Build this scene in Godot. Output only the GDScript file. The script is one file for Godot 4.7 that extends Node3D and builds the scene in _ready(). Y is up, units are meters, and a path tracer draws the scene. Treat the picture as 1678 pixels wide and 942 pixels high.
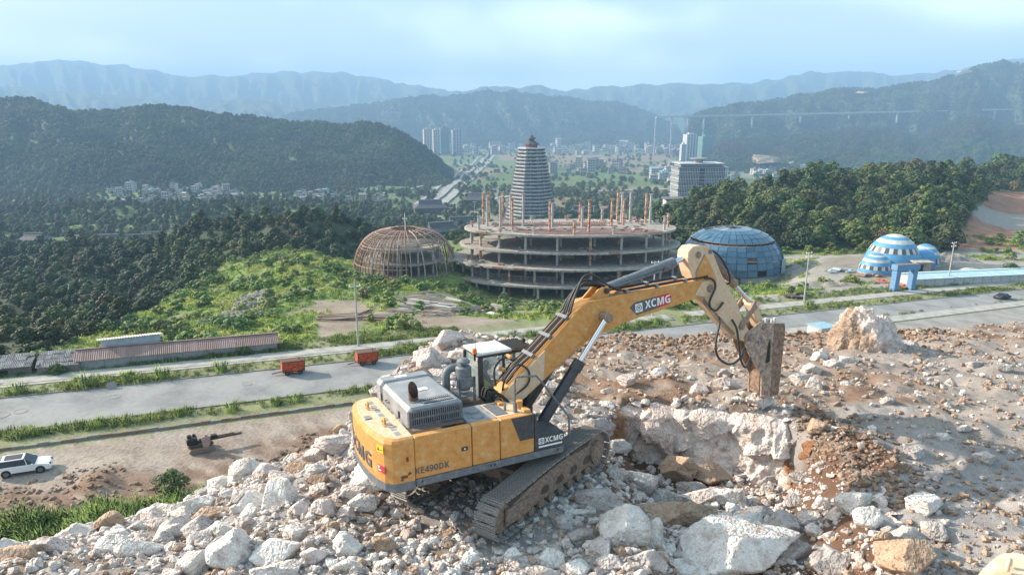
extends Node3D

const CAMY := 60.0          # height of the drone above the datum; drops below it are written as d
var M := {}
var used := {}
var rng := RandomNumberGenerator.new()
var n1 := FastNoiseLite.new()
var n2 := FastNoiseLite.new()
var n3 := FastNoiseLite.new()
var cells := FastNoiseLite.new()


# ---------------------------------------------------------------- mesh collecting
class MB:
	var v := PackedVector3Array()
	var n := PackedVector3Array()
	var c := PackedColorArray()
	var col := Color(1, 1, 1)
	var xf := Transform3D()

	func tri_n(a: Vector3, b: Vector3, d: Vector3, na: Vector3, nb: Vector3, nd: Vector3) -> void:
		var p := xf * a
		var q := xf * b
		var r := xf * d
		var u := (xf.basis * na).normalized(); var w := (xf.basis * nb).normalized(); var t := (xf.basis * nd).normalized()
		v.append(p); n.append(u)
		if (r - p).cross(q - p).dot(u + w + t) >= 0.0:
			v.append(q); v.append(r); n.append(w); n.append(t)
		else:
			v.append(r); v.append(q); n.append(t); n.append(w)
		c.append(col); c.append(col); c.append(col)

	func tri(a: Vector3, b: Vector3, d: Vector3) -> void:
		var p := xf * a
		var q := xf * b
		var r := xf * d
		var nn := (r - p).cross(q - p).normalized()
		v.append(p); v.append(q); v.append(r)
		n.append(nn); n.append(nn); n.append(nn)
		c.append(col); c.append(col); c.append(col)

	func quad(a: Vector3, b: Vector3, d: Vector3, e: Vector3) -> void:
		tri(a, b, d)
		tri(a, d, e)

	func box(lo: Vector3, hi: Vector3, bev := 0.0) -> MB:
		if bev <= 0.0:
			var p := [Vector3(lo.x, lo.y, lo.z), Vector3(hi.x, lo.y, lo.z), Vector3(hi.x, lo.y, hi.z), Vector3(lo.x, lo.y, hi.z),
				Vector3(lo.x, hi.y, lo.z), Vector3(hi.x, hi.y, lo.z), Vector3(hi.x, hi.y, hi.z), Vector3(lo.x, hi.y, hi.z)]
			quad(p[4], p[5], p[6], p[7]); quad(p[3], p[2], p[1], p[0])
			quad(p[7], p[6], p[2], p[3]); quad(p[5], p[4], p[0], p[1])
			quad(p[6], p[5], p[1], p[2]); quad(p[4], p[7], p[3], p[0])
			return self
		return _cbox(lo, hi, minf(bev, 0.45 * minf(hi.x - lo.x, minf(hi.y - lo.y, hi.z - lo.z))))

	func _cbox(lo: Vector3, hi: Vector3, b: float) -> MB:
		var f := func(i: int, y: float) -> Array:
			var x0 := lo.x + i * b; var x1 := hi.x - i * b; var z0 := lo.z + i * b; var z1 := hi.z - i * b
			return [Vector2(x0 + b, z0), Vector2(x1 - b, z0), Vector2(x1, z0 + b), Vector2(x1, z1 - b), Vector2(x1 - b, z1), Vector2(x0 + b, z1), Vector2(x0, z1 - b), Vector2(x0, z0 + b)] if i == 0 else [Vector2(x0, z0), Vector2(x1, z0), Vector2(x1, z0), Vector2(x1, z1), Vector2(x1, z1), Vector2(x0, z1), Vector2(x0, z1), Vector2(x0, z0)]
		return loft([f.call(1, 0), f.call(0, 0), f.call(0, 0), f.call(1, 0)], [lo.y, lo.y + b, hi.y - b, hi.y])

	# rings of (x, z) at heights y, walls between them, caps at both ends
	func loft(rings: Array, ys: Array, caps := true) -> MB:
		for k in rings.size() - 1:
			var a: Array = rings[k]
			var b: Array = rings[k + 1]
			var m := a.size()
			for i in m:
				var j := (i + 1) % m
				var p := Vector3(a[i].x, ys[k], a[i].y); var q := Vector3(a[j].x, ys[k], a[j].y)
				var r := Vector3(b[j].x, ys[k + 1], b[j].y); var s := Vector3(b[i].x, ys[k + 1], b[i].y)
				if p.distance_squared_to(q) > 1e-10: tri(p, q, r)
				if r.distance_squared_to(s) > 1e-10: tri(p, r, s)
		if caps:
			for e in [0, rings.size() - 1]:
				var poly := PackedVector2Array()
				for p2 in rings[e]:
					if poly.is_empty() or poly[poly.size() - 1].distance_squared_to(p2) > 1e-10: poly.append(p2)
				if poly.size() > 3 and poly[0].distance_squared_to(poly[poly.size() - 1]) < 1e-10: poly.remove_at(poly.size() - 1)
				var t := Geometry2D.triangulate_polygon(poly)
				for i in range(0, t.size(), 3):
					var p := Vector3(poly[t[i]].x, ys[e], poly[t[i]].y); var q := Vector3(poly[t[i + 1]].x, ys[e], poly[t[i + 1]].y); var r := Vector3(poly[t[i + 2]].x, ys[e], poly[t[i + 2]].y)
					if ((q - p).cross(r - p).y > 0) == (e == 0): tri(p, q, r)
					else: tri(p, r, q)
		return self

	# side outline in (z, y), pushed out from x0 to x1, with bevelled rims
	func prism(pts: Array, x0: float, x1: float, bev := 0.0) -> MB:
		var keep := xf
		# local axes for loft: ring (x, z) -> our (z, y); height -> our x
		xf = keep * Transform3D(Basis(Vector3(0, 0, -1), Vector3(1, 0, 0), Vector3(0, 1, 0)), Vector3.ZERO)
		var ring := []
		for p in pts: ring.append(p)
		if bev > 0.0:
			var poly := PackedVector2Array(pts)
			var cw := 0.0
			for i in poly.size():
				cw += poly[i].cross(poly[(i + 1) % poly.size()])
			var ins := []
			var m := poly.size()
			for i in m:
				var d0 := (poly[i] - poly[(i + m - 1) % m]).normalized()
				var d1 := (poly[(i + 1) % m] - poly[i]).normalized()
				var nn := (Vector2(-d0.y, d0.x) + Vector2(-d1.y, d1.x))
				nn = nn.normalized() * (1.0 if cw > 0 else -1.0)
				ins.append(poly[i] + nn * bev)
			loft([ins, ring, ring, ins], [x0, x0 + bev, x1 - bev, x1])
		else:
			loft([ring, ring], [x0, x1])
		xf = keep
		return self

	func cyl(a: Vector3, b: Vector3, ra: float, rb: float, sides := 14, caps := true) -> MB:
		var ax := (b - a).normalized()
		var u := ax.cross(Vector3.UP if absf(ax.y) < 0.9 else Vector3.RIGHT).normalized()
		var w := ax.cross(u)
		for i in sides:
			var t0 := TAU * i / sides; var t1 := TAU * (i + 1) / sides
			var d0 := u * cos(t0) + w * sin(t0); var d1 := u * cos(t1) + w * sin(t1)
			tri_n(a + d0 * ra, a + d1 * ra, b + d1 * rb, d0, d1, d1)
			if rb > 0.0: tri_n(a + d0 * ra, b + d1 * rb, b + d0 * rb, d0, d1, d0)
			if caps:
				if ra > 0.0: tri_n(a, a + d1 * ra, a + d0 * ra, -ax, -ax, -ax)
				if rb > 0.0: tri_n(b, b + d0 * rb, b + d1 * rb, ax, ax, ax)
		return self

	func tube(pts: Array, r: float, sides := 8) -> MB:
		var m := pts.size()
		var prev_u := Vector3.ZERO
		var rings := []
		var dirs := []
		for i in m:
			var ax: Vector3 = (pts[mini(i + 1, m - 1)] - pts[maxi(i - 1, 0)]).normalized()
			var u := prev_u - ax * prev_u.dot(ax)
			if u.length() < 0.01: u = ax.cross(Vector3.UP if absf(ax.y) < 0.9 else Vector3.RIGHT)
			u = u.normalized(); prev_u = u
			var w := ax.cross(u)
			var ring := []
			var dd := []
			for k in sides:
				var d := u * cos(TAU * k / sides) + w * sin(TAU * k / sides)
				ring.append(pts[i] + d * r); dd.append(d)
			rings.append(ring); dirs.append(dd)
		for i in m - 1:
			for k in sides:
				var j := (k + 1) % sides
				tri_n(rings[i][k], rings[i][j], rings[i + 1][j], dirs[i][k], dirs[i][j], dirs[i + 1][j])
				tri_n(rings[i][k], rings[i + 1][j], rings[i + 1][k], dirs[i][k], dirs[i + 1][j], dirs[i + 1][k])
		for e in [0, m - 1]:
			for k in range(1, sides - 1):
				tri(rings[e][0], rings[e][k], rings[e][k + 1])
		return self

	# profile of (radius, height) turned round y
	func lathe(prof: Array, segs := 24, at := Vector3.ZERO, a0 := 0.0, a1 := TAU) -> MB:
		for k in prof.size() - 1:
			var p: Vector2 = prof[k]
			var q: Vector2 = prof[k + 1]
			var sl := Vector2(q.y - p.y, p.x - q.x).normalized()
			for i in segs:
				var t0 := a0 + (a1 - a0) * i / segs; var t1 := a0 + (a1 - a0) * (i + 1) / segs
				var c0 := Vector3(cos(t0), 0, sin(t0)); var c1 := Vector3(cos(t1), 0, sin(t1))
				var A := at + c0 * p.x + Vector3.UP * p.y; var B := at + c1 * p.x + Vector3.UP * p.y
				var C := at + c1 * q.x + Vector3.UP * q.y; var D := at + c0 * q.x + Vector3.UP * q.y
				var m0 := c0 * sl.x + Vector3.UP * sl.y; var m1 := c1 * sl.x + Vector3.UP * sl.y
				if p.x > 1e-5: tri_n(A, B, C, m0, m1, m1)
				if q.x > 1e-5: tri_n(A, C, D, m0, m1, m0)
		return self

	func beam(a: Vector3, b: Vector3, w: float, h: float) -> MB:
		var ax := (b - a)
		var l := ax.length()
		ax = ax / l
		var s := ax.cross(Vector3.UP if absf(ax.y) < 0.98 else Vector3.RIGHT).normalized()
		var keep := xf
		xf = keep * Transform3D(Basis(s, s.cross(ax) * -1.0, ax), a)
		box(Vector3(-w / 2, -h / 2, 0), Vector3(w / 2, h / 2, l))
		xf = keep
		return self

	func mesh() -> ArrayMesh:
		var a := []
		a.resize(Mesh.ARRAY_MAX)
		a[Mesh.ARRAY_VERTEX] = v; a[Mesh.ARRAY_NORMAL] = n; a[Mesh.ARRAY_COLOR] = c
		var m := ArrayMesh.new()
		m.add_surface_from_arrays(Mesh.PRIMITIVE_TRIANGLES, a)
		return m


func P(x: float, f: float, d: float) -> Vector3:
	return Vector3(x, CAMY - d, -f)


# the land, the road and the buildings were surveyed in units of U metres
const U := 1.4
func Q(x: float, f: float, d: float) -> Vector3:
	return P(x * U, f * U, d * U)


func numbered(called: String) -> String:
	if not used.has(called):
		used[called] = 0
		return called
	used[called] += 1
	return "%s_%03d" % [called, used[called]]


func tag(o: Node, label: String, category: String, group := "") -> void:
	o.set_meta("label", label); o.set_meta("category", category)
	if group: o.set_meta("group", group)


func obj(called: String, mesh, mat: Material, parent: Node = null, at := Vector3.ZERO) -> MeshInstance3D:
	var o := MeshInstance3D.new()
	o.mesh = mesh.mesh() if mesh is MB else mesh
	o.material_override = mat
	o.position = at
	if parent == null:
		o.name = numbered(called); add_child(o)
	else:
		o.name = called; parent.add_child(o, true)
	return o


func struct(called: String, mesh, mat: Material, at := Vector3.ZERO) -> MeshInstance3D:
	var o := obj(called, mesh, mat, null, at)
	o.set_meta("kind", "structure")
	return o


func thing(called: String, label: String, category: String, at: Vector3, turn := 0.0, group := "") -> Node3D:
	var o := Node3D.new()
	o.name = numbered(called); add_child(o)
	o.position = at; o.rotation.y = turn
	tag(o, label, category, group)
	return o


func copy(o: Node3D, at: Vector3, turn: float, label := "") -> Node3D:
	var r: Node3D = o.duplicate()
	var base: String = o.name
	if base.length() > 4 and base.substr(base.length() - 4, 1) == "_" and base.right(3).is_valid_int(): base = base.left(base.length() - 4)
	r.name = numbered(base); add_child(r)
	r.position = at; r.rotation.y = turn
	if label: r.set_meta("label", label)
	return r


func scatter(called: String, mesh: Mesh, mat: Material, xfs: Array, cols: Array, label: String, category: String, parent: Node = null) -> void:
	var mm := MultiMesh.new()
	mm.transform_format = MultiMesh.TRANSFORM_3D
	mm.use_colors = true
	mm.mesh = mesh
	mm.instance_count = xfs.size()
	for i in xfs.size():
		mm.set_instance_transform(i, xfs[i]); mm.set_instance_color(i, cols[i])
	var o := MultiMeshInstance3D.new()
	o.multimesh = mm
	o.material_override = mat
	o.set_meta("kind", "stuff")
	if parent:
		o.name = called; parent.add_child(o, true)
	else:
		o.name = numbered(called); add_child(o); tag(o, label, category)


# ---------------------------------------------------------------- textures and materials
func ramp_tex(size: int, fn: FastNoiseLite, stops: Array, second: FastNoiseLite = null, mixed := 0.4) -> ImageTexture:
	var a := fn.get_seamless_image(size, size, false, false, 0.1).get_data()
	var b := PackedByteArray()
	if second: b = second.get_seamless_image(size, size, false, false, 0.1).get_data()
	var g := Gradient.new()
	g.offsets = PackedFloat32Array(); g.colors = PackedColorArray()
	for s in stops: g.add_point(s[0], s[1])
	while g.get_point_count() > stops.size(): g.remove_point(0)
	var lut := PackedByteArray()
	for i in 256:
		var c := g.sample(i / 255.0)
		lut.append(int(clampf(c.r, 0, 1) * 255)); lut.append(int(clampf(c.g, 0, 1) * 255)); lut.append(int(clampf(c.b, 0, 1) * 255))
	var out := PackedByteArray()
	out.resize(size * size * 3)
	for i in size * size:
		var k: int = a[i]
		if second: k = clampi(int(k * (1.0 - mixed) + b[i] * mixed), 0, 255)
		out[i * 3] = lut[k * 3]; out[i * 3 + 1] = lut[k * 3 + 1]; out[i * 3 + 2] = lut[k * 3 + 2]
	var im := Image.create_from_data(size, size, false, Image.FORMAT_RGB8, out)
	return ImageTexture.create_from_image(im)


func noise(freq: float, octaves := 5, sd := 1, type := FastNoiseLite.TYPE_SIMPLEX_SMOOTH, gain := 0.5) -> FastNoiseLite:
	var f := FastNoiseLite.new()
	f.noise_type = type; f.frequency = freq; f.fractal_octaves = octaves; f.seed = sd; f.fractal_gain = gain
	f.fractal_type = FastNoiseLite.FRACTAL_FBM
	return f


func bump_tex(size: int, fn: FastNoiseLite, strength: float) -> ImageTexture:
	var im := fn.get_seamless_image(size, size, false, false, 0.1)
	im.bump_map_to_normal_map(strength)
	return ImageTexture.create_from_image(im)


func mat(col: Color, rough := 0.8, metal := 0.0) -> StandardMaterial3D:
	var m := StandardMaterial3D.new()
	m.albedo_color = col.linear_to_srgb()
	m.roughness = rough; m.metallic = metal
	return m


func tri_mat(col: Color, rough: float, tex: Texture2D, scale: float, nrm: Texture2D = null, nscale := 1.0, metal := 0.0) -> StandardMaterial3D:
	var m := mat(col, rough, metal)
	m.uv1_triplanar = true; m.uv1_world_triplanar = true
	m.uv1_scale = Vector3.ONE * scale
	if tex: m.albedo_texture = tex
	if nrm:
		m.normal_enabled = true; m.normal_texture = nrm; m.normal_scale = nscale
	m.vertex_color_use_as_albedo = true
	return m


func own_mat(col: Color, rough: float, tex: Texture2D, scale: float, nrm: Texture2D = null, nscale := 1.0, metal := 0.0) -> StandardMaterial3D:
	var m := tri_mat(col, rough, tex, scale, nrm, nscale, metal)
	m.uv1_world_triplanar = false
	return m


func g(v: float) -> Color:
	return Color(v, v, v)


func materials() -> void:
	var fine := noise(0.03, 6, 31)
	var blot := noise(0.010, 5, 32)
	var grit := noise(0.06, 5, 33, FastNoiseLite.TYPE_SIMPLEX_SMOOTH, 0.65)
	var t_grit := ramp_tex(512, grit, [[0.0, g(0.55)], [0.45, g(0.86)], [1.0, g(1.0)]], blot, 0.35)
	var t_soft := ramp_tex(512, blot, [[0.0, g(0.74)], [0.5, g(0.9)], [1.0, g(1.0)]], fine, 0.4)
	var b_grit := bump_tex(512, grit, 9.0)
	var b_soft := bump_tex(512, fine, 5.0)
	var t_leaf := ramp_tex(256, noise(0.05, 4, 8), [[0.0, g(0.7)], [1.0, g(1.0)]])
	# limestone: chalky white, flushed pink, with ochre stains and thin dark veins
	var t_rock := ramp_tex(1024, noise(0.008, 6, 41, FastNoiseLite.TYPE_SIMPLEX_SMOOTH, 0.6), [[0.0, Color(0.54, 0.47, 0.43)], [0.26, Color(0.76, 0.70, 0.67)], [0.42, Color(0.89, 0.86, 0.84)], [0.55, Color(0.98, 0.97, 0.95)], [0.72, Color(0.91, 0.89, 0.88)], [0.88, Color(0.86, 0.82, 0.79)], [1.0, Color(0.70, 0.61, 0.52)]], grit, 0.3)
	M.land = tri_mat(g(1), 0.95, t_grit, 0.05, b_grit, 0.25)
	M.earth = tri_mat(g(1), 0.95, t_grit, 0.8, b_grit, 1.6)
	M.rock = tri_mat(g(1), 0.9, t_rock, 0.22, b_grit, 1.5)
	M.rock_pink = tri_mat(Color(0.66, 0.53, 0.48), 0.9, t_rock, 0.3, b_grit, 1.2)
	M.leaf = mat(g(1), 0.75); M.leaf.vertex_color_use_as_albedo = true; M.leaf.backlight = Color(0.4, 0.42, 0.2)
	M.grass = mat(g(1), 0.8); M.grass.vertex_color_use_as_albedo = true; M.grass.backlight = Color(0.75, 0.8, 0.35)
	M.wood_far = tri_mat(g(1), 0.95, t_leaf, 0.02, null)
	M.bark = mat(Color(0.09, 0.07, 0.05), 0.9)
	M.grit = t_grit; M.soft = t_soft; M.bgrit = b_grit; M.bsoft = b_soft
	# machine paints: every coat carries dust and fine scuffs in its own texture
	var wear := noise(0.012, 6, 55, FastNoiseLite.TYPE_SIMPLEX_SMOOTH, 0.6)
	var dust := noise(0.02, 6, 56, FastNoiseLite.TYPE_SIMPLEX_SMOOTH, 0.65)
	var t_yel := ramp_tex(512, wear, [[0.0, Color(0.56, 0.41, 0.27)], [0.3, Color(0.74, 0.51, 0.27)], [0.5, Color(0.80, 0.56, 0.29)], [0.68, Color(0.79, 0.60, 0.37)], [0.85, Color(0.80, 0.68, 0.52)], [1.0, Color(0.82, 0.74, 0.63)]], dust, 0.5)
	var t_dy := ramp_tex(512, dust, [[0.0, Color(0.82, 0.56, 0.28)], [0.36, Color(0.84, 0.66, 0.44)], [0.5, Color(0.80, 0.70, 0.60)], [1.0, Color(0.82, 0.76, 0.70)]], wear, 0.4)
	var t_gry := ramp_tex(512, dust, [[0.0, Color(0.30, 0.32, 0.34)], [0.5, Color(0.40, 0.42, 0.44)], [1.0, Color(0.56, 0.55, 0.53)]], wear, 0.3)
	var t_mud := ramp_tex(512, dust, [[0.0, Color(0.36, 0.30, 0.26)], [0.4, Color(0.52, 0.44, 0.38)], [0.7, Color(0.64, 0.56, 0.50)], [1.0, Color(0.72, 0.64, 0.58)]], wear, 0.3)
	var t_trk := ramp_tex(512, dust, [[0.0, Color(0.38, 0.37, 0.37)], [0.45, Color(0.52, 0.51, 0.50)], [0.7, Color(0.64, 0.61, 0.58)], [1.0, Color(0.74, 0.69, 0.64)]])
	var t_ham := ramp_tex(512, wear, [[0.0, Color(0.40, 0.30, 0.25)], [0.4, Color(0.55, 0.46, 0.40)], [0.6, Color(0.68, 0.61, 0.55)], [1.0, Color(0.78, 0.73, 0.68)]], dust, 0.45)
	M.yellow = own_mat(g(1), 0.5, t_yel, 0.5, b_soft, 0.12)
	M.dusty_yellow = own_mat(g(1), 0.7, t_dy, 0.8, b_soft, 0.2)
	M.grey = own_mat(g(1), 0.55, t_gry, 0.7, b_soft, 0.15)
	var t_hood := ramp_tex(256, dust, [[0.0, Color(0.45, 0.46, 0.47)], [0.5, Color(0.53, 0.54, 0.55)], [1.0, Color(0.66, 0.65, 0.63)]], wear, 0.3)
	M.grey_hood = own_mat(g(1), 0.5, t_hood, 0.35, b_soft, 0.1)
	M.grey_light = own_mat(g(0.9), 0.6, t_hood, 0.8)
	M.deck = own_mat(g(1), 0.7, t_hood, 1.2, b_grit, 0.3)
	M.deck_yellow = own_mat(g(1), 0.7, t_dy, 0.9, b_grit, 0.2)
	M.dark_paint = own_mat(g(0.34), 0.5, t_gry, 0.6, b_soft, 0.12)
	M.dark = own_mat(g(0.26), 0.7, t_mud, 0.9, b_soft, 0.3)
	M.dust_grey = own_mat(g(1), 0.8, t_hood, 1.2)
	M.black = mat(g(0.012), 0.6)
	M.hose = mat(Color(0.035, 0.035, 0.035), 0.55)
	M.grip = own_mat(g(0.55), 0.9, t_mud, 1.5)
	M.grip_blue = own_mat(g(0.9), 0.8, t_gry, 1.5, b_grit, 0.5)
	M.muddy = own_mat(g(0.85), 0.9, t_mud, 0.9, b_grit, 0.6)
	M.dusty = own_mat(g(1), 0.75, t_mud, 1.3, b_soft, 0.3)
	M.track = own_mat(g(0.95), 0.6, t_trk, 1.7, b_soft, 0.4, 0.15)
	M.hammer = own_mat(g(1), 0.6, t_ham, 0.7, b_soft, 0.4, 0.1)
	M.hammer_brown = own_mat(Color(0.66, 0.57, 0.52), 0.65, t_ham, 0.8, b_soft, 0.4, 0.1)
	M.chrome = mat(Color(0.75, 0.76, 0.78), 0.18, 1.0)
	M.chrome_blue = mat(Color(0.62, 0.68, 0.78), 0.15, 1.0)
	M.chrome_dust = own_mat(g(1), 0.5, t_mud, 2.0, null, 1.0, 0.3)
	M.white_dust = own_mat(Color(0.7, 0.68, 0.65), 0.7, t_soft, 2.0)
	M.rust = mat(Color(0.17, 0.07, 0.035), 0.9)
	M.rust_dark = own_mat(Color(0.42, 0.32, 0.30), 0.85, t_mud, 1.5)
	M.red = mat(Color(0.50, 0.035, 0.055), 0.5)
	M.white = mat(Color(0.80, 0.80, 0.78), 0.55)
	M.white_paint = own_mat(Color(0.84, 0.83, 0.80), 0.45, t_soft, 0.8)
	M.orange = mat(Color(0.75, 0.14, 0.015), 0.3)
	M.grey_print = mat(Color(0.10, 0.10, 0.105), 0.55)
	M.sticker_yellow = mat(Color(0.80, 0.55, 0.05), 0.5)
	M.blue_mark = mat(Color(0.09, 0.17, 0.42), 0.7)
	M.glass = mat(Color(0.55, 0.68, 0.66), 0.03)
	M.glass.transparency = BaseMaterial3D.TRANSPARENCY_ALPHA
	M.glass.albedo_color.a = 0.30
	M.skin = mat(Color(0.42, 0.25, 0.17), 0.6)
	M.cloth_blue = own_mat(Color(0.06, 0.09, 0.13), 0.9, t_soft, 3.0)
	M.vest = mat(Color(0.45, 0.62, 0.03), 0.8)
	M.hair = mat(g(0.012), 0.7)
	# road, sheds and vehicles
	var stain := noise(0.006, 6, 61, FastNoiseLite.TYPE_SIMPLEX_SMOOTH, 0.6)
	var t_asph := ramp_tex(512, stain, [[0.0, g(0.72)], [0.4, g(0.86)], [0.6, g(0.93)], [1.0, Color(1.0, 0.97, 0.92)]], grit, 0.3)
	M.asphalt = tri_mat(Color(0.31, 0.31, 0.305), 0.9, t_asph, 0.03, b_grit, 0.07)
	M.lane = tri_mat(Color(0.34, 0.325, 0.30), 0.95, t_asph, 0.04, b_grit, 0.1)
	M.paving = tri_mat(Color(0.46, 0.44, 0.40), 0.9, t_asph, 0.09, b_grit, 0.3)
	M.kerb = tri_mat(Color(0.36, 0.33, 0.29), 0.9, t_grit, 0.3, b_grit, 0.5)
	M.concrete_pale = tri_mat(Color(0.56, 0.55, 0.52), 0.85, t_grit, 0.25, b_soft, 0.3)
	M.roof_red = tri_mat(Color(0.30, 0.195, 0.17), 0.75, t_soft, 0.2)
	M.roof_red2 = tri_mat(Color(0.36, 0.245, 0.215), 0.75, t_soft, 0.2)
	M.roof_cream = tri_mat(Color(0.62, 0.60, 0.52), 0.6, t_soft, 0.2)
	M.roof_blue = tri_mat(Color(0.34, 0.52, 0.60), 0.55, t_soft, 0.15)
	M.roof_blue2 = tri_mat(Color(0.40, 0.56, 0.62), 0.55, t_soft, 0.15)
	M.wall_grey = tri_mat(Color(0.42, 0.44, 0.45), 0.8, t_grit, 0.2)
	M.wall_blue = tri_mat(Color(0.50, 0.58, 0.64), 0.6, t_soft, 0.2)
	M.wall_white = tri_mat(Color(0.62, 0.62, 0.60), 0.8, t_grit, 0.15)
	M.brick_grey = tri_mat(Color(0.27, 0.25, 0.235), 0.95, t_grit, 0.5, b_grit, 0.8)
	M.slate = tri_mat(Color(0.25, 0.25, 0.255), 0.85, t_grit, 0.4)
	M.slate2 = tri_mat(Color(0.38, 0.36, 0.35), 0.85, t_grit, 0.4)
	M.fence_green = tri_mat(Color(0.30, 0.42, 0.36), 0.7, t_soft, 0.4)
	M.gate_blue = tri_mat(Color(0.14, 0.30, 0.52), 0.6, t_soft, 0.25)
	M.gate_blue2 = tri_mat(Color(0.09, 0.20, 0.38), 0.6, t_soft, 0.25)
	M.car_white = mat(Color(0.78, 0.79, 0.80), 0.25); M.car_white.clearcoat_enabled = true; M.car_white.clearcoat = 0.6
	M.car_black = mat(Color(0.02, 0.02, 0.022), 0.3)
	M.car_glass = mat(Color(0.015, 0.018, 0.022), 0.08)
	M.orange_rust = own_mat(Color(1, 1, 1), 0.7, ramp_tex(256, dust, [[0.0, Color(0.22, 0.13, 0.09)], [0.36, Color(0.34, 0.18, 0.11)], [0.44, Color(0.70, 0.27, 0.10)], [0.7, Color(0.78, 0.33, 0.13)], [1.0, Color(0.66, 0.42, 0.28)]], wear, 0.5), 0.4)
	M.dust_pink = own_mat(Color(0.50, 0.34, 0.31), 0.8, t_soft, 0.5)
	M.timber_red = tri_mat(Color(0.46, 0.30, 0.22), 0.9, t_grit, 0.6)
	M.timber_grey = tri_mat(Color(0.42, 0.375, 0.33), 0.9, t_grit, 0.6)
	# buildings
	var streak := noise(0.012, 6, 81, FastNoiseLite.TYPE_SIMPLEX_SMOOTH, 0.6)
	var t_conc := ramp_tex(512, streak, [[0.0, g(0.55)], [0.35, g(0.78)], [0.6, g(0.92)], [1.0, Color(1.0, 0.98, 0.94)]], grit, 0.35)
	M.slab = tri_mat(Color(0.43, 0.385, 0.335), 0.9, t_conc, 0.07, b_soft, 0.3)
	M.bitumen = tri_mat(Color(0.17, 0.165, 0.16), 0.9, t_conc, 0.07)
	M.edge = tri_mat(Color(0.53, 0.49, 0.445), 0.9, t_conc, 0.11)
	M.edge_rust = tri_mat(Color(0.40, 0.24, 0.15), 0.9, t_conc, 0.11)
	M.column = tri_mat(Color(0.57, 0.54, 0.50), 0.9, t_conc, 0.2)
	M.column_rust = tri_mat(g(1), 0.9, ramp_tex(512, streak, [[0.0, Color(0.50, 0.22, 0.10)], [0.45, Color(0.68, 0.36, 0.20)], [0.55, Color(0.74, 0.68, 0.62)], [1.0, Color(0.82, 0.78, 0.72)]], dust, 0.4), 0.12)
	M.deck_red = tri_mat(Color(0.24, 0.135, 0.11), 0.85, t_conc, 0.08)
	M.deck_red2 = tri_mat(Color(0.27, 0.14, 0.11), 0.85, t_conc, 0.1)
	M.rust_steel = tri_mat(Color(0.33, 0.19, 0.13), 0.85, t_conc, 0.2)
	M.rust_pale = tri_mat(Color(0.50, 0.39, 0.32), 0.85, t_conc, 0.2)
	M.mullion = mat(Color(0.10, 0.12, 0.14), 0.5)
	M.dome_glass = mat(Color(0.05, 0.125, 0.20), 0.12)
	M.dome_glass2 = mat(Color(0.058, 0.14, 0.22), 0.15)
	M.dome_glass3 = mat(Color(0.042, 0.11, 0.18), 0.10)
	M.dome_pale = tri_mat(Color(0.42, 0.50, 0.56), 0.5, t_soft, 0.1)
	M.band_blue = tri_mat(Color(0.10, 0.33, 0.58), 0.55, t_soft, 0.12)
	M.band_white = tri_mat(Color(0.66, 0.66, 0.62), 0.7, t_conc, 0.12)
	M.band_pink = tri_mat(Color(0.60, 0.45, 0.40), 0.7, t_conc, 0.12)
	M.window_dark = mat(Color(0.06, 0.075, 0.085), 0.2)
	M.wall_cream = tri_mat(Color(0.62, 0.55, 0.45), 0.8, t_conc, 0.06)
	M.door_red = mat(Color(0.50, 0.13, 0.05), 0.6)
	M.tower_wall = tri_mat(Color(0.13, 0.12, 0.12), 0.8, t_conc, 0.05)
	M.tower_white = tri_mat(Color(0.66, 0.65, 0.63), 0.8, t_conc, 0.03)
	M.tower_tile = tri_mat(Color(0.085, 0.085, 0.09), 0.75, t_conc, 0.06)
	M.tower_red = tri_mat(Color(0.34, 0.13, 0.09), 0.8, t_conc, 0.06)
	M.tower_beige = tri_mat(Color(0.62, 0.50, 0.40), 0.8, t_conc, 0.02)
	M.tower_grey = tri_mat(Color(0.36, 0.37, 0.38), 0.8, t_conc, 0.02)
	M.net_green = tri_mat(Color(0.16, 0.30, 0.27), 0.9, t_conc, 0.02)
	M.net_green2 = tri_mat(Color(0.13, 0.25, 0.23), 0.9, t_conc, 0.02)
	M.office_glass = mat(Color(0.07, 0.085, 0.10), 0.2)
	M.office_band = tri_mat(Color(0.30, 0.31, 0.325), 0.7, t_soft, 0.03)
	M.office_white = tri_mat(Color(0.60, 0.61, 0.62), 0.7, t_soft, 0.03)
	M.highway = tri_mat(Color(0.40, 0.39, 0.37), 0.9, t_conc, 0.01)
	M.viaduct = tri_mat(Color(0.52, 0.52, 0.51), 0.9, t_conc, 0.01)
	M.cream = own_mat(g(1), 0.6, ramp_tex(256, wear, [[0.0, Color(0.72, 0.62, 0.48)], [0.5, Color(0.82, 0.74, 0.62)], [1.0, Color(0.88, 0.83, 0.75)]], dust, 0.4), 0.5)


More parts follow.
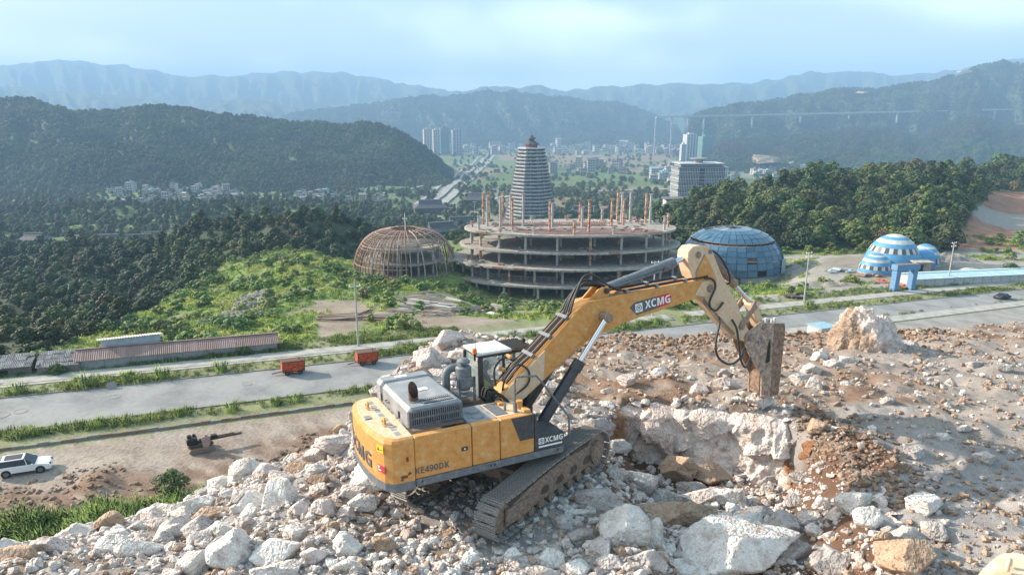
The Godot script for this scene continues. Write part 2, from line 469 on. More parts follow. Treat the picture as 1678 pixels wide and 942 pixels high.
# ---------------------------------------------------------------- the shape of the land
# columns by direction (x / forward): pairs of forward distance and drop below the drone
const TCOL := [-1.3, -0.75, -0.6, -0.45, -0.3, -0.15, 0.0, 0.15, 0.3, 0.45, 0.6, 0.75, 1.3]
const TPRO := [
	[70, 28, 110, 40, 160, 48, 230, 57, 300, 64, 340, 70, 400, 72, 460, 77, 550, 77, 650, 88, 850, 86],
	[78, 27.5, 110, 37, 160, 48, 230, 57, 300, 64, 340, 70, 400, 72, 460, 77, 550, 77, 650, 88, 850, 86],
	[82, 28, 110, 35, 160, 46, 220, 51, 270, 52, 345, 71, 400, 73, 470, 75, 530, 72, 650, 88, 850, 87],
	[85, 28.5, 110, 33, 140, 36, 165, 41, 200, 45, 245, 42, 300, 60, 360, 71, 450, 74, 520, 70, 640, 86, 850, 88],
	[90, 29, 110, 31.5, 150, 33.5, 175, 38, 205, 41, 235, 38, 290, 57, 380, 71, 470, 73, 520, 71, 650, 86, 900, 92],
	[95, 29.5, 110, 31, 140, 35, 160, 37, 190, 40, 230, 43, 260, 48, 330, 62, 450, 73, 600, 82, 900, 91],
	[98, 30, 109, 32.2, 119, 35, 129, 38.2, 139, 40.2, 150, 40.3, 210, 42, 250, 48, 330, 60, 450, 73, 600, 81, 900, 91],
	[100, 30.5, 110, 32.4, 120, 35.2, 130, 38.4, 139, 40.2, 150, 40.3, 210, 41, 250, 46, 330, 60, 450, 73, 600, 81, 900, 91],
	[108, 31.5, 130, 35, 150, 37.5, 170, 38, 190, 38, 210, 36, 240, 33, 300, 40, 380, 60, 500, 76, 900, 92],
	[118, 32, 140, 35, 165, 37, 185, 37, 215, 33, 250, 29.5, 285, 27.5, 330, 33, 400, 55, 500, 75, 900, 92],
	[122, 32.3, 135, 33.5, 165, 34.5, 180, 35, 210, 32, 250, 28, 290, 27, 340, 33, 420, 50, 550, 70, 900, 90],
	[139, 33.4, 160, 34.5, 190, 36, 230, 38, 260, 38, 300, 38, 360, 36, 430, 33, 480, 35, 560, 60, 700, 75, 900, 88],
	[170, 35, 190, 36, 230, 37, 300, 33, 400, 30, 500, 35, 700, 70, 900, 85]]
const TAIL := [1500, 110, 2500, 125, 4000, 132, 9000, 140, 30000, 150]


func along(x: float, f: float) -> float: return 0.907 * x + 0.422 * f
func across(x: float, f: float) -> float: return -0.422 * x + 0.907 * f
func road_pt(a: float, c: float, up := 0.0) -> Vector3:
	return Q(0.907 * a - 0.422 * c, 0.422 * a + 0.907 * c, 26.6 + 0.044 * a - up)
func road_frame(a: float, c: float, up := 0.0) -> Transform3D:      # x runs down the road, z towards the heap
	return Transform3D(Basis(Vector3.UP, 0.4356) * Basis(Vector3(0, 0, 1), -0.044), road_pt(a, c, up))


func _profile(k: int, f: float) -> float:
	var p: Array = TPRO[k]
	var m := p.size()
	if f <= p[0]: return p[1]
	for i in range(2, m, 2):
		if f <= p[i]:
			var t: float = (f - p[i - 2]) / (p[i] - p[i - 2])
			return lerpf(p[i - 1], p[i + 1], t * t * (3.0 - 2.0 * t) * 0.6 + t * 0.4)
	var f0: float = p[m - 2]
	var d0: float = p[m - 1]
	for i in range(0, TAIL.size(), 2):
		if f <= TAIL[i]:
			return lerpf(d0, TAIL[i + 1], (f - f0) / (TAIL[i] - f0))
		f0 = TAIL[i]; d0 = TAIL[i + 1]
	return d0


func land_d(x: float, f: float) -> float:
	var c := across(x, f)
	var a := along(x, f)
	var road := 26.6 + 0.044 * a
	if c < 40.0: road -= (40.0 - c) * 0.15
	if c < 56.5: road -= (maxf(0.0, n1.get_noise_2d(x * 1.3, f * 1.3) - 0.02) * 1.3 + n2.get_noise_2d(x * 7.0, f * 7.0) * 0.12) * smoothstep(56.5, 53.5, c)
	if c < 82.0: return road
	var t := clampf(x / maxf(f, 1.0), -1.299, 1.299)
	var k := 0
	while k < TCOL.size() - 2 and t > TCOL[k + 1]: k += 1
	var w: float = (t - TCOL[k]) / (TCOL[k + 1] - TCOL[k])
	w = w * w * (3.0 - 2.0 * w)
	var d := lerpf(_profile(k, f), _profile(k + 1, f), w)
	var far := clampf((f - 300.0) / 400.0, 0.0, 1.0)
	var rough := n1.get_noise_2d(x * 0.05, f * 0.05) * (0.7 + 4.0 * far) + n1.get_noise_2d(x * 0.3, f * 0.3) * 0.25
	# spurs and dells under the woods
	if x < -0.17 * f and f > 120.0:
		rough -= n1.get_noise_2d(x * 0.22, f * 0.22) * 7.0 * smoothstep(120.0, 190.0, f) * smoothstep(-0.17, -0.24, x / f) * smoothstep(620.0, 480.0, f)
	# the terraces the domes and the ring building stand on stay level
	var yard := 1.0
	for s in SITES:
		yard = minf(yard, smoothstep(s[2], s[2] + 9.0, Vector2(x - s[0], f - s[1]).length()))
		d = lerpf(s[3], d, smoothstep(s[2], s[2] + 14.0, Vector2(x - s[0], f - s[1]).length()))
	return lerpf(road, d + rough * yard, smoothstep(82.0, 92.0, c))

# level sites: x, forward, radius, drop
const SITES := [[14.0, 163.0, 24.0, 40.3], [-25.6, 160.0, 11.0, 36.4], [54.0, 165.0, 12.0, 38.4], [87.0, 151.0, 14.0, 34.3]]

const EDGE := [-40.0, 14.0, -20.0, 18.0, -16.0, 19.5, -13.0, 20.8, -10.0, 20.2, -7.3, 19.3, -5.6, 20.0, -4.7, 22.0, -4.1, 25.5, -3.4, 29.5, 0.0, 32.0, 8.8, 33.0, 20.0, 36.0, 31.0, 42.0, 46.0, 50.0, 80.0, 62.0]
const PIT := [Vector2(2.3, 16.9), Vector2(3.0, 19.3), Vector2(3.7, 20.6), Vector2(5.2, 20.5), Vector2(7.0, 19.75), Vector2(8.5, 19.3), Vector2(9.2, 18.0), Vector2(9.0, 16.2), Vector2(8.4, 14.5), Vector2(8.1, 12.5), Vector2(7.4, 9.0), Vector2(3.4, 9.0), Vector2(2.4, 12.0)]


func edge_f(x: float) -> float:
	for i in range(2, EDGE.size(), 2):
		if x <= EDGE[i]: return lerpf(EDGE[i - 1], EDGE[i + 1], clampf((x - EDGE[i - 2]) / (EDGE[i] - EDGE[i - 2]), 0, 1))
	return EDGE[EDGE.size() - 1]


func pit_in(x: float, f: float) -> float:      # metres inside the pit's outline, negative outside
	var p := Vector2(x, f)
	var best := 1e9
	var inside := false
	var m := PIT.size()
	for i in m:
		var a: Vector2 = PIT[i]
		var b: Vector2 = PIT[(i + 1) % m]
		best = minf(best, Geometry2D.get_closest_point_to_segment(p, a, b).distance_to(p))
		if (a.y > f) != (b.y > f) and x < (b.x - a.x) * (f - a.y) / (b.y - a.y) + a.x: inside = not inside
	return best if inside else -best


func heap_d(x: float, f: float, rough := true) -> float:
	var d := 9.1
	if x < -4.0: d += (-4.0 - x) * clampf(0.14 + 0.06 * (f - 14.0), 0.08, 0.62)
	if f > 22.0: d += (f - 22.0) * 0.17
	if x > 12.0: d += (x - 12.0) * 0.04
	d -= 0.95 * exp(-(pow((x + 1.6) / 2.6, 2.0) + pow((f - 27.0) / 2.6, 2.0)))       # pink spoil behind the cab
	# the machine's pad tips a little to its left
	var pad := smoothstep(4.2, 2.6, Vector2(x + 0.2, f - 15.8).length())
	d = lerpf(d, 9.36 + (x + 0.2) * -0.05 + (f - 15.8) * 0.05, pad)
	var e := f - edge_f(x)
	if e > 0.0: d += e * 1.15
	elif e > -1.5: d += 0.0
	if x < -17.0: d += (-17.0 - x) * 1.0
	var q := pit_in(x, f) if absf(x - 6.0) < 6.0 and f < 22.0 else -9.0
	if rough:
		var keep := 1.0 - pad * 0.8
		d -= n1.get_noise_2d(x * 3.0, f * 3.0) * 0.34 * keep + n2.get_noise_2d(x * 9.0, f * 9.0) * 0.16 * keep + n2.get_noise_2d(x * 34.0, f * 34.0) * 0.05
	if q > -0.4:
		var cliff := smoothstep(17.2, 18.2, f) * smoothstep(9.2, 8.2, x)
		var wide := lerpf(1.5, 0.45, cliff)
		if x < 4.0 and f < 18.0: wide = 1.8
		var deep := (10.9 - clampf((18.3 - f) * 0.28, 0.0, 1.1)) - d
		d += deep * smoothstep(-0.1, wide, q + n1.get_noise_2d(x * 5.0, f * 5.0) * 0.25)
	return d


func ground_d(x: float, f: float) -> float:
	var d := land_d(x / U, f / U) * U
	if f < 90.0: d = minf(d, heap_d(x, f))
	return d


func grid_mesh(nu: int, nv: int, pos: PackedVector3Array, cols: PackedColorArray) -> ArrayMesh:
	var nrm := PackedVector3Array()
	nrm.resize(nu * nv)
	var idx := PackedInt32Array()
	idx.resize((nu - 1) * (nv - 1) * 6)
	var o := 0
	for j in nv:
		for i in nu:
			var du: Vector3 = pos[j * nu + mini(i + 1, nu - 1)] - pos[j * nu + maxi(i - 1, 0)]
			var dv: Vector3 = pos[mini(j + 1, nv - 1) * nu + i] - pos[maxi(j - 1, 0) * nu + i]
			var nn := du.cross(dv).normalized()
			nrm[j * nu + i] = nn
			if i < nu - 1 and j < nv - 1:
				var k := j * nu + i
				idx[o] = k; idx[o + 1] = k + nu; idx[o + 2] = k + 1
				idx[o + 3] = k + 1; idx[o + 4] = k + nu; idx[o + 5] = k + nu + 1
				o += 6
	var a := []
	a.resize(Mesh.ARRAY_MAX)
	a[Mesh.ARRAY_VERTEX] = pos; a[Mesh.ARRAY_NORMAL] = nrm; a[Mesh.ARRAY_COLOR] = cols; a[Mesh.ARRAY_INDEX] = idx
	var m := ArrayMesh.new()
	m.add_surface_from_arrays(Mesh.PRIMITIVE_TRIANGLES, a)
	return m


func forest(x: float, f: float) -> float:     # how thickly wooded, 0 to 1
	var c := across(x, f)
	if c < 84.0 or f > 820.0: return 0.0
	var t := x / f
	var r := 0.0
	if t < -0.13:
		# edge of the wood against the meadow
		var start := lerpf(70.0, 194.0, smoothstep(-0.74, -0.36, t))
		if t > -0.32: start = lerpf(194.0, 206.0, smoothstep(-0.32, -0.13, t))
		r = smoothstep(start - 3.0, start + 4.0, f + n1.get_noise_2d(x, f) * 10.0)
		# the valley with the tiled roofs
		if t < -0.38 and f > 335.0 and f < 410.0: r *= 0.4
		if f > 570.0: r *= 0.95 if t < -0.61 else 0.45
		if t > -0.2 and f > 260.0: r *= 0.35
	elif t > 0.21:
		var start := lerpf(196.0, 182.0, smoothstep(0.22, 0.4, t))
		if t > 0.5: start = lerpf(176.0, 172.0, smoothstep(0.5, 0.66, t))
		if t > 0.655: start = lerpf(178.0, 330.0, smoothstep(0.655, 0.71, t))
		r = smoothstep(start - 2.0, start + 3.0, f + n1.get_noise_2d(x, f) * 6.0)
		if f > 520.0: r *= 0.3
	else:
		r = 0.0 if f < 236.0 else 0.16 + 0.5 * smoothstep(0.05, 0.25, n1.get_noise_2d(x * 0.3, f * 0.3))
	return r


func land_color(x: float, f: float) -> Color:
	var c := across(x, f)
	var t := x / maxf(f, 1.0)
	var k := n1.get_noise_2d(x * 0.7, f * 0.7)
	var k2 := n2.get_noise_2d(x * 2.0, f * 2.0)
	var soil := Color(0.28, 0.215, 0.155).lerp(Color(0.36, 0.30, 0.235), 0.5 + k2)
	var green := Color(0.12, 0.19, 0.04).lerp(Color(0.25, 0.33, 0.075), clampf(0.5 + k * 0.9 + k2 * 0.5, 0, 1))
	if c < 82.0:
		# dirt lane and the spoil below the heap
		var lane := Color(0.43, 0.36, 0.30).lerp(Color(0.34, 0.265, 0.21), clampf(0.5 + k * 1.2 + k2, 0, 1))
		if c < 57.0: lane = lane.lerp(Color(0.24, 0.15, 0.10), smoothstep(-0.2, 0.2, k * 1.5 + (55.0 - c) * 0.15 + k2 * 0.5))
		var rut := n2.get_noise_2d(along(x, f) * 0.35, c * 9.0)
		lane = lane.lerp(Color(0.52, 0.44, 0.35), 0.6 * smoothstep(0.05, 0.3, rut))
		if c > 61.0 and c < 66.0 or c > 73.0: lane = lane.lerp(green, 0.55)
		if x < -22.0 and c < 48.5: lane = lane.lerp(green, smoothstep(-0.15, 0.15, k + 0.2))
		return lane
	if f > 420.0:
		# fields, orchards and building land of the valley
		var cell := cells.get_noise_2d(x * 0.16, f * 0.10)
		var field := Color(0.07, 0.13, 0.035).lerp(Color(0.17, 0.22, 0.07), clampf(0.5 + cell * 0.8, 0, 1))
		if t < -0.2: return field.lerp(green, 0.5 + 0.4 * k2)
		if cell > 0.45: field = Color(0.30, 0.20, 0.135)
		elif cell < -0.62: field = Color(0.26, 0.25, 0.20)
		# the long strip of bared red earth before the town
		if f > 1650.0 and f < 2050.0 and t > -0.02 and t < 0.23: field = Color(0.33, 0.20, 0.14)
		return field.lerp(green, 0.25 + 0.25 * k2)
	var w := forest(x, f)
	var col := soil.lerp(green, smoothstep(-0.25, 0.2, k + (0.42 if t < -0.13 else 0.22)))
	if t > -0.30 and t < -0.04 and f < lerpf(114.0, 138.0, smoothstep(-0.2, -0.08, t)): col = soil.lerp(green, smoothstep(0.1, 0.3, k))
	if t > 0.2 and f < 180.0:
		col = Color(0.33, 0.305, 0.27).lerp(Color(0.42, 0.39, 0.34), 0.5 + k2).lerp(green, smoothstep(0.05, 0.3, k + (0.12 if t < 0.42 else -0.08)))
	if t > 0.66 and f > 178.0 and f < 330.0:
		col = Color(0.36, 0.16, 0.085).lerp(Color(0.45, 0.25, 0.15), 0.5 + k2)
		if Vector2((x - 182.0) * 0.7, f - 243.0).length() < 21.0: col = Color(0.42, 0.37, 0.32)
	for s in SITES:
		col = col.lerp(soil, 0.8 * smoothstep(s[2] + 4.0, s[2] - 2.0, Vector2(x - s[0], f - s[1]).length()))
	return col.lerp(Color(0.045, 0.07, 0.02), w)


func build_land() -> void:
	var nu := 430
	var nv := 335
	var pos := PackedVector3Array(); pos.resize(nu * nv)
	var cols := PackedColorArray(); cols.resize(nu * nv)
	for j in nv:
		var f := 24.0 * pow(1.0174, j)
		for i in nu:
			var x := lerpf(-1.3, 1.3, i / float(nu - 1)) * (f + 6.0)
			var d := land_d(x, f)
			if f < 60.0 and heap_d(x * U, f * U, false) < d * U - 0.7: d += 1.2       # tucked under the heap
			pos[j * nu + i] = Q(x, f, d)
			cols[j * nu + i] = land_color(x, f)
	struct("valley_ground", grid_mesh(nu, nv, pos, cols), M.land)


func heap_color(x: float, f: float) -> Color:
	var k := n1.get_noise_2d(x * 2.2 + 40.0, f * 2.2)
	var k2 := n2.get_noise_2d(x * 6.0, f * 6.0 + 70.0)
	var pale := Color(0.51, 0.475, 0.455).lerp(Color(0.43, 0.395, 0.375), 0.5 + k2)
	var rust := Color(0.30, 0.18, 0.115).lerp(Color(0.40, 0.285, 0.205), clampf(0.5 + k2 * 1.3, 0, 1))
	var tan_ := Color(0.49, 0.405, 0.34).lerp(Color(0.43, 0.35, 0.29), 0.5 + k2)
	var col := pale.lerp(rust, 0.8 * smoothstep(0.0, 0.36, k))
	if f > 20.3 and x > 0.0:
		# earth on top of the bench, rusty at its far lip, worn pale by the tracks on the right
		col = rust.lerp(tan_, smoothstep(-0.1, 0.2, k + (0.12 if x > 9.0 else -0.08))).lerp(pale, 0.4 * smoothstep(0.05, 0.3, k2))
		if x > 12.0: col = col.lerp(tan_.lerp(pale, 0.45), smoothstep(12.0, 17.0, x) * smoothstep(34.0, 29.0, f))
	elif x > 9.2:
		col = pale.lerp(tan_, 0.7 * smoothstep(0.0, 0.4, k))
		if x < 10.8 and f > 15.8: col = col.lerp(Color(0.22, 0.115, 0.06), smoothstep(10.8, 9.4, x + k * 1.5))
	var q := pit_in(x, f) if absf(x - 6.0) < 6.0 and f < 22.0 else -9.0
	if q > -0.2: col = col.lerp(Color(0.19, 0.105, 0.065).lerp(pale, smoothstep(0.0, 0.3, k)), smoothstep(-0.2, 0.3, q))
	return col


func build_heap() -> void:
	var nu := 520
	var nv := 420
	var pos := PackedVector3Array(); pos.resize(nu * nv)
	var cols := PackedColorArray(); cols.resize(nu * nv)
	for j in nv:
		var s := j / float(nv - 1)
		var f := lerpf(-4.0, 84.0, 0.55 * s + 0.45 * pow(s, 2.2))
		for i in nu:
			var u := i / float(nu - 1) * 2.0 - 1.0
			var x := 6.0 + 58.0 * (0.38 * u + 0.62 * u * u * u)
			var d := minf(heap_d(x, f), land_d(x / U, f / U) * U + 0.4)
			pos[j * nu + i] = P(x, f, d)
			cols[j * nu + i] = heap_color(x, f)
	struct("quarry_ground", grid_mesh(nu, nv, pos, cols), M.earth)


# ---------------------------------------------------------------- hills
# name, forward distance of the ridge and of the foot, kind, bump, ridge as direction and drop
const HILLS := [
	["dark wooded hill", 1150, 830, 0, 1, [-0.952, -0.0, -0.81, -14.4, -0.723, -19.2, -0.68, -21.1, -0.647, -12.5, -0.622, -3.9, -0.57, -4.8, -0.513, -10.6, -0.466, -4.8, -0.415, -0.0, -0.363, 6.8, -0.312, 14.5, -0.277, 17.4, -0.243, 20.4, -0.199, 17.4, -0.173, 23.3, -0.152, 36.0, -0.13, 51.7, -0.109, 71.5, -0.092, 91.5, -0.077, 113.7]],
	["front shoulder", 900, 800, 0, 1, [-0.955, 11.4, -0.734, 35.8, -0.683, 42.0, -0.603, 38.9, -0.516, 42.0, -0.456, 51.3, -0.386, 59.1, -0.326, 69.3, -0.265, 77.2, -0.212, 81.1, -0.168, 93.8]],
	["mid valley hill", 3400, 2700, 1, 1, [-0.346, 31.4, -0.302, -2.9, -0.258, -19.9, -0.206, -37.0, -0.163, -62.5, -0.12, -76.6, -0.077, -79.4, -0.034, -99.1, 0.001, -99.1, 0.035, -79.4, 0.078, -70.9, 0.117, -48.3, 0.147, -51.1, 0.174, -25.6, 0.2, 8.6, 0.227, 51.5, 0.254, 106.4]],
	["mid spur", 2900, 2500, 1, 1, [-0.244, 115.5, -0.174, 100.6, -0.069, 90.7, 0.018, 83.3, 0.105, 73.5, 0.158, 66.1, 0.21, 90.7, 0.237, 105.6]],
	["viaduct hill", 2400, 1750, 1, 1, [0.237, 87.4, 0.252, 14.1, 0.278, -10.1, 0.312, -26.1, 0.363, -38.1, 0.405, -56.0, 0.439, -71.9, 0.473, -75.9, 0.499, -73.9, 0.533, -83.8, 0.567, -89.7, 0.6, -105.5, 0.625, -121.2, 0.649, -144.7, 0.669, -156.4, 0.69, -162.2, 0.714, -160.3, 0.785, -148.6, 0.908, -109.4]],
	["near hill pair", 1750, 1250, 2, 1, [0.278, 114.9, 0.29, 81.7, 0.316, 68.2, 0.359, 62.2, 0.402, 54.8, 0.445, 47.3, 0.489, 39.9, 0.523, 36.9, 0.55, 45.8, 0.577, 57.7, 0.602, 39.9, 0.626, 19.1, 0.651, 7.3, 0.673, 11.8, 0.696, 26.5, 0.73, 35.4, 0.802, 42.8, 0.924, 36.9]],
	["left middle range", 4200, 3200, 3, 1, [-0.944, -122.4, -0.772, -139.7, -0.719, -157.0, -0.652, -129.3, -0.575, -112.0, -0.516, -87.6, -0.474, -45.7, -0.43, -66.7, -0.378, -87.6, -0.353, -73.7, -0.31, -35.2, -0.268, 3.5, -0.207, 17.6, -0.138, 38.8]],
	["left far range", 6000, 4500, 3, 1, [-0.937, -361.8, -0.766, -381.3, -0.714, -386.1, -0.671, -410.4, -0.629, -444.4, -0.594, -425.0, -0.561, -400.7, -0.511, -361.8, -0.461, -303.1, -0.401, -303.1, -0.358, -322.7, -0.306, -337.3, -0.238, -332.4, -0.187, -283.4, -0.136, -224.3, -0.068, -174.8, 0.001, -145.1, 0.07, -125.2]],
	["far saddle range", 5200, 4200, 3, 1, [-0.363, 4.4, -0.293, -30.5, -0.232, -73.9, -0.172, -91.2, -0.12, -108.5, -0.068, -155.8, -0.033, -194.4, 0.001, -181.6, 0.035, -198.7, 0.07, -160.1, 0.104, -142.9, 0.156, -86.9, 0.209, 21.8]],
	["right far range", 5400, 4100, 3, 1, [-0.016, -40.7, 0.035, -135.0, 0.07, -166.3, 0.121, -193.0, 0.189, -210.8, 0.275, -215.2, 0.326, -224.1, 0.369, -246.2, 0.419, -303.6, 0.47, -294.8, 0.496, -303.6, 0.539, -272.8, 0.565, -277.2, 0.615, -321.2, 0.648, -338.7, 0.681, -378.1, 0.712, -413.0, 0.783, -386.9, 0.904, -334.4]],
	["right middle range", 4200, 3400, 3, 1, [0.183, 38.8, 0.226, 3.5, 0.26, -31.6, 0.294, -45.7, 0.345, -80.6, 0.414, -87.6, 0.5, -94.6, 0.585, -122.4, 0.687, -157.0, 0.79, -157.0]],
]


func ridge_d(p: Array, t: float) -> float:
	for i in range(2, p.size(), 2):
		if t <= p[i]:
			var w: float = clampf((t - p[i - 2]) / (p[i] - p[i - 2]), 0, 1)
			return lerpf(p[i - 1], p[i + 1], w * w * (3.0 - 2.0 * w) * 0.5 + w * 0.5)
	return p[p.size() - 1]


func hill_point(h: Array, t: float, s: float) -> Vector3:
	var p: Array = h[5]
	var fr: float = h[1]
	var fb: float = h[2]
	var top := ridge_d(p, t)
	var base := land_d(t * fb, fb) + 6.0
	# let the two ends run into the ground
	var e := minf(smoothstep(p[0], p[0] + 0.02, t), smoothstep(p[p.size() - 2], p[p.size() - 2] - 0.02, t))
	top = lerpf(maxf(top, base), top, e)
	var high := maxf(base - top, 1.0)
	var f := lerpf(fb, fr, s)
	var up := 0.0
	if s <= 1.0:
		var q := 1.0 - s
		up = 1.0 - q * q * 0.55 - q * 0.45
		# gullies running down from the ridge
		var gl := n3.get_noise_2d(t * fr * 0.16, s * 26.0 + h[1] * 0.013)
		up -= (absf(gl) * 0.85) * high / (high + 60.0) * sin(PI * clampf(s, 0, 1)) * 1.1
	else:
		up = 1.0 - (s - 1.0) * 1.6
	var d := lerpf(base, top, up)
	d -= n1.get_noise_2d(t * fr * 0.35 * 60.0 / (high + 40.0), f * 0.3 * 60.0 / (high + 40.0)) * (2.0 + high * 0.05) * smoothstep(0.0, 0.2, s)
	return Q(t * f, f, d)


func build_hills() -> void:
	for h in HILLS:
		var p: Array = h[5]
		var nu := 240
		var nv := 46
		var pos := PackedVector3Array(); pos.resize(nu * nv)
		var cols := PackedColorArray(); cols.resize(nu * nv)
		for j in nv:
			for i in nu:
				var t := lerpf(p[0], p[p.size() - 2], i / float(nu - 1))
				var s := j / float(nv - 1) * 1.35
				var q := hill_point(h, t, s)
				pos[j * nu + i] = q
				var k := n1.get_noise_2d(q.x * 0.06, q.z * 0.06)
				var c := Color(0.032, 0.055, 0.018).lerp(Color(0.06, 0.09, 0.028), clampf(0.5 + k * 1.4, 0, 1))
				if h[3] == 2: c = c.lerp(Color(0.055, 0.042, 0.028), smoothstep(0.0, 0.3, k + 0.1) * smoothstep(0.3, 0.7, s))
				cols[j * nu + i] = c
		struct("wooded_hill" if h[3] < 3 else "mountain_range", grid_mesh(nu, nv, pos, cols), M.wood_far)


# ---------------------------------------------------------------- trees, bushes and grass
func blob_dir(r: RandomNumberGenerator) -> Vector3:
	var z := r.randf_range(-1, 1)
	var a := r.randf_range(0, TAU)
	var q := sqrt(1.0 - z * z)
	return Vector3(q * cos(a), z, q * sin(a))


# a crown of leaf clumps round the origin's axis: height of its foot and top, widest radius
func crown_mesh(sd: int, lo: float, hi: float, rad: float, clumps: int, leaves: int, leaf: float, shape := 0) -> MB:
	var r := RandomNumberGenerator.new()
	r.seed = sd
	var m := MB.new()
	for k in clumps:
		var h := (k + r.randf()) / clumps
		var prof := sin(PI * (0.12 + 0.80 * pow(h, 0.8))) if shape == 0 else (1.0 - h * 0.85)
		var a := k * 2.399 + r.randf_range(-0.5, 0.5)
		var away := rad * prof * r.randf_range(0.25, 0.82)
		var cc := Vector3(cos(a) * away, lerpf(lo, hi, h), sin(a) * away)
		var cr := rad * r.randf_range(0.28, 0.48) * (0.75 + 0.4 * prof)
		var tone := r.randf_range(0.72, 1.22)
		for i in leaves:
			var d := blob_dir(r)
			if d.y < -0.35 and r.randf() < 0.7: d.y = -d.y
			var c := cc + Vector3(d.x, d.y * 0.8, d.z) * cr * r.randf_range(0.72, 1.06)
			var nn := (d + blob_dir(r) * 0.55 + Vector3.UP * 0.25).normalized()
			var u := nn.cross(blob_dir(r)).normalized() * leaf * r.randf_range(0.6, 1.3)
			var w := nn.cross(u).normalized() * leaf * r.randf_range(0.45, 0.9)
			var s := tone * r.randf_range(0.8, 1.2)
			m.col = Color(s, s * r.randf_range(0.96, 1.04), s * 0.95)
			var sn := (d * 0.75 + nn * 0.5).normalized()
			m.tri_n(c - u, c + w, c + u, sn, sn, sn)
			m.tri_n(c - u, c + u, c - w * 0.8, sn, sn, sn)
	return m


func trunk_mesh(sd: int, high: float, r0: float, limbs := 5) -> MB:
	var r := RandomNumberGenerator.new()
	r.seed = sd
	var m := MB.new()
	var pts := []
	for i in 5:
		pts.append(Vector3(r.randf_range(-1, 1) * 0.05 * high * i / 4.0, high * i / 4.0, r.randf_range(-1, 1) * 0.05 * high * i / 4.0))
	for i in 4: m.cyl(pts[i], pts[i + 1], r0 * (1.0 - 0.2 * i), r0 * (0.8 - 0.2 * i), 7, false)
	for i in limbs:
		var a := i * 2.4 + r.randf()
		var s: Vector3 = pts[2].lerp(pts[4], r.randf())
		m.cyl(s, s + Vector3(cos(a), 0.8, sin(a)) * high * r.randf_range(0.22, 0.38), r0 * 0.38, r0 * 0.1, 5, false)
	return m


func tuft_mesh(sd: int, blades: int, high: float, spread: float, wide: float) -> MB:
	var r := RandomNumberGenerator.new()
	r.seed = sd
	var m := MB.new()
	for i in blades:
		var a := r.randf_range(0, TAU)
		var o := Vector3(cos(a), 0, sin(a)) * spread * sqrt(r.randf()) * 0.6
		var lean := Vector3(cos(a), 0, sin(a)) * high * r.randf_range(0.1, 0.65) + Vector3(r.randf_range(-1, 1), 0, r.randf_range(-1, 1)) * high * 0.15
		var h := high * r.randf_range(0.55, 1.1)
		var side := Vector3(-sin(a + r.randf_range(-1, 1)), 0, cos(a + r.randf_range(-1, 1))).normalized() * wide
		var mid := o + lean * 0.35 + Vector3.UP * h * 0.62
		var tip := o + lean + Vector3.UP * h * r.randf_range(0.8, 1.0)
		var s := r.randf_range(0.75, 1.25)
		m.col = Color(s, s, s * 0.9)
		var nn := (Vector3.UP + lean.normalized() * 0.5).normalized()
		m.tri_n(o - side, o + side, mid + side * 0.7, nn, nn, nn)
		m.tri_n(o - side, mid + side * 0.7, mid - side * 0.7, nn, nn, nn)
		m.tri_n(mid - side * 0.7, mid + side * 0.7, tip, nn, nn, nn)
	return m


func leaf_tone(kind: float) -> Color:
	var a := Color(0.034, 0.060, 0.017)
	var b := Color(0.088, 0.135, 0.030)
	var c := a.lerp(b, clampf(kind, 0, 1))
	var s := rng.randf_range(0.82, 1.2)
	if rng.randf() < 0.05: c = c.lerp(Color(0.13, 0.10, 0.045), 0.6)
	return Color(c.r * s * rng.randf_range(0.8, 1.3), c.g * s, c.b * s * rng.randf_range(0.8, 1.3))


func upright(at: Vector3, size: float, tall := 1.0) -> Transform3D:
	var s := size * U
	return Transform3D(Basis(Vector3.UP, rng.randf_range(0, TAU)).scaled(Vector3(s, s * tall, s)), at)


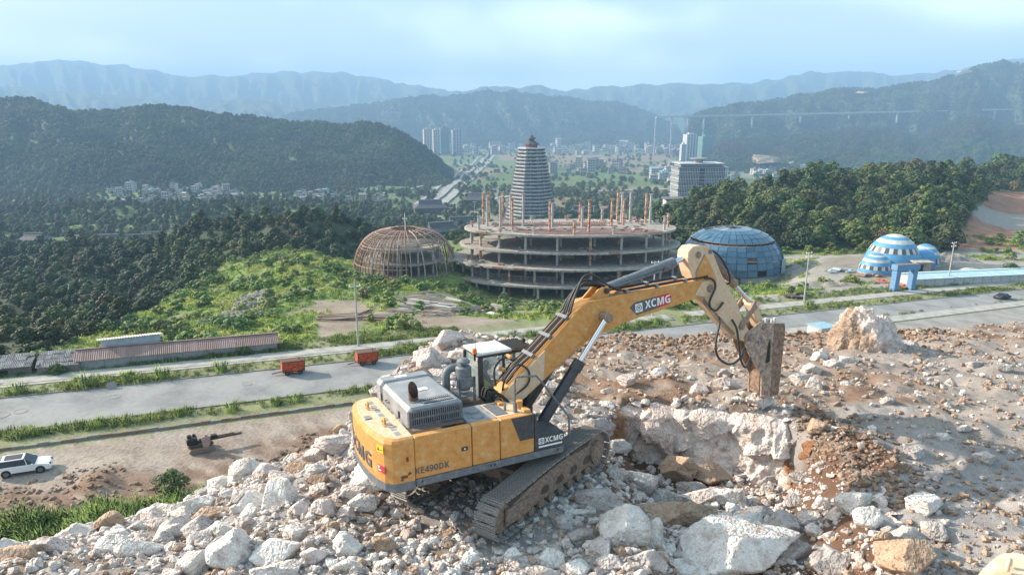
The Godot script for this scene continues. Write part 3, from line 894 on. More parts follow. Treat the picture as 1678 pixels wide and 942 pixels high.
func build_trees() -> void:
	var crowns := []
	for k in 6: crowns.append(crown_mesh(100 + k, 1.0, [4.3, 5.6, 3.6, 4.8, 6.4, 4.0][k], [2.7, 2.3, 3.1, 2.6, 1.9, 2.9][k], 17, 46, 0.30).mesh())
	var far := []
	for k in 3: far.append(crown_mesh(200 + k, 0.6, 4.2, 3.2, 10, 22, 0.62).mesh())
	var xf := []
	var cl := []
	for k in 6: xf.append([]); cl.append([])
	var lone := []
	# near woods: a jittered grid, thinned by the wood's density
	rng.seed = 5
	var f := 62.0
	while f < 800.0:
		var step := lerpf(3.3, 6.0, smoothstep(90.0, 500.0, f))
		var x := -1.05 * f
		while x < 0.98 * f:
			var px := x + rng.randf_range(-0.45, 0.45) * step
			var pf := f + rng.randf_range(-0.45, 0.45) * step
			x += step
			var w := forest(px, pf)
			if rng.randf() > w: continue
			if in_clear(px, pf): continue
			var k := rng.randi() % 6
			var s := (0.5 + 0.75 * pow(rng.randf(), 1.7)) * (step / 4.6 * 0.55 + 0.45)
			var t := px / pf
			if t < 0.0: s *= lerpf(0.72, 1.0, smoothstep(100.0, 260.0, pf))
			elif t > 0.2: s *= 1.5
			if t > 0.2 and rng.randf() < 0.4: continue
			var at := Q(px, pf, land_d(px, pf) + 0.4)
			var tone := 0.5 + n1.get_noise_2d(px * 0.4, pf * 0.4) * 1.9 + (0.0 if t > 0 else -0.55) + rng.randf_range(-0.3, 0.3)  # left woods: shade of their unlit sides put into a darker leaf colour
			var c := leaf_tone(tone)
			# the front row under the right-hand hill stands free enough to count
			if t > 0.22 and t < 0.66 and forest(px, pf - 7.0) < 0.4 and lone.size() < 64:
				lone.append([at, s, k, c])
				continue
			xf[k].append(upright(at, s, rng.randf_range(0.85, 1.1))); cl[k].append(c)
		f += step
	var wood := Node3D.new()
	wood.name = "woodland"; add_child(wood)
	tag(wood, "dense dark green woods covering the slopes round the building site", "woods")
	wood.set_meta("kind", "stuff")
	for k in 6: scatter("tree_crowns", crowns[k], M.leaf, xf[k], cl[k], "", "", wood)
	var mats := {}
	for a in lone:
		var tr := thing("tree", "%s %s broadleaf tree standing before the wooded hill %s" % ["tall" if a[1] > 0.72 else "short", "bright green" if a[3].g > 0.125 else "dark green" if a[3].g < 0.095 else "green", "behind the glass dome" if a[0].x / -a[0].z < 0.40 else "behind the striped domes"], "tree", a[0], rng.randf() * TAU, "front row trees below the wooded hill")
		tr.scale = Vector3.ONE * a[1] * U
		var tone_key := int(a[3].g * 60.0)
		if not mats.has(tone_key):
			var m: StandardMaterial3D = M.leaf.duplicate()
			m.albedo_color = a[3].linear_to_srgb(); mats[tone_key] = m
		obj("trunk", shared("trunk", func(): return trunk_mesh(7, 3.2, 0.16)), M.bark, tr)
		obj("crown", crowns[a[2]], mats[tone_key], tr)
	# far woods on the hills
	rng.seed = 6
	var xs := [[], [], []]
	var cs := [[], [], []]
	for spec in [[0, 15000, 1.05], [1, 6000, 0.95], [2, 14000, 1.9], [3, 5000, 1.8], [4, 15000, 1.5], [5, 13000, 1.25]]:
		var h: Array = HILLS[spec[0]]
		var p: Array = h[5]
		for i in spec[1]:
			var t := rng.randf_range(p[0], p[p.size() - 2])
			var s := rng.randf_range(0.03, 1.06)
			var q := hill_point(h, t, s)
			var k := n1.get_noise_2d(q.x * 0.06, q.z * 0.06)
			var c := leaf_tone(0.25 + k * 1.6)
			if h[3] == 2 and k + 0.1 > 0.12 and s > 0.45: c = Color(0.075, 0.055, 0.035) * rng.randf_range(0.7, 1.2)
			var n := rng.randi() % 3
			xs[n].append(upright(q - Vector3.UP * 1.5, spec[2] * rng.randf_range(0.7, 1.25))); cs[n].append(c)
	# hedges, orchards and street trees of the valley floor
	for i in 5200:
		var ff := exp(rng.randf_range(log(430.0), log(2700.0)))
		var xx := rng.randf_range(-0.28, 0.62) * ff
		var cell := n1.get_noise_2d(xx * 0.12, ff * 0.12)
		if cell < 0.0 or in_clear(xx, ff): continue
		var n := rng.randi() % 3
		xs[n].append(upright(Q(xx, ff, land_d(xx, ff) + 0.4), rng.randf_range(0.5, 1.15) * (1.0 + ff / 3000.0))); cs[n].append(leaf_tone(0.6))
	var dist := Node3D.new()
	dist.name = "distant_woods"; add_child(dist)
	tag(dist, "hazy woods on the far hills and hedges across the valley floor", "woods")
	dist.set_meta("kind", "stuff")
	for k in 3: scatter("tree_crowns", far[k], M.leaf, xs[k], cs[k], "", "", dist)


# places kept clear of trees: x, forward, radius
const CLEAR := [[0.0, 500.0, 26.0], [14.0, 163.0, 31.0], [-25.6, 160.0, 15.0], [54.0, 165.0, 15.5], [87.0, 151.0, 16.0], [150.0, 560.0, 40.0], [24.0, 440.0, 12.0]]


func in_clear(x: float, f: float) -> bool:
	for c in CLEAR:
		if Vector2(x - c[0], f - c[1]).length() < c[2]: return true
	if absf(x + 0.095 * f) < 10.0 + 0.004 * f and f > 600.0: return true
	return false


var meshes := {}
func shared(key: String, make: Callable) -> Mesh:
	if not meshes.has(key): meshes[key] = make.call().mesh()
	return meshes[key]


func build_grass() -> void:
	rng.seed = 8
	var tufts := []
	for k in 4: tufts.append(tuft_mesh(300 + k, 26, 1.0, 1.0, 0.035).mesh())
	var bush := []
	for k in 3: bush.append(crown_mesh(330 + k, 0.2, 1.3, 0.95, 9, 34, 0.16).mesh())
	var xs := [[], [], [], []]
	var cs := [[], [], [], []]
	var bx := [[], [], []]
	var bc := [[], [], []]
	# the meadow between the road and the wood, and the rough ground round the domes
	for i in 46000:
		var f := sqrt(rng.randf_range(62.0 * 62.0, 208.0 * 208.0))
		var x := rng.randf_range(-0.85, 0.80) * f
		var t := x / f
		var c := across(x, f)
		if c < 82.6 or forest(x, f) > 0.6: continue
		var dome := false
		var near_site := 99.0
		for s in SITES:
			near_site = minf(near_site, Vector2(x - s[0], (f - s[1]) * (1.5 if s[2] > 20.0 else 1.0)).length() - s[2])
			if near_site < 0.5: dome = true
		if dome: continue
		var k := n1.get_noise_2d(x * 0.7, f * 0.7)
		var lush := k + (0.45 if t < -0.13 else 0.22)
		if t > -0.30 and t < -0.04 and f < lerpf(114.0, 138.0, smoothstep(-0.2, -0.08, t)): lush = k - 0.20
		if t > 0.2: lush = k + (0.05 if t < 0.42 else -0.16)
		if lush < rng.randf_range(-0.12, 0.12): continue
		var n := rng.randi() % 4
		var y := Q(x, f, land_d(x, f) + 0.04)
		var dry := clampf(n2.get_noise_2d(x * 0.8, f * 0.8) * 1.6 + 0.45, 0, 1)
		var col := Color(0.19, 0.32, 0.05).lerp(Color(0.40, 0.46, 0.10), dry) * rng.randf_range(0.8, 1.25)
		if rng.randf() < 0.03 and near_site > 5.0:
			bx[n % 3].append(upright(y, rng.randf_range(0.7, 1.9), 0.8)); bc[n % 3].append(leaf_tone(0.6 + rng.randf()) * 1.5)
		else:
			xs[n].append(upright(y, rng.randf_range(0.35, 0.95), rng.randf_range(0.6, 1.0))); cs[n].append(col)
	# verges along the carriageway
	for band in [[-70.0, 62.0, 63.4, 65.3, 2200], [-70.0, 60.0, 73.7, 76.3, 3600], [-70.0, 30.0, 79.4, 83.0, 3000], [66.0, 200.0, 73.9, 77.0, 1400], [20.0, 66.0, 74.2, 77.6, 500], [66.0, 200.0, 80.0, 83.5, 1100], [95.0, 160.0, 68.0, 68.6, 60]]:
		for i in band[4]:
			var a := rng.randf_range(band[0], band[1])
			var c := rng.randf_range(band[2], band[3])
			var lush := smoothstep(-0.35, 0.35, n1.get_noise_2d(a * 0.9, c * 1.5))
			if rng.randf() > lush + 0.25: continue
			var n := rng.randi() % 4
			var col := Color(0.12, 0.20, 0.04).lerp(Color(0.26, 0.32, 0.08), rng.randf()) * rng.randf_range(0.8, 1.2)
			xs[n].append(upright(road_pt(a, c, 0.0), rng.randf_range(0.2, 0.5) + 0.4 * lush * rng.randf(), rng.randf_range(0.7, 1.2))); cs[n].append(col)
	# long grass below the heap, bottom left
	for i in 5200:
		var x := rng.randf_range(-46.0, -19.0)
		var f := rng.randf_range(28.0, 47.0)
		var c := across(x, f)
		if c > 49.0 or n1.get_noise_2d(x * 0.7, f * 0.7) + 0.24 < rng.randf_range(-0.05, 0.1): continue
		var n := rng.randi() % 4
		var col := Color(0.10, 0.18, 0.035).lerp(Color(0.20, 0.29, 0.06), rng.randf()) * rng.randf_range(0.8, 1.2)
		xs[n].append(upright(P(x * U, f * U, ground_d(x * U, f * U) + 0.03), rng.randf_range(0.5, 1.1), rng.randf_range(0.8, 1.3))); cs[n].append(col)
	var gr := Node3D.new()
	gr.name = "wild_grass"; add_child(gr)
	tag(gr, "wild grass and weeds on the meadow, verges and foot of the rubble heap", "grass")
	gr.set_meta("kind", "stuff")
	for k in 4: scatter("grass_tufts", tufts[k], M.grass, xs[k], cs[k], "", "", gr)
	for k in 3: scatter("low_bushes", bush[k], M.leaf, bx[k], bc[k], "", "", gr)


# ---------------------------------------------------------------- the excavator
# In its own frame x is to its right, y up and forward is -z. V() takes forward as a positive number.
func V(x: float, y: float, z: float) -> Vector3: return Vector3(x, y, -z)


func side(pts: Array) -> Array:      # flat list of forward, up -> outline
	var o := []
	for i in range(0, pts.size(), 2): o.append(Vector2(pts[i], pts[i + 1]))
	return o


func text(called: String, words: String, size: float, m: Material, parent: Node, xf: Transform3D, bold := true, stretch := 1.0, deep := 0.012, slant := false) -> void:
	var t := TextMesh.new()
	var f := SystemFont.new()
	f.font_names = PackedStringArray(["Droid Sans"])
	f.font_weight = 800 if bold else 400
	f.font_italic = slant
	t.font = f; t.text = words; t.font_size = 64
	t.pixel_size = size / 46.0       # capitals are about 46 of 64 units tall
	t.depth = deep
	t.horizontal_alignment = HORIZONTAL_ALIGNMENT_CENTER
	t.vertical_alignment = VERTICAL_ALIGNMENT_CENTER
	var o := obj(called, t, m, parent)
	o.transform = xf * Transform3D(Basis.from_scale(Vector3(stretch, 1, 1)), Vector3.ZERO)


func mark(parent: Node, xf: Transform3D, s: float, ground: Material, ink: Material) -> void:
	# square badge with a six-cornered ring and a triangle pointing down
	var b := MB.new()
	b.xf = xf
	b.box(Vector3(-s / 2, -s / 2, 0), Vector3(s / 2, s / 2, 0.006))
	var o := obj("badge", b, ground, parent)
	var r := MB.new()
	r.xf = xf * Transform3D(Basis(), Vector3(0, 0, 0.006))
	for i in 6:
		var a := PI / 6 + i * PI / 3
		var c := PI / 6 + (i + 1) * PI / 3
		var p := Vector3(cos(a), sin(a), 0) * s * 0.40; var q := Vector3(cos(c), sin(c), 0) * s * 0.40
		var p2 := p * 0.74; var q2 := q * 0.74
		var k := Vector3(0, 0, 0.004)
		r.quad(p + k, q + k, q2 + k, p2 + k); r.quad(p, q, q + k, p + k); r.quad(p2, q2, q2 + k, p2 + k)
	obj("ring", r, ink, o)
	var t := MB.new()
	t.xf = r.xf
	var kk := Vector3(0, 0, 0.004)
	t.tri(Vector3(-0.19, 0.12, 0) * s + kk, Vector3(0.19, 0.12, 0) * s + kk, Vector3(0, -0.2, 0) * s + kk)
	t.quad(Vector3(-0.19, 0.12, 0) * s, Vector3(0.19, 0.12, 0) * s, Vector3(0.19, 0.12, 0) * s + kk, Vector3(-0.19, 0.12, 0) * s + kk)
	obj("triangle", t, ink, o)


func smooth_path(pts: Array, n := 6) -> Array:
	var c := Curve3D.new()
	for i in pts.size():
		var tan_: Vector3 = (pts[mini(i + 1, pts.size() - 1)] - pts[maxi(i - 1, 0)]) / 6.0
		c.add_point(pts[i], -tan_, tan_)
	var o := []
	for i in (pts.size() - 1) * n + 1: o.append(c.sample((i / n) if i < (pts.size() - 1) * n else pts.size() - 2, (i % n) / float(n) if i < (pts.size() - 1) * n else 1.0))
	return o


func hose(parent: Node, pts: Array, r: float, m: Material, called := "hose") -> void:
	obj(called, MB.new().tube(smooth_path(pts, 5), r, 7), m, parent)


func pin(parent: Node, z: float, y: float, x0: float, x1: float, r: float, m: Material) -> void:
	var b := MB.new()
	b.cyl(V(x0, y, z), V(x1, y, z), r, r, 18)
	b.cyl(V(x1, y, z), V(x1 + 0.02, y, z), r * 0.62, r * 0.55, 14)
	obj("pin", b, m, parent)


func arc_z(x: float) -> float:       # rear of the counterweight
	var k := absf(x) / 1.5
	return -3.66 + 0.20 * k * k + 0.10 * pow(k, 10)


func weight_ring(ins: float) -> Array:
	var o := []
	o.append(Vector2(1.5 - ins, 2.86)); o.append(Vector2(1.5 - ins, 3.18))
	for i in 21:
		var x := 1.46 - 2.92 * i / 20.0
		var z := arc_z(x)
		if i == 0 or i == 20: z += 0.05
		o.append(Vector2(x * (1.0 - ins / 1.5), -(z + ins)))
	o.append(Vector2(-1.5 + ins, 3.18)); o.append(Vector2(-1.5 + ins, 2.86))
	return o


func build_excavator() -> void:
	var ex := thing("excavator", "large yellow crawler excavator breaking rock with a hydraulic hammer", "excavator", P(-0.199, 15.833, 9.275))
	ex.basis = Basis(Vector3(0.45257, 0.06352, 0.88946), Vector3(-0.01572, 0.99787, -0.06327), -Vector3(0.89159, -0.01465, -0.45261)).orthonormalized()
	var low := Basis(Vector3(0.78592, 0.06352, 0.61506), Vector3(-0.04097, 0.99787, -0.05071), -Vector3(0.61697, -0.01465, -0.78685)).orthonormalized()
	var under := Transform3D(ex.basis.inverse() * low, Vector3.ZERO)
	var b: MB

	# ---- crawler tracks
	var path := []
	for i in 21: path.append(Vector2(lerpf(-1.9, 1.95, i / 20.0), 0.02))
	for i in range(1, 15): path.append(Vector2(2.0, 0.54) + Vector2(sin(PI * i / 15.0), -cos(PI * i / 15.0)) * 0.52)
	for q in [[1.9, 1.06], [1.2, 1.055], [0.6, 1.05], [0.0, 1.02], [-0.6, 0.975], [-1.1, 0.925], [-1.6, 0.875]]: path.append(Vector2(q[0], q[1]))
	for i in range(1, 14): path.append(Vector2(-1.95, 0.44) + Vector2(-sin(PI * i / 14.0), cos(PI * i / 14.0)) * 0.43)
	path.append(path[0])
	var lens := [0.0]
	for i in range(1, path.size()): lens.append(lens[i - 1] + path[i].distance_to(path[i - 1]))
	var whole: float = lens[lens.size() - 1]
	b = MB.new()
	b.box(Vector3(-0.3, -0.012, -0.082), Vector3(0.3, 0.018, 0.082), 0.006)
	for k in [-0.066, 0.0, 0.062]: b.box(Vector3(-0.298, 0.018, k - 0.009), Vector3(0.298, 0.052, k + 0.009), 0.004)
	b.box(Vector3(-0.13, -0.075, -0.07), Vector3(-0.08, -0.012, 0.07)); b.box(Vector3(0.08, -0.075, -0.07), Vector3(0.13, -0.012, 0.07))
	var shoe := b.mesh()
	for s in [1, -1]:
		var tr := Node3D.new()
		tr.name = "crawler_track"; ex.add_child(tr, true)
		tr.transform = under * Transform3D(Basis(), Vector3(1.37 * s, 0, 0))
		var count := int(whole / 0.196)
		for i in count:
			var at: float = (i + 0.5) * whole / count
			var k := 0
			while lens[k + 1] < at: k += 1
			var w: float = (at - lens[k]) / (lens[k + 1] - lens[k])
			var p: Vector2 = path[k].lerp(path[k + 1], w)
			var dir: Vector2 = (path[k + 1] - path[k]).normalized()
			var o := obj("shoe", shoe, M.track, tr)
			# outward is to the right of travel
			var out := Vector2(dir.y, -dir.x)
			o.transform = Transform3D(Basis(Vector3(1, 0, 0), V(0, out.y, out.x), Vector3(1, 0, 0).cross(V(0, out.y, out.x))), V(0, p.y, p.x))
		b = MB.new()
		b.prism(side([-1.75, 0.30, -1.55, 0.22, 1.75, 0.24, 1.95, 0.40, 1.75, 0.78, 1.0, 0.84, 0.2, 0.86, -0.9, 0.74, -1.6, 0.60, -1.82, 0.45]), -0.2, 0.2, 0.03)
		obj("track_frame", b, M.muddy, tr)
		b = MB.new()
		b.prism(side([-1.9, 0.24, -1.2, 0.21, -0.6, 0.38, -0.75, 0.50, -1.35, 0.60, -1.86, 0.62]), 0.17 if s > 0 else -0.24, 0.24 if s > 0 else -0.17, 0.015)
		obj("sprocket_guard", b, M.muddy, tr)
		for i in 4:
			b = MB.new()
			var z := -0.55 + i * 0.62
			b.prism(side([z, 0.42, z + 0.08, 0.38, z + 0.3, 0.38, z + 0.36, 0.44, z + 0.3, 0.56, z + 0.1, 0.56]), (0.202 if s > 0 else -0.212), (0.212 if s > 0 else -0.202))
			obj("mud_hole", b, M.dark, tr)
		b = MB.new(); b.cyl(V(-0.17, 0.54, 2.0), V(0.17, 0.54, 2.0), 0.45, 0.45, 28)
		obj("idler", b, M.muddy, tr)
		b = MB.new(); b.cyl(V(0.17 * s, 0.54, 1.93), V(0.275 * s, 0.54, 1.93), 0.30, 0.29, 24); b.cyl(V(0.275 * s, 0.54, 1.93), V(0.29 * s, 0.54, 1.93), 0.25, 0.24, 20)
		obj("idler_cap", b, M.muddy, tr)
		b = MB.new()
		for i in 20:
			var a := TAU * i / 20.0
			b.xf = Transform3D(Basis(Vector3.RIGHT, a), V(0, 0.44, -1.95))
			b.box(Vector3(-0.03, 0.3, -0.03), Vector3(0.03, 0.40, 0.03))
		b.xf = Transform3D()
		b.cyl(V(-0.12, 0.44, -1.95), V(0.14 * s, 0.44, -1.95), 0.33, 0.33, 26)
		obj("sprocket", b, M.muddy, tr)
		for i in 8:
			b = MB.new(); b.cyl(V(-0.22, 0.17, -1.35 + i * 0.41), V(0.22, 0.17, -1.35 + i * 0.41), 0.12, 0.12, 12)
			obj("roller", b, M.muddy, tr)
		for i in 2:
			b = MB.new(); b.cyl(V(-0.15, 0.87, -0.7 + i * 1.4), V(0.15, 0.87, -0.7 + i * 1.4), 0.09, 0.09, 12)
			obj("carrier_roller", b, M.muddy, tr)
	b = MB.new()
	b.xf = under
	b.box(V(-1.15, 0.55, 0.75), V(1.15, 0.88, -0.75), 0.05)
	b.beam(V(0.5, 0.7, 0.5), V(1.3, 0.55, 1.2), 0.4, 0.3); b.beam(V(0.5, 0.7, -0.5), V(1.3, 0.55, -1.2), 0.4, 0.3)
	b.beam(V(-0.5, 0.7, 0.5), V(-1.3, 0.55, 1.2), 0.4, 0.3); b.beam(V(-0.5, 0.7, -0.5), V(-1.3, 0.55, -1.2), 0.4, 0.3)
	obj("undercarriage", b, M.muddy, ex)
	b = MB.new(); b.cyl(V(0, 0.88, 0), V(0, 1.22, 0), 0.72, 0.72, 36)
	obj("slewing_ring", b, M.dark, ex)

	# ---- upper structure
	b = MB.new(); b.box(V(-1.42, 1.2, 0.95), V(1.4, 1.42, -2.9), 0.03)
	obj("main_frame", b, M.dark, ex)
	for s in [1, -1]:
		b = MB.new()
		b.prism(side([-2.84, 1.26, 0.86, 1.26, 0.9, 1.30, 0.9, 1.44, -2.84, 1.44]), (1.405 if s > 0 else -1.49), (1.49 if s > 0 else -1.405), 0.012)
		obj("side_skirt", b, M.grey, ex)
	for z in [-2.7, -1.05, -0.95, 0.72]:
		b = MB.new(); b.cyl(V(1.485, 1.36, z), V(1.497, 1.36, z), 0.03, 0.03, 10)
		obj("bolt", b, M.dark, ex)
	# counterweight
	b = MB.new()
	b.loft([weight_ring(0.05), weight_ring(0.0), weight_ring(0.0)], [1.20, 1.25, 1.43])
	obj("counterweight_band", b, M.grey, ex)
	b = MB.new()
	b.loft([weight_ring(0.004), weight_ring(0.004), weight_ring(0.03), weight_ring(0.09)], [1.431, 2.33, 2.39, 2.42])
	var cw := obj("counterweight", b, M.yellow, ex)
	for p in [[-0.66, -3.28], [0.55, -3.23]]:
		b = MB.new()
		var pts := []
		for i in 13:
			var a := -0.35 + (PI + 0.7) * i / 12.0
			pts.append(V(p[0] + cos(a) * 0.075, 2.50 + sin(a) * 0.075, p[1]))
		b.tube(pts, 0.032, 8)
		b.box(V(p[0] - 0.1, 2.415, p[1] + 0.03), V(p[0] + 0.1, 2.44, p[1] - 0.03))
		obj("lifting_eye", b, M.yellow, cw)
	b = MB.new(); b.box(V(-0.16, 2.419, -3.36), V(0.04, 2.45, -3.52), 0.01)
	obj("cover_plate", b, M.grey_light, cw)
	for i in 4:
		for k in 2:
			b = MB.new()
			var x0 := -1.12 + i * 0.62 + k * 0.30
			b.box(V(x0, 2.424, -3.05), V(x0 + 0.2, 2.430, -3.17))
			obj("grip_strip", b, M.dust_grey, cw)
	b = MB.new(); b.loft([weight_ring(0.10), weight_ring(0.11)], [2.42, 2.424]); obj("dusty_top", b, M.dusty_yellow, cw)
	var word := "XCMG"
	for i in 4:
		var x: float = [-0.86, -0.42, 0.06, 0.58][i]
		var yaw := atan2(arc_z(x + 0.05) - arc_z(x - 0.05), 0.1)
		text("letter", word[i], 0.33, M.grey_print, cw, Transform3D(Basis(Vector3.UP, yaw), V(x, 1.74, arc_z(x) - 0.004)), true, 1.35, 0.016, true)
	mark(cw, Transform3D(Basis(Vector3.UP, -0.26), V(-1.24, 1.76, arc_z(-1.24) - 0.006)), 0.3, M.grey_print, M.yellow)
	b = MB.new(); b.xf = Transform3D(Basis(Vector3.UP, 0.32), V(1.22, 2.20, arc_z(1.22) - 0.012)); b.box(Vector3(-0.12, -0.09, 0), Vector3(0.12, 0.07, 0.008))
	var ws := obj("warning_sticker", b, M.sticker_yellow, cw)
	b = MB.new(); b.xf = Transform3D(Basis(Vector3.UP, 0.32), V(1.22, 2.20, arc_z(1.22) - 0.022)); b.tri(Vector3(-0.1, -0.05, 0), Vector3(-0.05, 0.04, 0), Vector3(0.0, -0.05, 0)); b.box(Vector3(0.02, -0.03, 0), Vector3(0.1, -0.01, 0.002))
	obj("warning_triangle", b, M.dark, ws)
	b = MB.new(); b.xf = Transform3D(Basis(Vector3.UP, 0.32), V(1.24, 1.74, arc_z(1.24) - 0.014)); b.box(Vector3(-0.13, -0.08, 0), Vector3(0.13, 0.08, 0.008))
	var rs := obj("red_sticker", b, M.red, cw)
	b = MB.new(); b.xf = Transform3D(Basis(Vector3.UP, 0.32), V(1.24, 1.74, arc_z(1.24) - 0.024)); b.prism(side([0, -0.05, 0.004, -0.05, 0.004, -0.02, 0, -0.02]), -0.11, 0.0); b.tri(Vector3(-0.11, 0.06, 0.002), Vector3(-0.02, 0.06, 0.002), Vector3(-0.11, -0.02, 0.002))
	obj("sticker_print", b, M.white, rs)
	# flakes of paint knocked off the corner
	rng.seed = 77
	for p in [[1.503, 1.95, -3.02, 0.05, 0.09], [1.503, 1.56, -3.1, 0.10, 0.06], [1.503, 1.62, -2.98, 0.06, 0.05], [1.503, 1.5, -3.15, 0.05, 0.04]]:
		b = MB.new()
		var c := V(p[0], p[1], p[2])
		for i in 9:
			var a := TAU * i / 9.0; var a2 := TAU * (i + 1) / 9.0
			var ra := 0.7 + 0.5 * n2.get_noise_2d(i * 90.0, p[1] * 500.0); var rb := 0.7 + 0.5 * n2.get_noise_2d(((i + 1) % 9) * 90.0, p[1] * 500.0)
			b.tri(c, c + V(0, sin(a) * p[4] * ra, cos(a) * p[3] * ra), c + V(0, sin(a2) * p[4] * rb, cos(a2) * p[3] * rb))
		obj("rust_patch", b, M.rust, cw)
	# side doors, right
	var doors := [[-2.845, -1.51], [-1.49, -0.81]]
	for d in doors:
		b = MB.new(); b.box(V(1.30, 1.45, d[1]), V(1.5, 2.41, d[0]), 0.02)
		var o := obj("side_door", b, M.yellow, ex)
		if d[0] < -2.0:
			text("lettering", "XE490DK", 0.145, M.grey_print, o, Transform3D(Basis(Vector3.UP, PI / 2), V(1.502, 1.635, -2.47)), true, 0.95)
			b = MB.new(); b.box(V(1.499, 1.86, -1.61), V(1.512, 1.96, -1.77), 0.008)
			obj("door_latch", b, M.dark, o)
			b = MB.new(); b.box(V(1.512, 1.895, -1.67), V(1.516, 1.925, -1.71))
			obj("keyhole", b, M.white, o)
	b = MB.new(); b.box(V(1.30, 1.45, 0.08), V(1.5, 2.40, -0.79), 0.02)
	obj("side_door", b, M.yellow, ex)
	b = MB.new()
	b.prism(side([-0.52, 2.385, 0.075, 2.385, 0.075, 1.80, -0.30, 1.80]), 1.49, 1.506)
	obj("door_trim", b, M.dark_paint, ex)
	b = MB.new()
	b.prism(side([0.09, 1.45, 0.09, 2.39, 0.14, 2.36, 0.22, 1.88, 0.86, 1.82, 0.9, 1.76, 0.9, 1.45]), 0.72, 1.5, 0.015)
	var tb := obj("tool_box", b, M.dark_paint, ex)
	text("lettering", "XCMG", 0.13, M.white, tb, Transform3D(Basis(Vector3.UP, PI / 2), V(1.502, 1.68, 0.62)), true, 0.95, 0.01, true)
	mark(tb, Transform3D(Basis(Vector3.UP, PI / 2), V(1.502, 1.68, 0.27)), 0.15, M.white, M.dark_paint)
	b = MB.new(); b.box(V(1.499, 1.52, 0.84), V(1.505, 1.56, 0.2)); obj("stripe", b, M.white, tb)
	# decks
	b = MB.new(); b.box(V(0.35, 2.30, -0.79), V(1.30, 2.41, -1.49), 0.01); obj("deck", b, M.deck, ex)
	b = MB.new(); b.box(V(0.35, 2.28, 0.06), V(1.30, 2.40, -0.785), 0.01); obj("tank_top", b, M.deck_yellow, ex)
	b = MB.new(); b.box(V(0.45, 1.45, 0.05), V(1.29, 2.28, -1.49)); obj("fuel_tank", b, M.yellow, ex)
	b = MB.new(); b.box(V(0.45, 2.402, -0.45), V(1.2, 2.412, -0.76)); obj("grip_mat", b, M.grip_blue, ex)
	for p in [[0.72, -1.15], [1.06, -1.17]]:
		b = MB.new(); b.cyl(V(p[0], 2.411, p[1]), V(p[0], 2.432, p[1]), 0.15, 0.15, 22); b.cyl(V(p[0], 2.432, p[1]), V(p[0], 2.438, p[1]), 0.12, 0.12, 22)
		obj("hatch_cap", b, M.grey_light, ex)
	b = MB.new(); b.cyl(V(1.03, 2.40, -0.06), V(1.03, 2.56, -0.06), 0.075, 0.075, 18); b.cyl(V(1.03, 2.56, -0.06), V(1.03, 2.60, -0.06), 0.085, 0.08, 18)
	obj("filler_cap", b, M.yellow, ex)
	b = MB.new(); b.cyl(V(0.98, 2.40, -0.42), V(0.98, 2.50, -0.42), 0.035, 0.035, 12); b.cyl(V(0.98, 2.50, -0.42), V(0.98, 2.60, -0.42), 0.03, 0.012, 12)
	obj("breather", b, M.grey_light, ex)
	for p in [[0.55, -0.36, 0.13], [1.25, 0.0, 0.12]]:
		b = MB.new(); b.box(V(p[0] - 0.12, 2.40, p[1] + 0.07), V(p[0] + 0.12, 2.46, p[1] - 0.07), 0.012); obj("mount_block", b, M.yellow, ex)
	# handrail
	b = MB.new(); b.tube(smooth_path([V(1.2, 2.40, -0.26), V(1.2, 2.9, -0.26), V(1.2, 3.16, -0.25), V(1.2, 3.24, -0.17), V(1.2, 3.20, 0.22), V(1.2, 3.14, 0.36), V(1.2, 2.6, 0.77), V(1.2, 2.05, 1.18), V(1.2, 1.9, 1.22), V(1.2, 1.45, 1.22)], 6), 0.025, 8)
	b.beam(V(1.2, 2.40, -0.26), V(1.2, 2.62, -0.26), 0.08, 0.08)
	obj("handrail", b, M.grey, ex)
	# engine hood
	b = MB.new()
	var hood := side([-2.80, 2.40, -2.80, 2.78, -2.72, 2.87, -1.60, 2.88, -1.50, 2.82, -1.49, 2.40])
	b.prism(hood, -1.02, 0.98, 0.05)
	b.prism(side([-2.83, 2.40, -2.83, 2.80, -2.75, 2.90, -1.58, 2.91, -1.47, 2.84, -1.46, 2.40]), -1.45, -1.03, 0.05)
	var hd := obj("engine_hood", b, M.grey_hood, ex)
	b = MB.new(); b.box(V(0.982, 2.46, -1.56), V(0.986, 2.79, -2.74)); obj("vent_shade_sheet", b, M.black, hd)  # black sheet on the hood, stands in for the shade behind the louvres
	for k in 2:
		for i in 23:
			b = MB.new(); b.box(V(0.984, 2.475 + k * 0.165, -1.575 - i * 0.0515), V(1.0, 2.60 + k * 0.165, -1.575 - i * 0.0515 - 0.024))
			obj("louvre", b, M.grey, hd)
	b = MB.new(); b.box(V(0.984, 2.60, -1.55), V(1.001, 2.638, -2.75)); b.box(V(0.984, 2.766, -1.55), V(1.001, 2.80, -2.75)); b.box(V(0.984, 2.44, -1.55), V(1.001, 2.474, -2.75))
	obj("louvre_rail", b, M.grey, hd)
	b = MB.new(); b.box(V(0.975, 2.41, -1.50), V(0.984, 2.455, -2.78)); b.box(V(0.975, 2.455, -2.70), V(0.984, 2.80, -2.78)); b.box(V(0.975, 2.455, -1.50), V(0.984, 2.80, -1.575)); obj("louvre_frame", b, M.grey, hd)
	for k in 2:
		b = MB.new(); b.box(V(0.52 + k * 0.2, 2.885, -1.66), V(0.66 + k * 0.2, 2.889, -2.38)); obj("vent_shade_sheet", b, M.black, hd)  # black sheets again in place of the shade inside the top vents
		for i in 15:
			b = MB.new(); b.box(V(0.52 + k * 0.2, 2.888, -1.675 - i * 0.049), V(0.66 + k * 0.2, 2.9, -1.675 - i * 0.049 - 0.022)); obj("louvre", b, M.grey_hood, hd)
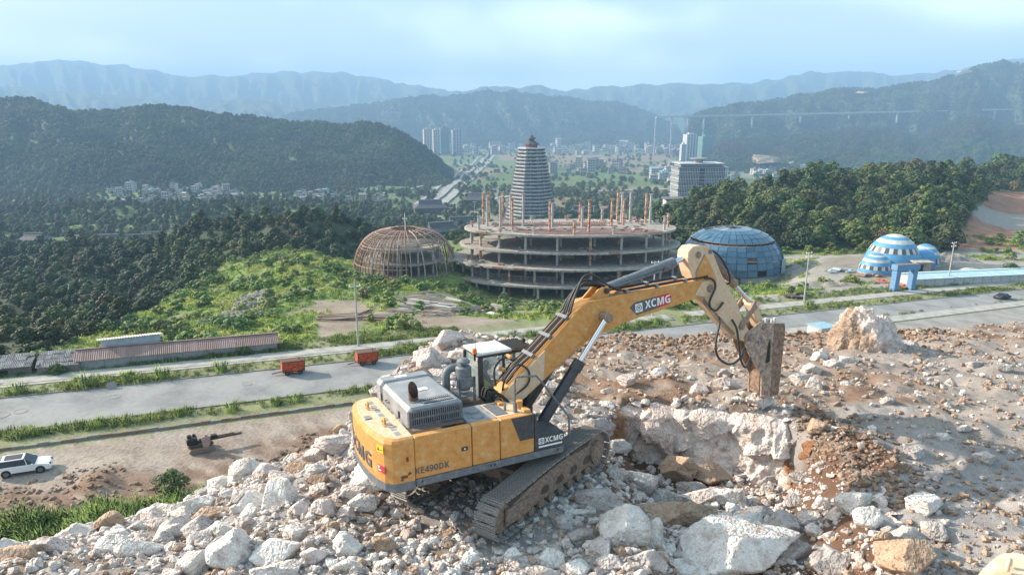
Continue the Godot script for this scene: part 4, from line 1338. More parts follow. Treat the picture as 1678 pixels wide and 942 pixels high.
	for p in [[-1.025, -2.82], [0.35, -2.812]]:
		b = MB.new(); b.box(V(p[0] - 0.03, 2.45, p[1]), V(p[0] + 0.03, 2.62, p[1] - 0.02), 0.006); obj("hood_hinge", b, M.black, hd)
	b = MB.new(); b.tube([V(-0.6, 2.58, -2.80), V(-0.6, 2.58, -2.86), V(-0.42, 2.58, -2.86), V(-0.42, 2.58, -2.80)], 0.012, 6); obj("handle", b, M.black, hd)
	b = MB.new(); b.box(V(-0.2, 2.886, -1.95), V(-0.02, 2.892, -2.18)); obj("hood_sticker", b, M.white, hd)
	b = MB.new(); b.box(V(-1.3, 2.912, -2.1), V(-1.15, 2.917, -2.4)); obj("hood_sticker", b, M.white, hd)
	b = MB.new(); b.box(V(1.02, 2.405, -1.55), V(1.2, 2.42, -2.75)); obj("walkway_strip", b, M.grip, ex)
	# exhaust, cut on the slant
	b = MB.new(); b.cyl(V(0.56, 2.86, -2.52), V(0.56, 2.90, -2.52), 0.14, 0.14, 20); obj("exhaust_collar", b, M.grey_hood, ex)
	b = MB.new()
	for i in 20:
		var a := TAU * i / 20.0; var a2 := TAU * (i + 1) / 20.0
		var p := V(0.56 + cos(a) * 0.11, 2.9, -2.52 + sin(a) * 0.11); var q := V(0.56 + cos(a2) * 0.11, 2.9, -2.52 + sin(a2) * 0.11)
		var hp := Vector3.UP * (0.24 - cos(a) * 0.17); var hq := Vector3.UP * (0.24 - cos(a2) * 0.17)
		b.tri_n(p, q, q + hq, p - V(0.56, 2.9, -2.52), q - V(0.56, 2.9, -2.52), q - V(0.56, 2.9, -2.52)); b.tri_n(p, q + hq, p + hp, p - V(0.56, 2.9, -2.52), q - V(0.56, 2.9, -2.52), p - V(0.56, 2.9, -2.52))
	obj("exhaust_pipe", b, M.rust_dark, ex)
	# air pre-cleaner with its elbow
	b = MB.new(); b.lathe([Vector2(0.0, 2.62), Vector2(0.15, 2.62), Vector2(0.17, 2.68), Vector2(0.17, 2.86), Vector2(0.2, 2.87), Vector2(0.2, 3.19), Vector2(0.16, 3.23), Vector2(0.07, 3.24), Vector2(0.07, 3.29), Vector2(0.17, 3.31), Vector2(0.16, 3.36), Vector2(0.08, 3.42), Vector2(0.0, 3.43)], 26, V(-0.3, 0, -0.92))
	obj("air_precleaner", b, M.grey, ex)
	b = MB.new(); b.box(V(-0.1, 2.35, -0.70), V(-0.07, 2.98, -0.76)); b.box(V(-0.1, 2.35, -1.1), V(-0.07, 2.98, -1.16)); b.box(V(-0.1, 2.72, -0.70), V(-0.07, 2.98, -1.16)); b.box(V(-0.55, 2.5, -0.7), V(-0.05, 2.53, -1.16))
	obj("precleaner_bracket", b, M.grey, ex)
	b = MB.new(); b.tube(smooth_path([V(-0.45, 3.12, -0.98), V(-0.5, 3.15, -1.12), V(-0.52, 3.10, -1.24), V(-0.52, 2.98, -1.30), V(-0.52, 2.7, -1.30), V(-0.52, 2.3, -1.30)], 5), 0.10, 14)
	obj("intake_elbow", b, M.grey, ex)
	b = MB.new(); b.box(V(-1.42, 1.42, -0.45), V(0.35, 2.28, -1.48), 0.02); obj("machinery_housing", b, M.dark, ex)
	b = MB.new(); b.box(V(-0.45, 1.42, 0.9), V(0.72, 1.62, -0.44), 0.02); obj("floor_plate", b, M.dark, ex)
	for i in 9:
		rng.seed = 400 + i
		var x := rng.randf_range(-0.3, 0.3)
		hose(ex, [V(x, 1.6 + rng.randf() * 0.5, -0.5), V(x + rng.randf_range(-0.2, 0.3), 2.45 + rng.randf() * 0.15, -0.35), V(x + rng.randf_range(-0.1, 0.3), 2.35, -0.05), V(x * 0.5 + 0.1, 1.9, 0.15)], 0.028, M.black)

	# ---- cab
	cab(ex)
	# ---- boom
	var bt := [0.10, 2.78, 0.36, 3.02, 0.79, 3.33, 1.85, 4.24, 2.07, 4.44, 2.33, 4.58, 2.75, 4.62, 3.45, 4.67, 4.35, 4.71, 5.46, 4.77, 6.2, 4.79, 6.42, 4.76, 6.62, 4.66, 6.68, 4.50, 6.60, 4.36, 6.42, 4.30, 6.15, 4.33, 5.48, 4.21, 4.94, 4.12, 4.19, 4.02, 3.45, 3.87, 2.93, 3.74, 2.56, 3.66, 2.21, 3.47, 1.57, 3.07, 0.95, 2.64, 0.50, 2.34, 0.15, 2.22, -0.08, 2.32, -0.14, 2.5, -0.06, 2.66]
	b = MB.new(); b.prism(side(bt), -0.30, 0.30, 0.02)
	var bm := obj("boom", b, M.yellow, ex)
	for s in [1, -1]:
		b = MB.new(); b.prism(side([0.05, 2.72, 0.75, 3.26, 1.05, 3.5, 1.02, 2.75, 0.50, 2.36, 0.15, 2.22, -0.06, 2.32, -0.12, 2.5]), 0.301 if s > 0 else -0.33, 0.33 if s > 0 else -0.301, 0.008)
		obj("foot_plate", b, M.dusty_yellow, bm)
		b = MB.new(); b.cyl(V(0.29 * s, 4.17, 2.80), V(0.62 * s, 4.17, 2.80), 0.13, 0.12, 20); b.cyl(V(0.62 * s, 4.17, 2.80), V(0.66 * s, 4.17, 2.80), 0.1, 0.09, 16)
		obj("cylinder_boss", b, M.dusty, bm)
	b = MB.new(); b.prism(side([2.4, 4.55, 2.75, 4.86, 3.05, 4.92, 3.12, 4.75, 3.05, 4.60]), 0.13, 0.19, 0.01); b.prism(side([2.4, 4.55, 2.75, 4.86, 3.05, 4.92, 3.12, 4.75, 3.05, 4.60]), -0.19, -0.13, 0.01)
	obj("cylinder_bracket", b, M.yellow, bm)
	pin(bm, 2.98, 4.80, -0.24, 0.24, 0.075, M.dark)
	pin(bm, 6.43, 4.54, -0.36, 0.335, 0.115, M.dusty)
	b = MB.new(); b.prism(side([5.9, 4.40, 6.15, 4.74, 6.42, 4.78, 6.64, 4.66, 6.70, 4.50, 6.62, 4.34, 6.42, 4.27]), 0.301, 0.325, 0.01); b.prism(side([5.9, 4.40, 6.15, 4.74, 6.42, 4.78, 6.64, 4.66, 6.70, 4.50, 6.62, 4.34, 6.42, 4.27]), -0.325, -0.301, 0.01)
	obj("boom_nose", b, M.dusty_yellow, bm)
	# the badge along the boom
	b = MB.new(); b.prism(side([3.66, 4.29, 3.84, 4.42, 4.62, 4.51, 4.62, 4.18, 3.90, 4.06]), 0.300, 0.304); obj("badge_panel", b, M.grey_print, bm)
	b = MB.new(); b.prism(side([4.62, 4.51, 4.97, 4.55, 5.06, 4.47, 5.08, 4.36, 5.02, 4.25, 4.62, 4.18]), 0.300, 0.304); obj("badge_panel", b, M.red, bm)
	var tilt := Basis(Vector3.RIGHT, 0.0) * Basis(Vector3.UP, PI / 2) * Basis(Vector3(0, 0, 1), 0.105)
	mark(bm, Transform3D(tilt, V(0.305, 4.255, 3.97)), 0.235, M.white, M.grey_print)
	text("lettering", "XCMG", 0.215, M.white, bm, Transform3D(tilt, V(0.306, 4.35, 4.615)), true, 1.02, 0.012, true)
	# steel pipes up the back of the boom, with clamps
	for i in 6:
		var x := -0.20 + i * 0.08
		hose(bm, [V(x, 2.75, 0.0), V(x, 3.12, 0.36), V(x, 3.42, 0.79), V(x, 3.9, 1.36), V(x, 4.33, 1.87)], 0.024, M.black if i % 3 != 1 else M.dusty, "pipe")
	for z in [[0.75, 3.36], [1.25, 3.79], [1.75, 4.22]]:
		b = MB.new(); b.xf = Transform3D(Basis(Vector3.RIGHT, 0.71), V(0, z[1], z[0])); b.box(Vector3(-0.27, -0.02, -0.05), Vector3(0.27, 0.06, 0.05), 0.008); obj("pipe_clamp", b, M.grey, bm)
	for i in 5:
		var x := -0.20 + i * 0.1
		var hgt := 0.30 + 0.09 * i * (0.5 if i % 2 else 1.0)
		hose(bm, [V(x, 4.33, 1.87), V(x, 4.45 + hgt * 0.5, 2.02), V(x * 0.9, 4.58 + hgt, 2.30), V(x * 0.8, 4.66 + hgt * 0.85, 2.65), V(x * 0.7, 4.78 + hgt * 0.25, 3.05), V(x, 4.75, 3.5)], 0.03, M.hose)
	for i in 4:
		var x := [-0.26, -0.18, 0.18, 0.26][i] as float
		hose(bm, [V(x, 4.75, 3.5), V(x, 4.78, 4.35), V(x, 4.84, 5.46), V(x, 4.86, 6.1), V(x * 1.2, 4.90, 6.35)], 0.024, M.black, "pipe")
	for z in [[3.6, 4.72], [4.6, 4.77], [5.6, 4.82]]:
		b = MB.new(); b.xf = Transform3D(Basis(Vector3.RIGHT, 0.05), V(0, z[1], z[0])); b.box(Vector3(-0.3, -0.03, -0.04), Vector3(-0.13, 0.06, 0.04), 0.008); b.box(Vector3(0.13, -0.03, -0.04), Vector3(0.3, 0.06, 0.04), 0.008); obj("pipe_clamp", b, M.grey_light, bm)
	for s in [-1, 1]:
		hose(bm, [V(0.2 * s, 2.6, -0.1), V(0.33 * s, 3.0, -0.05), V(0.36 * s, 3.25, 0.25), V(0.37 * s, 3.05, 0.55), V(0.37 * s, 2.7, 0.52), V(0.3 * s, 2.45, 0.15)], 0.026, M.hose)
	for p in [V(-0.22, 3.0, 0.12), V(-0.3, 3.28, 0.35)]:
		b = MB.new(); b.box(p - Vector3(0.12, 0.04, 0.04), p + Vector3(0.12, 0.04, 0.04), 0.01); obj("work_lamp", b, M.yellow, bm)
	# ---- boom cylinders
	for s in [1, -1]:
		var x: float = 0.50 * s
		var base := V(x, 1.50, 0.72)
		var dir := (V(x, 4.17, 2.80) - base).normalized()
		b = MB.new(); b.cyl(base, base + dir * 2.02, 0.135, 0.135, 20); b.cyl(base + dir * 1.78, base + dir * 2.06, 0.16, 0.16, 20)
		var cyl := obj("boom_cylinder", b, M.dark_paint, ex)
		b = MB.new(); b.cyl(base + dir * 2.04, V(x, 4.17, 2.80), 0.075, 0.075, 16); obj("piston_rod", b, M.chrome, cyl)
		b = MB.new(); b.tube([base + dir * 0.2 + Vector3(0.0, 0.16, 0.08), base + dir * 1.75 + Vector3(0.0, 0.13, 0.1)], 0.025, 7); obj("feed_pipe", b, M.black, cyl)
		b = MB.new(); b.prism(side([0.55, 1.42, 0.60, 1.62, 0.75, 1.66, 0.92, 1.60, 0.95, 1.42]), x - 0.2, x - 0.15); b.prism(side([0.55, 1.42, 0.60, 1.62, 0.75, 1.66, 0.92, 1.60, 0.95, 1.42]), x + 0.15, x + 0.2); obj("cylinder_foot", b, M.dark, cyl)
	# ---- arm cylinder
	b = MB.new(); b.cyl(V(0, 4.80, 2.98), V(0, 5.31, 5.20), 0.12, 0.12, 22); b.cyl(V(0, 5.23, 4.95), V(0, 5.33, 5.37), 0.155, 0.155, 22); b.cyl(V(0, 4.97, 3.72), V(0, 4.98, 3.80), 0.14, 0.14, 22)
	b.cyl(V(0, 5.12, 4.42), V(0, 5.14, 4.48), 0.14, 0.14, 22)
	var ac := obj("arm_cylinder", b, M.grey, ex)
	b = MB.new(); b.cyl(V(0, 5.32, 5.36), V(0, 5.50, 6.02), 0.08, 0.08, 18); obj("piston_rod", b, M.chrome_blue, ac)
	b = MB.new(); b.tube([V(0.12, 4.85, 3.2), V(0.15, 4.93, 3.6), V(0.15, 5.15, 4.8)], 0.024, 7); obj("feed_pipe", b, M.grey, ac)
	# ---- arm
	var at_ := [5.70, 5.64, 5.84, 5.76, 6.10, 5.78, 6.45, 5.72, 6.60, 5.56, 6.78, 5.2, 6.97, 4.86, 7.30, 4.40, 7.62, 3.98, 7.86, 3.45, 8.26, 2.92, 8.22, 2.76, 8.08, 2.70, 7.92, 2.76, 7.55, 2.98, 6.9, 3.58, 6.22, 4.28, 6.02, 4.6, 5.80, 5.05, 5.68, 5.45]
	b = MB.new(); b.prism(side(at_), -0.235, 0.235, 0.02)
	var am := obj("arm", b, M.dusty_yellow, ex)
	b = MB.new(); b.prism(side([5.98, 5.10, 6.28, 5.52, 6.42, 5.36, 6.78, 4.72, 6.36, 4.66, 6.05, 4.78]), 0.231, 0.239); obj("side_plate", b, M.yellow, am)
	b = MB.new(); b.tube([V(0.24, 4.72, 6.02), V(0.24, 5.02, 5.98), V(0.24, 5.52, 6.28)], 0.016, 6); obj("weld_rib", b, M.dusty, am)
	for k in 4:
		b = MB.new(); b.tube([V(0.245, 4.25 - k * 0.03, 6.30 - k * 0.02), V(0.245, 3.65 - k * 0.03, 6.90 - k * 0.03), V(0.245, 3.05 - k * 0.02, 7.55 - k * 0.03)], 0.012, 6); obj("pipe", b, M.dusty, am)
	pin(am, 6.04, 5.52, -0.27, 0.262, 0.095, M.dusty)
	pin(am, 6.48, 5.58, -0.27, 0.262, 0.07, M.dusty)
	pin(am, 7.80, 3.24, -0.3, 0.30, 0.095, M.dusty)
	pin(am, 8.14, 2.86, -0.36, 0.345, 0.1, M.dusty)
	# bucket cylinder, link and lever
	var a0 := V(0, 5.56, 6.52); var a1 := V(0, 3.86, 8.36)
	var ad := (a1 - a0).normalized()
	b = MB.new(); b.cyl(a0, a0 + ad * 1.45, 0.105, 0.105, 18); b.cyl(a0 + ad * 1.3, a0 + ad * 1.62, 0.13, 0.125, 18)
	var bc := obj("bucket_cylinder", b, M.dusty, ex)
	b = MB.new(); b.cyl(a0 + ad * 1.6, a1, 0.065, 0.065, 16); obj("piston_rod", b, M.chrome, bc)
	b = MB.new(); b.tube(smooth_path([a0 + ad * 0.2 + Vector3(0.1, 0.1, 0), a0 + ad * 0.7 + Vector3(0.16, 0.1, 0), a0 + ad * 1.4 + Vector3(0.12, 0.1, 0)], 4), 0.022, 7); obj("feed_pipe", b, M.dusty, bc)
	for s in [1, -1]:
		b = MB.new(); b.prism(side([7.72, 3.16, 7.84, 3.14, 7.92, 3.28, 8.22, 3.62, 8.46, 3.82, 8.46, 3.96, 8.34, 4.0, 8.2, 3.9, 7.96, 3.56, 7.74, 3.36]), 0.245 if s > 0 else -0.305, 0.305 if s > 0 else -0.245, 0.012)
		obj("lever", b, M.dusty, ex)
	b = MB.new(); b.cyl(V(-0.33, 3.87, 8.36), V(0.33, 3.87, 8.36), 0.08, 0.08, 16); b.prism(side([8.28, 3.94, 8.46, 3.94, 8.84, 3.18, 8.78, 3.06, 8.62, 3.06, 8.26, 3.8]), -0.17, 0.17, 0.03)
	obj("bucket_link", b, M.dusty_yellow, ex)
	# ---- hydraulic hammer
	var hp := [7.95, 2.90, 8.02, 3.02, 8.18, 3.08, 8.42, 3.24, 8.60, 3.30, 8.80, 3.22, 9.55, 3.14, 9.62, 2.92, 9.48, 0.84, 9.36, 0.80, 8.86, 0.84, 8.74, 0.9, 8.72, 1.5, 8.52, 1.84, 8.14, 2.36, 7.98, 2.66]
	b = MB.new(); b.prism(side(hp), 0.22, 0.29, 0.012)
	# stop the plate from being a blank sheet: a raised rim round the slot and two bolts rows
	var hm := obj("hydraulic_hammer", b, M.hammer, ex)
	b = MB.new(); b.prism(side([7.95, 2.90, 8.18, 3.08, 8.60, 3.30, 8.80, 3.22, 9.55, 3.14, 9.62, 2.92, 9.48, 0.84, 9.30, 0.80, 9.20, 0.84, 9.16, 1.24, 9.06, 1.36, 8.94, 1.34, 8.90, 1.2, 8.88, 0.84, 8.74, 0.9, 8.72, 1.5, 8.52, 1.84, 8.14, 2.36, 7.98, 2.66]), -0.29, -0.22, 0.012)
	obj("cheek_plate", b, M.hammer, hm)
	b = MB.new(); b.box(V(-0.215, 0.95, 9.42), V(0.215, 3.08, 8.72), 0.03); obj("housing", b, M.hammer_brown, hm)
	b = MB.new(); b.prism(side([9.12, 0.84, 9.12, 3.16, 9.56, 3.12, 9.60, 2.92, 9.47, 0.86]), 0.288, 0.300, 0.004); obj("side_strap", b, M.hammer_brown, hm)
	b = MB.new(); b.prism(side([8.82, 2.0, 8.90, 2.62, 8.98, 2.66, 9.0, 2.0, 8.90, 1.94]), 0.289, 0.295); var sl := obj("inspection_slot", b, M.black, hm)
	b = MB.new(); b.tube(smooth_path([V(0.295, 2.0, 8.80), V(0.295, 2.62, 8.88), V(0.295, 2.68, 8.97), V(0.295, 2.6, 9.01), V(0.295, 2.0, 9.02), V(0.295, 1.92, 8.90), V(0.295, 2.0, 8.80)], 4), 0.018, 6); obj("slot_rim", b, M.hammer, sl)
	for p in [[9.38, 3.0], [9.42, 2.4], [9.38, 1.8], [9.34, 1.3], [9.32, 0.98], [8.86, 0.98], [8.84, 1.4], [8.7, 1.72]]:
		b = MB.new(); b.cyl(V(0.28, p[1], p[0]), V(0.315, p[1], p[0]), 0.035, 0.032, 8); obj("bolt", b, M.dusty, hm)
	for p in [[0.0, 8.95], [0.12, 9.2], [-0.12, 9.2], [0.0, 9.45]]:
		b = MB.new(); b.cyl(V(p[0], 3.08, p[1]), V(p[0], 3.26, p[1]), 0.05, 0.045, 12); obj("tie_rod", b, M.white_dust, hm)
	b = MB.new(); b.cyl(V(0, 0.98, 9.06), V(0, 0.62, 9.04), 0.13, 0.12, 18); b.cyl(V(0, 0.62, 9.04), V(0, 0.30, 9.03), 0.075, 0.05, 16); obj("chisel", b, M.chrome_dust, hm)
	b = MB.new()
	b.xf = Transform3D(Basis(Vector3.UP, PI / 2) * Basis(Vector3(0, 0, 1), 0.9), V(0.292, 2.68, 8.56))
	b.beam(Vector3(-0.14, -0.03, 0), Vector3(-0.02, 0.07, 0.002), 0.03, 0.004); b.beam(Vector3(-0.08, -0.06, 0), Vector3(-0.05, 0.09, 0.002), 0.03, 0.004); b.beam(Vector3(0.03, -0.07, 0), Vector3(0.08, 0.07, 0.002), 0.03, 0.004); b.beam(Vector3(0.08, 0.07, 0), Vector3(0.15, -0.02, 0.002), 0.03, 0.004)
	obj("blue_paint_mark", b, M.blue_mark, hm)
	pin(hm, 8.70, 3.12, -0.33, 0.325, 0.1, M.dusty)
	# hoses to the hammer
	hose(am, [V(0.30, 4.86, 6.25), V(0.38, 4.80, 6.48), V(0.42, 4.58, 6.55), V(0.42, 4.2, 6.36), V(0.42, 3.98, 6.42), V(0.40, 3.90, 6.66), V(0.28, 4.06, 7.0)], 0.034, M.hose)
	hose(am, [V(0.24, 3.62, 6.92), V(0.40, 3.45, 6.78), V(0.46, 3.1, 6.64), V(0.48, 2.7, 6.62), V(0.46, 2.38, 6.86), V(0.42, 2.2, 7.3), V(0.36, 2.32, 7.7), V(0.24, 2.52, 7.95), V(0.1, 2.6, 8.4)], 0.034, M.hose)
	hose(am, [V(0.24, 3.5, 7.42), V(0.40, 3.25, 7.46), V(0.42, 2.8, 7.55), V(0.42, 2.3, 7.66), V(0.40, 2.0, 7.88), V(0.32, 2.15, 8.1), V(0.1, 2.3, 8.5)], 0.034, M.hose)
	hose(am, [V(-0.30, 4.86, 6.25), V(-0.40, 4.75, 6.5), V(-0.42, 4.3, 6.3), V(-0.36, 3.95, 6.5), V(-0.26, 4.0, 6.9)], 0.034, M.hose)
	hose(am, [V(0.1, 5.72, 6.3), V(0.22, 5.5, 6.75), V(0.26, 5.0, 7.15), V(0.2, 4.6, 7.3), V(0.12, 4.55, 7.1)], 0.028, M.hose)


func cab(ex: Node3D) -> void:
	var c := Node3D.new()
	c.name = "cab"; ex.add_child(c, true)
	var b := MB.new()
	var x0 := -1.52; var x1 := -0.52
	b.box(V(x0, 1.44, 1.15), V(x1, 1.95, -0.42), 0.02); obj("lower_body", b, M.dark_paint, c)
	b = MB.new(); b.box(V(x0 + 0.04, 3.26, 1.12), V(x1 - 0.02, 3.33, -0.40), 0.02); obj("roof_liner", b, M.dark_paint, c)
	b = MB.new(); b.box(V(x0 + 0.02, 3.33, 0.55), V(x1 + 0.02, 3.41, -0.44), 0.03); obj("roof", b, M.white_paint, c)
	b = MB.new(); b.box(V(x0 + 0.02, 3.33, 1.2), V(x1 + 0.02, 3.37, 0.56), 0.01); obj("roof_guard", b, M.dark, c)
	for i in 9:
		b = MB.new(); b.box(V(x0 + 0.06, 3.37, 0.60 + i * 0.065), V(x1 - 0.02, 3.40, 0.625 + i * 0.065)); obj("guard_slat", b, M.black, c)
	# pillars
	for p in [[x1 - 0.06, -0.42, 0.14], [x0, -0.42, 0.14], [x1 - 0.06, 1.05, 0.08], [x0, 1.05, 0.08], [x1 - 0.06, 0.28, 0.06]]:
		b = MB.new(); b.box(V(p[0], 1.94, p[1] + p[2]), V(p[0] + 0.06, 3.27, p[1]), 0.012); obj("pillar", b, M.dark_paint, c)
	# panes
	var panes := [[V(x1 - 0.03, 1.96, -0.28), V(x1 - 0.03, 3.25, 0.28)], [V(x1 - 0.03, 1.96, 0.34), V(x1 - 0.03, 3.25, 1.05)], [V(x0 + 0.03, 1.96, -0.28), V(x0 + 0.03, 3.25, 1.05)]]
	for p in panes:
		b = MB.new(); b.quad(p[0], Vector3(p[0].x, p[0].y, p[1].z), p[1], Vector3(p[0].x, p[1].y, p[0].z)); obj("pane", b, M.glass, c)
	for z in [-0.36, 1.10]:
		b = MB.new(); b.quad(V(x0 + 0.06, 1.96, z), V(x1 - 0.06, 1.96, z), V(x1 - 0.06, 3.25, z), V(x0 + 0.06, 3.25, z)); obj("pane", b, M.glass, c)
	b = MB.new(); b.box(V(-1.28, 1.95, 0.15), V(-0.78, 2.12, -0.25), 0.04); b.box(V(-1.28, 2.12, -0.12), V(-0.78, 2.85, -0.28), 0.05); obj("seat", b, M.black, c)
	b = MB.new(); b.tube([V(-1.25, 1.95, 0.6), V(-1.25, 2.3, 0.55), V(-1.25, 2.35, 0.45)], 0.03, 6); b.tube([V(-0.8, 1.95, 0.6), V(-0.8, 2.3, 0.55), V(-0.8, 2.35, 0.45)], 0.03, 6); obj("lever", b, M.black, c)
	b = MB.new(); b.lathe([Vector2(0, 3.53), Vector2(0.05, 3.52), Vector2(0.06, 3.48), Vector2(0.06, 3.42), Vector2(0.07, 3.40)], 16, V(-0.62, 0, -0.47)); obj("beacon", b, M.orange, c)
	b = MB.new(); b.beam(V(-0.62, 3.2, -0.47), V(-0.62, 3.41, -0.47), 0.04, 0.04); obj("beacon_post", b, M.black, c)
	b = MB.new(); b.cyl(V(-0.6, 3.3, -0.45), V(-0.6, 3.9, -0.45), 0.008, 0.004, 5); obj("aerial", b, M.black, c)
	b = MB.new(); b.box(V(-1.0, 3.41, 1.16), V(-0.92, 3.5, 1.08), 0.01); obj("roof_lamp", b, M.black, c)
	operator()


# the second machine, standing just below the drone: only the back of its house comes into view
func second_machine() -> void:
	var ex := thing("excavator", "second pale yellow excavator seen only by its rounded counterweight top", "excavator", P(9.05, 5.75, 9.15))
	ex.rotation.y = atan2(-0.72, -0.70)      # forward (-z) points right and back under the drone
	var b := MB.new()
	b.loft([weight_ring(0.05), weight_ring(0.0), weight_ring(0.0), weight_ring(0.06), weight_ring(0.2)], [1.2, 1.28, 2.52, 2.68, 2.74])
	var cw := obj("counterweight", b, M.cream, ex)
	for x in [-0.7, 0.55]:
		b = MB.new()
		var pts := []
		for i in 13:
			var a := -0.35 + (PI + 0.7) * i / 12.0
			pts.append(V(x + cos(a) * 0.09, 2.82 + sin(a) * 0.09, -3.3))
		b.tube(pts, 0.035, 8); obj("lifting_eye", b, M.cream, cw)
	for x in [-0.35, 0.0, 0.9]:
		b = MB.new(); b.box(V(x, 2.741, -3.1), V(x + 0.22, 2.76, -3.2), 0.006); obj("step_plate", b, M.cream, cw)
	b = MB.new(); b.cyl(V(0.15, 2.74, -2.95), V(0.15, 3.12, -2.95), 0.09, 0.09, 18); b.cyl(V(0.15, 3.12, -2.95), V(0.15, 3.2, -2.95), 0.1, 0.07, 18); obj("exhaust_pipe", b, M.rust_dark, ex)
	b = MB.new(); b.box(V(-1.45, 1.2, 1.6), V(1.45, 2.4, -2.9), 0.04); obj("house", b, M.cream, ex)
	b = MB.new(); b.box(V(-1.45, 2.4, 1.5), V(-0.5, 3.3, 0.0), 0.05); obj("cab", b, M.dark_paint, ex)
	b = MB.new(); b.cyl(V(0, 0.8, 0), V(0, 1.2, 0), 0.7, 0.7, 24); obj("slewing_ring", b, M.dark, ex)
	for s in [1, -1]:
		b = MB.new(); b.prism(side([-2.0, 0.0, -2.35, 0.3, -2.25, 0.75, -1.9, 0.95, 2.0, 1.0, 2.4, 0.75, 2.45, 0.35, 2.1, 0.0]), 1.1 if s > 0 else -1.7, 1.7 if s > 0 else -1.1, 0.04); obj("track", b, M.track, ex)
	b = MB.new(); b.prism(side([0.2, 2.2, 1.6, 4.3, 2.2, 4.6, 5.5, 3.6, 5.4, 3.2, 2.3, 3.9, 0.7, 2.0]), -0.3, 0.3, 0.02); obj("boom", b, M.cream, ex)


# ---------------------------------------------------------------- a body as one continuous surface
# bones: [a, b, ra, rb]; surface nets over the smooth union of tapered capsules
func body_mesh(bones: Array, cell: float, soft: float) -> ArrayMesh:
	var lo := Vector3.INF
	var hi := -Vector3.INF
	for q in bones:
		var r: float = maxf(q[2], q[3]) + cell * 2.0
		for e in [q[0], q[1]]:
			lo = lo.min(e - Vector3.ONE * r); hi = hi.max(e + Vector3.ONE * r)
	var n := Vector3i(((hi - lo) / cell).ceil()) + Vector3i.ONE
	var field := PackedFloat32Array()
	field.resize(n.x * n.y * n.z); field.fill(1.0)
	for z in n.z:
		for y in n.y:
			for x in n.x:
				var p := lo + Vector3(x, y, z) * cell
				var d := 1.0
				for q in bones:
					var ab: Vector3 = q[1] - q[0]
					var t := clampf((p - q[0]).dot(ab) / maxf(ab.length_squared(), 1e-6), 0, 1)
					var k: float = p.distance_to(q[0] + ab * t) - lerpf(q[2], q[3], t)
					var h := clampf(0.5 + 0.5 * (d - k) / soft, 0, 1)
					d = lerpf(d, k, h) - soft * h * (1.0 - h)
				field[(z * n.y + y) * n.x + x] = d
	var at := {}
	var verts := PackedVector3Array()
	for z in n.z - 1:
		for y in n.y - 1:
			for x in n.x - 1:
				var s := Vector3.ZERO
				var c := 0
				for e in [[0, 0, 0, 1, 0, 0], [0, 1, 0, 1, 1, 0], [0, 0, 1, 1, 0, 1], [0, 1, 1, 1, 1, 1], [0, 0, 0, 0, 1, 0], [1, 0, 0, 1, 1, 0], [0, 0, 1, 0, 1, 1], [1, 0, 1, 1, 1, 1], [0, 0, 0, 0, 0, 1], [1, 0, 0, 1, 0, 1], [0, 1, 0, 0, 1, 1], [1, 1, 0, 1, 1, 1]]:
					var a := field[((z + e[2]) * n.y + y + e[1]) * n.x + x + e[0]]
					var b := field[((z + e[5]) * n.y + y + e[4]) * n.x + x + e[3]]
					if (a < 0) != (b < 0):
						s += Vector3(e[0], e[1], e[2]).lerp(Vector3(e[3], e[4], e[5]), a / (a - b)); c += 1
				if c:
					at[Vector3i(x, y, z)] = verts.size()
					verts.append(lo + (Vector3(x, y, z) + s / c) * cell)
	var st := SurfaceTool.new()
	st.begin(Mesh.PRIMITIVE_TRIANGLES)
	st.set_smooth_group(0)
	for v in verts: st.add_vertex(v)
	for z in range(1, n.z - 1):
		for y in range(1, n.y - 1):
			for x in range(1, n.x - 1):
				var a := field[(z * n.y + y) * n.x + x] < 0
				for ax in 3:
					var step := Vector3i(int(ax == 0), int(ax == 1), int(ax == 2))
					var b := field[((z + step.z) * n.y + y + step.y) * n.x + x + step.x] < 0
					if a == b: continue
					var u := Vector3i(int(ax == 1), int(ax == 2), int(ax == 0))
					var w := Vector3i(int(ax == 2), int(ax == 0), int(ax == 1))
					var o := Vector3i(x, y, z)
					var q := [at[o - u - w], at[o - w], at[o], at[o - u]]
					if a: q.reverse()
					for k in [0, 1, 2, 0, 2, 3]: st.add_index(q[k])
	st.generate_normals()
	return st.commit()


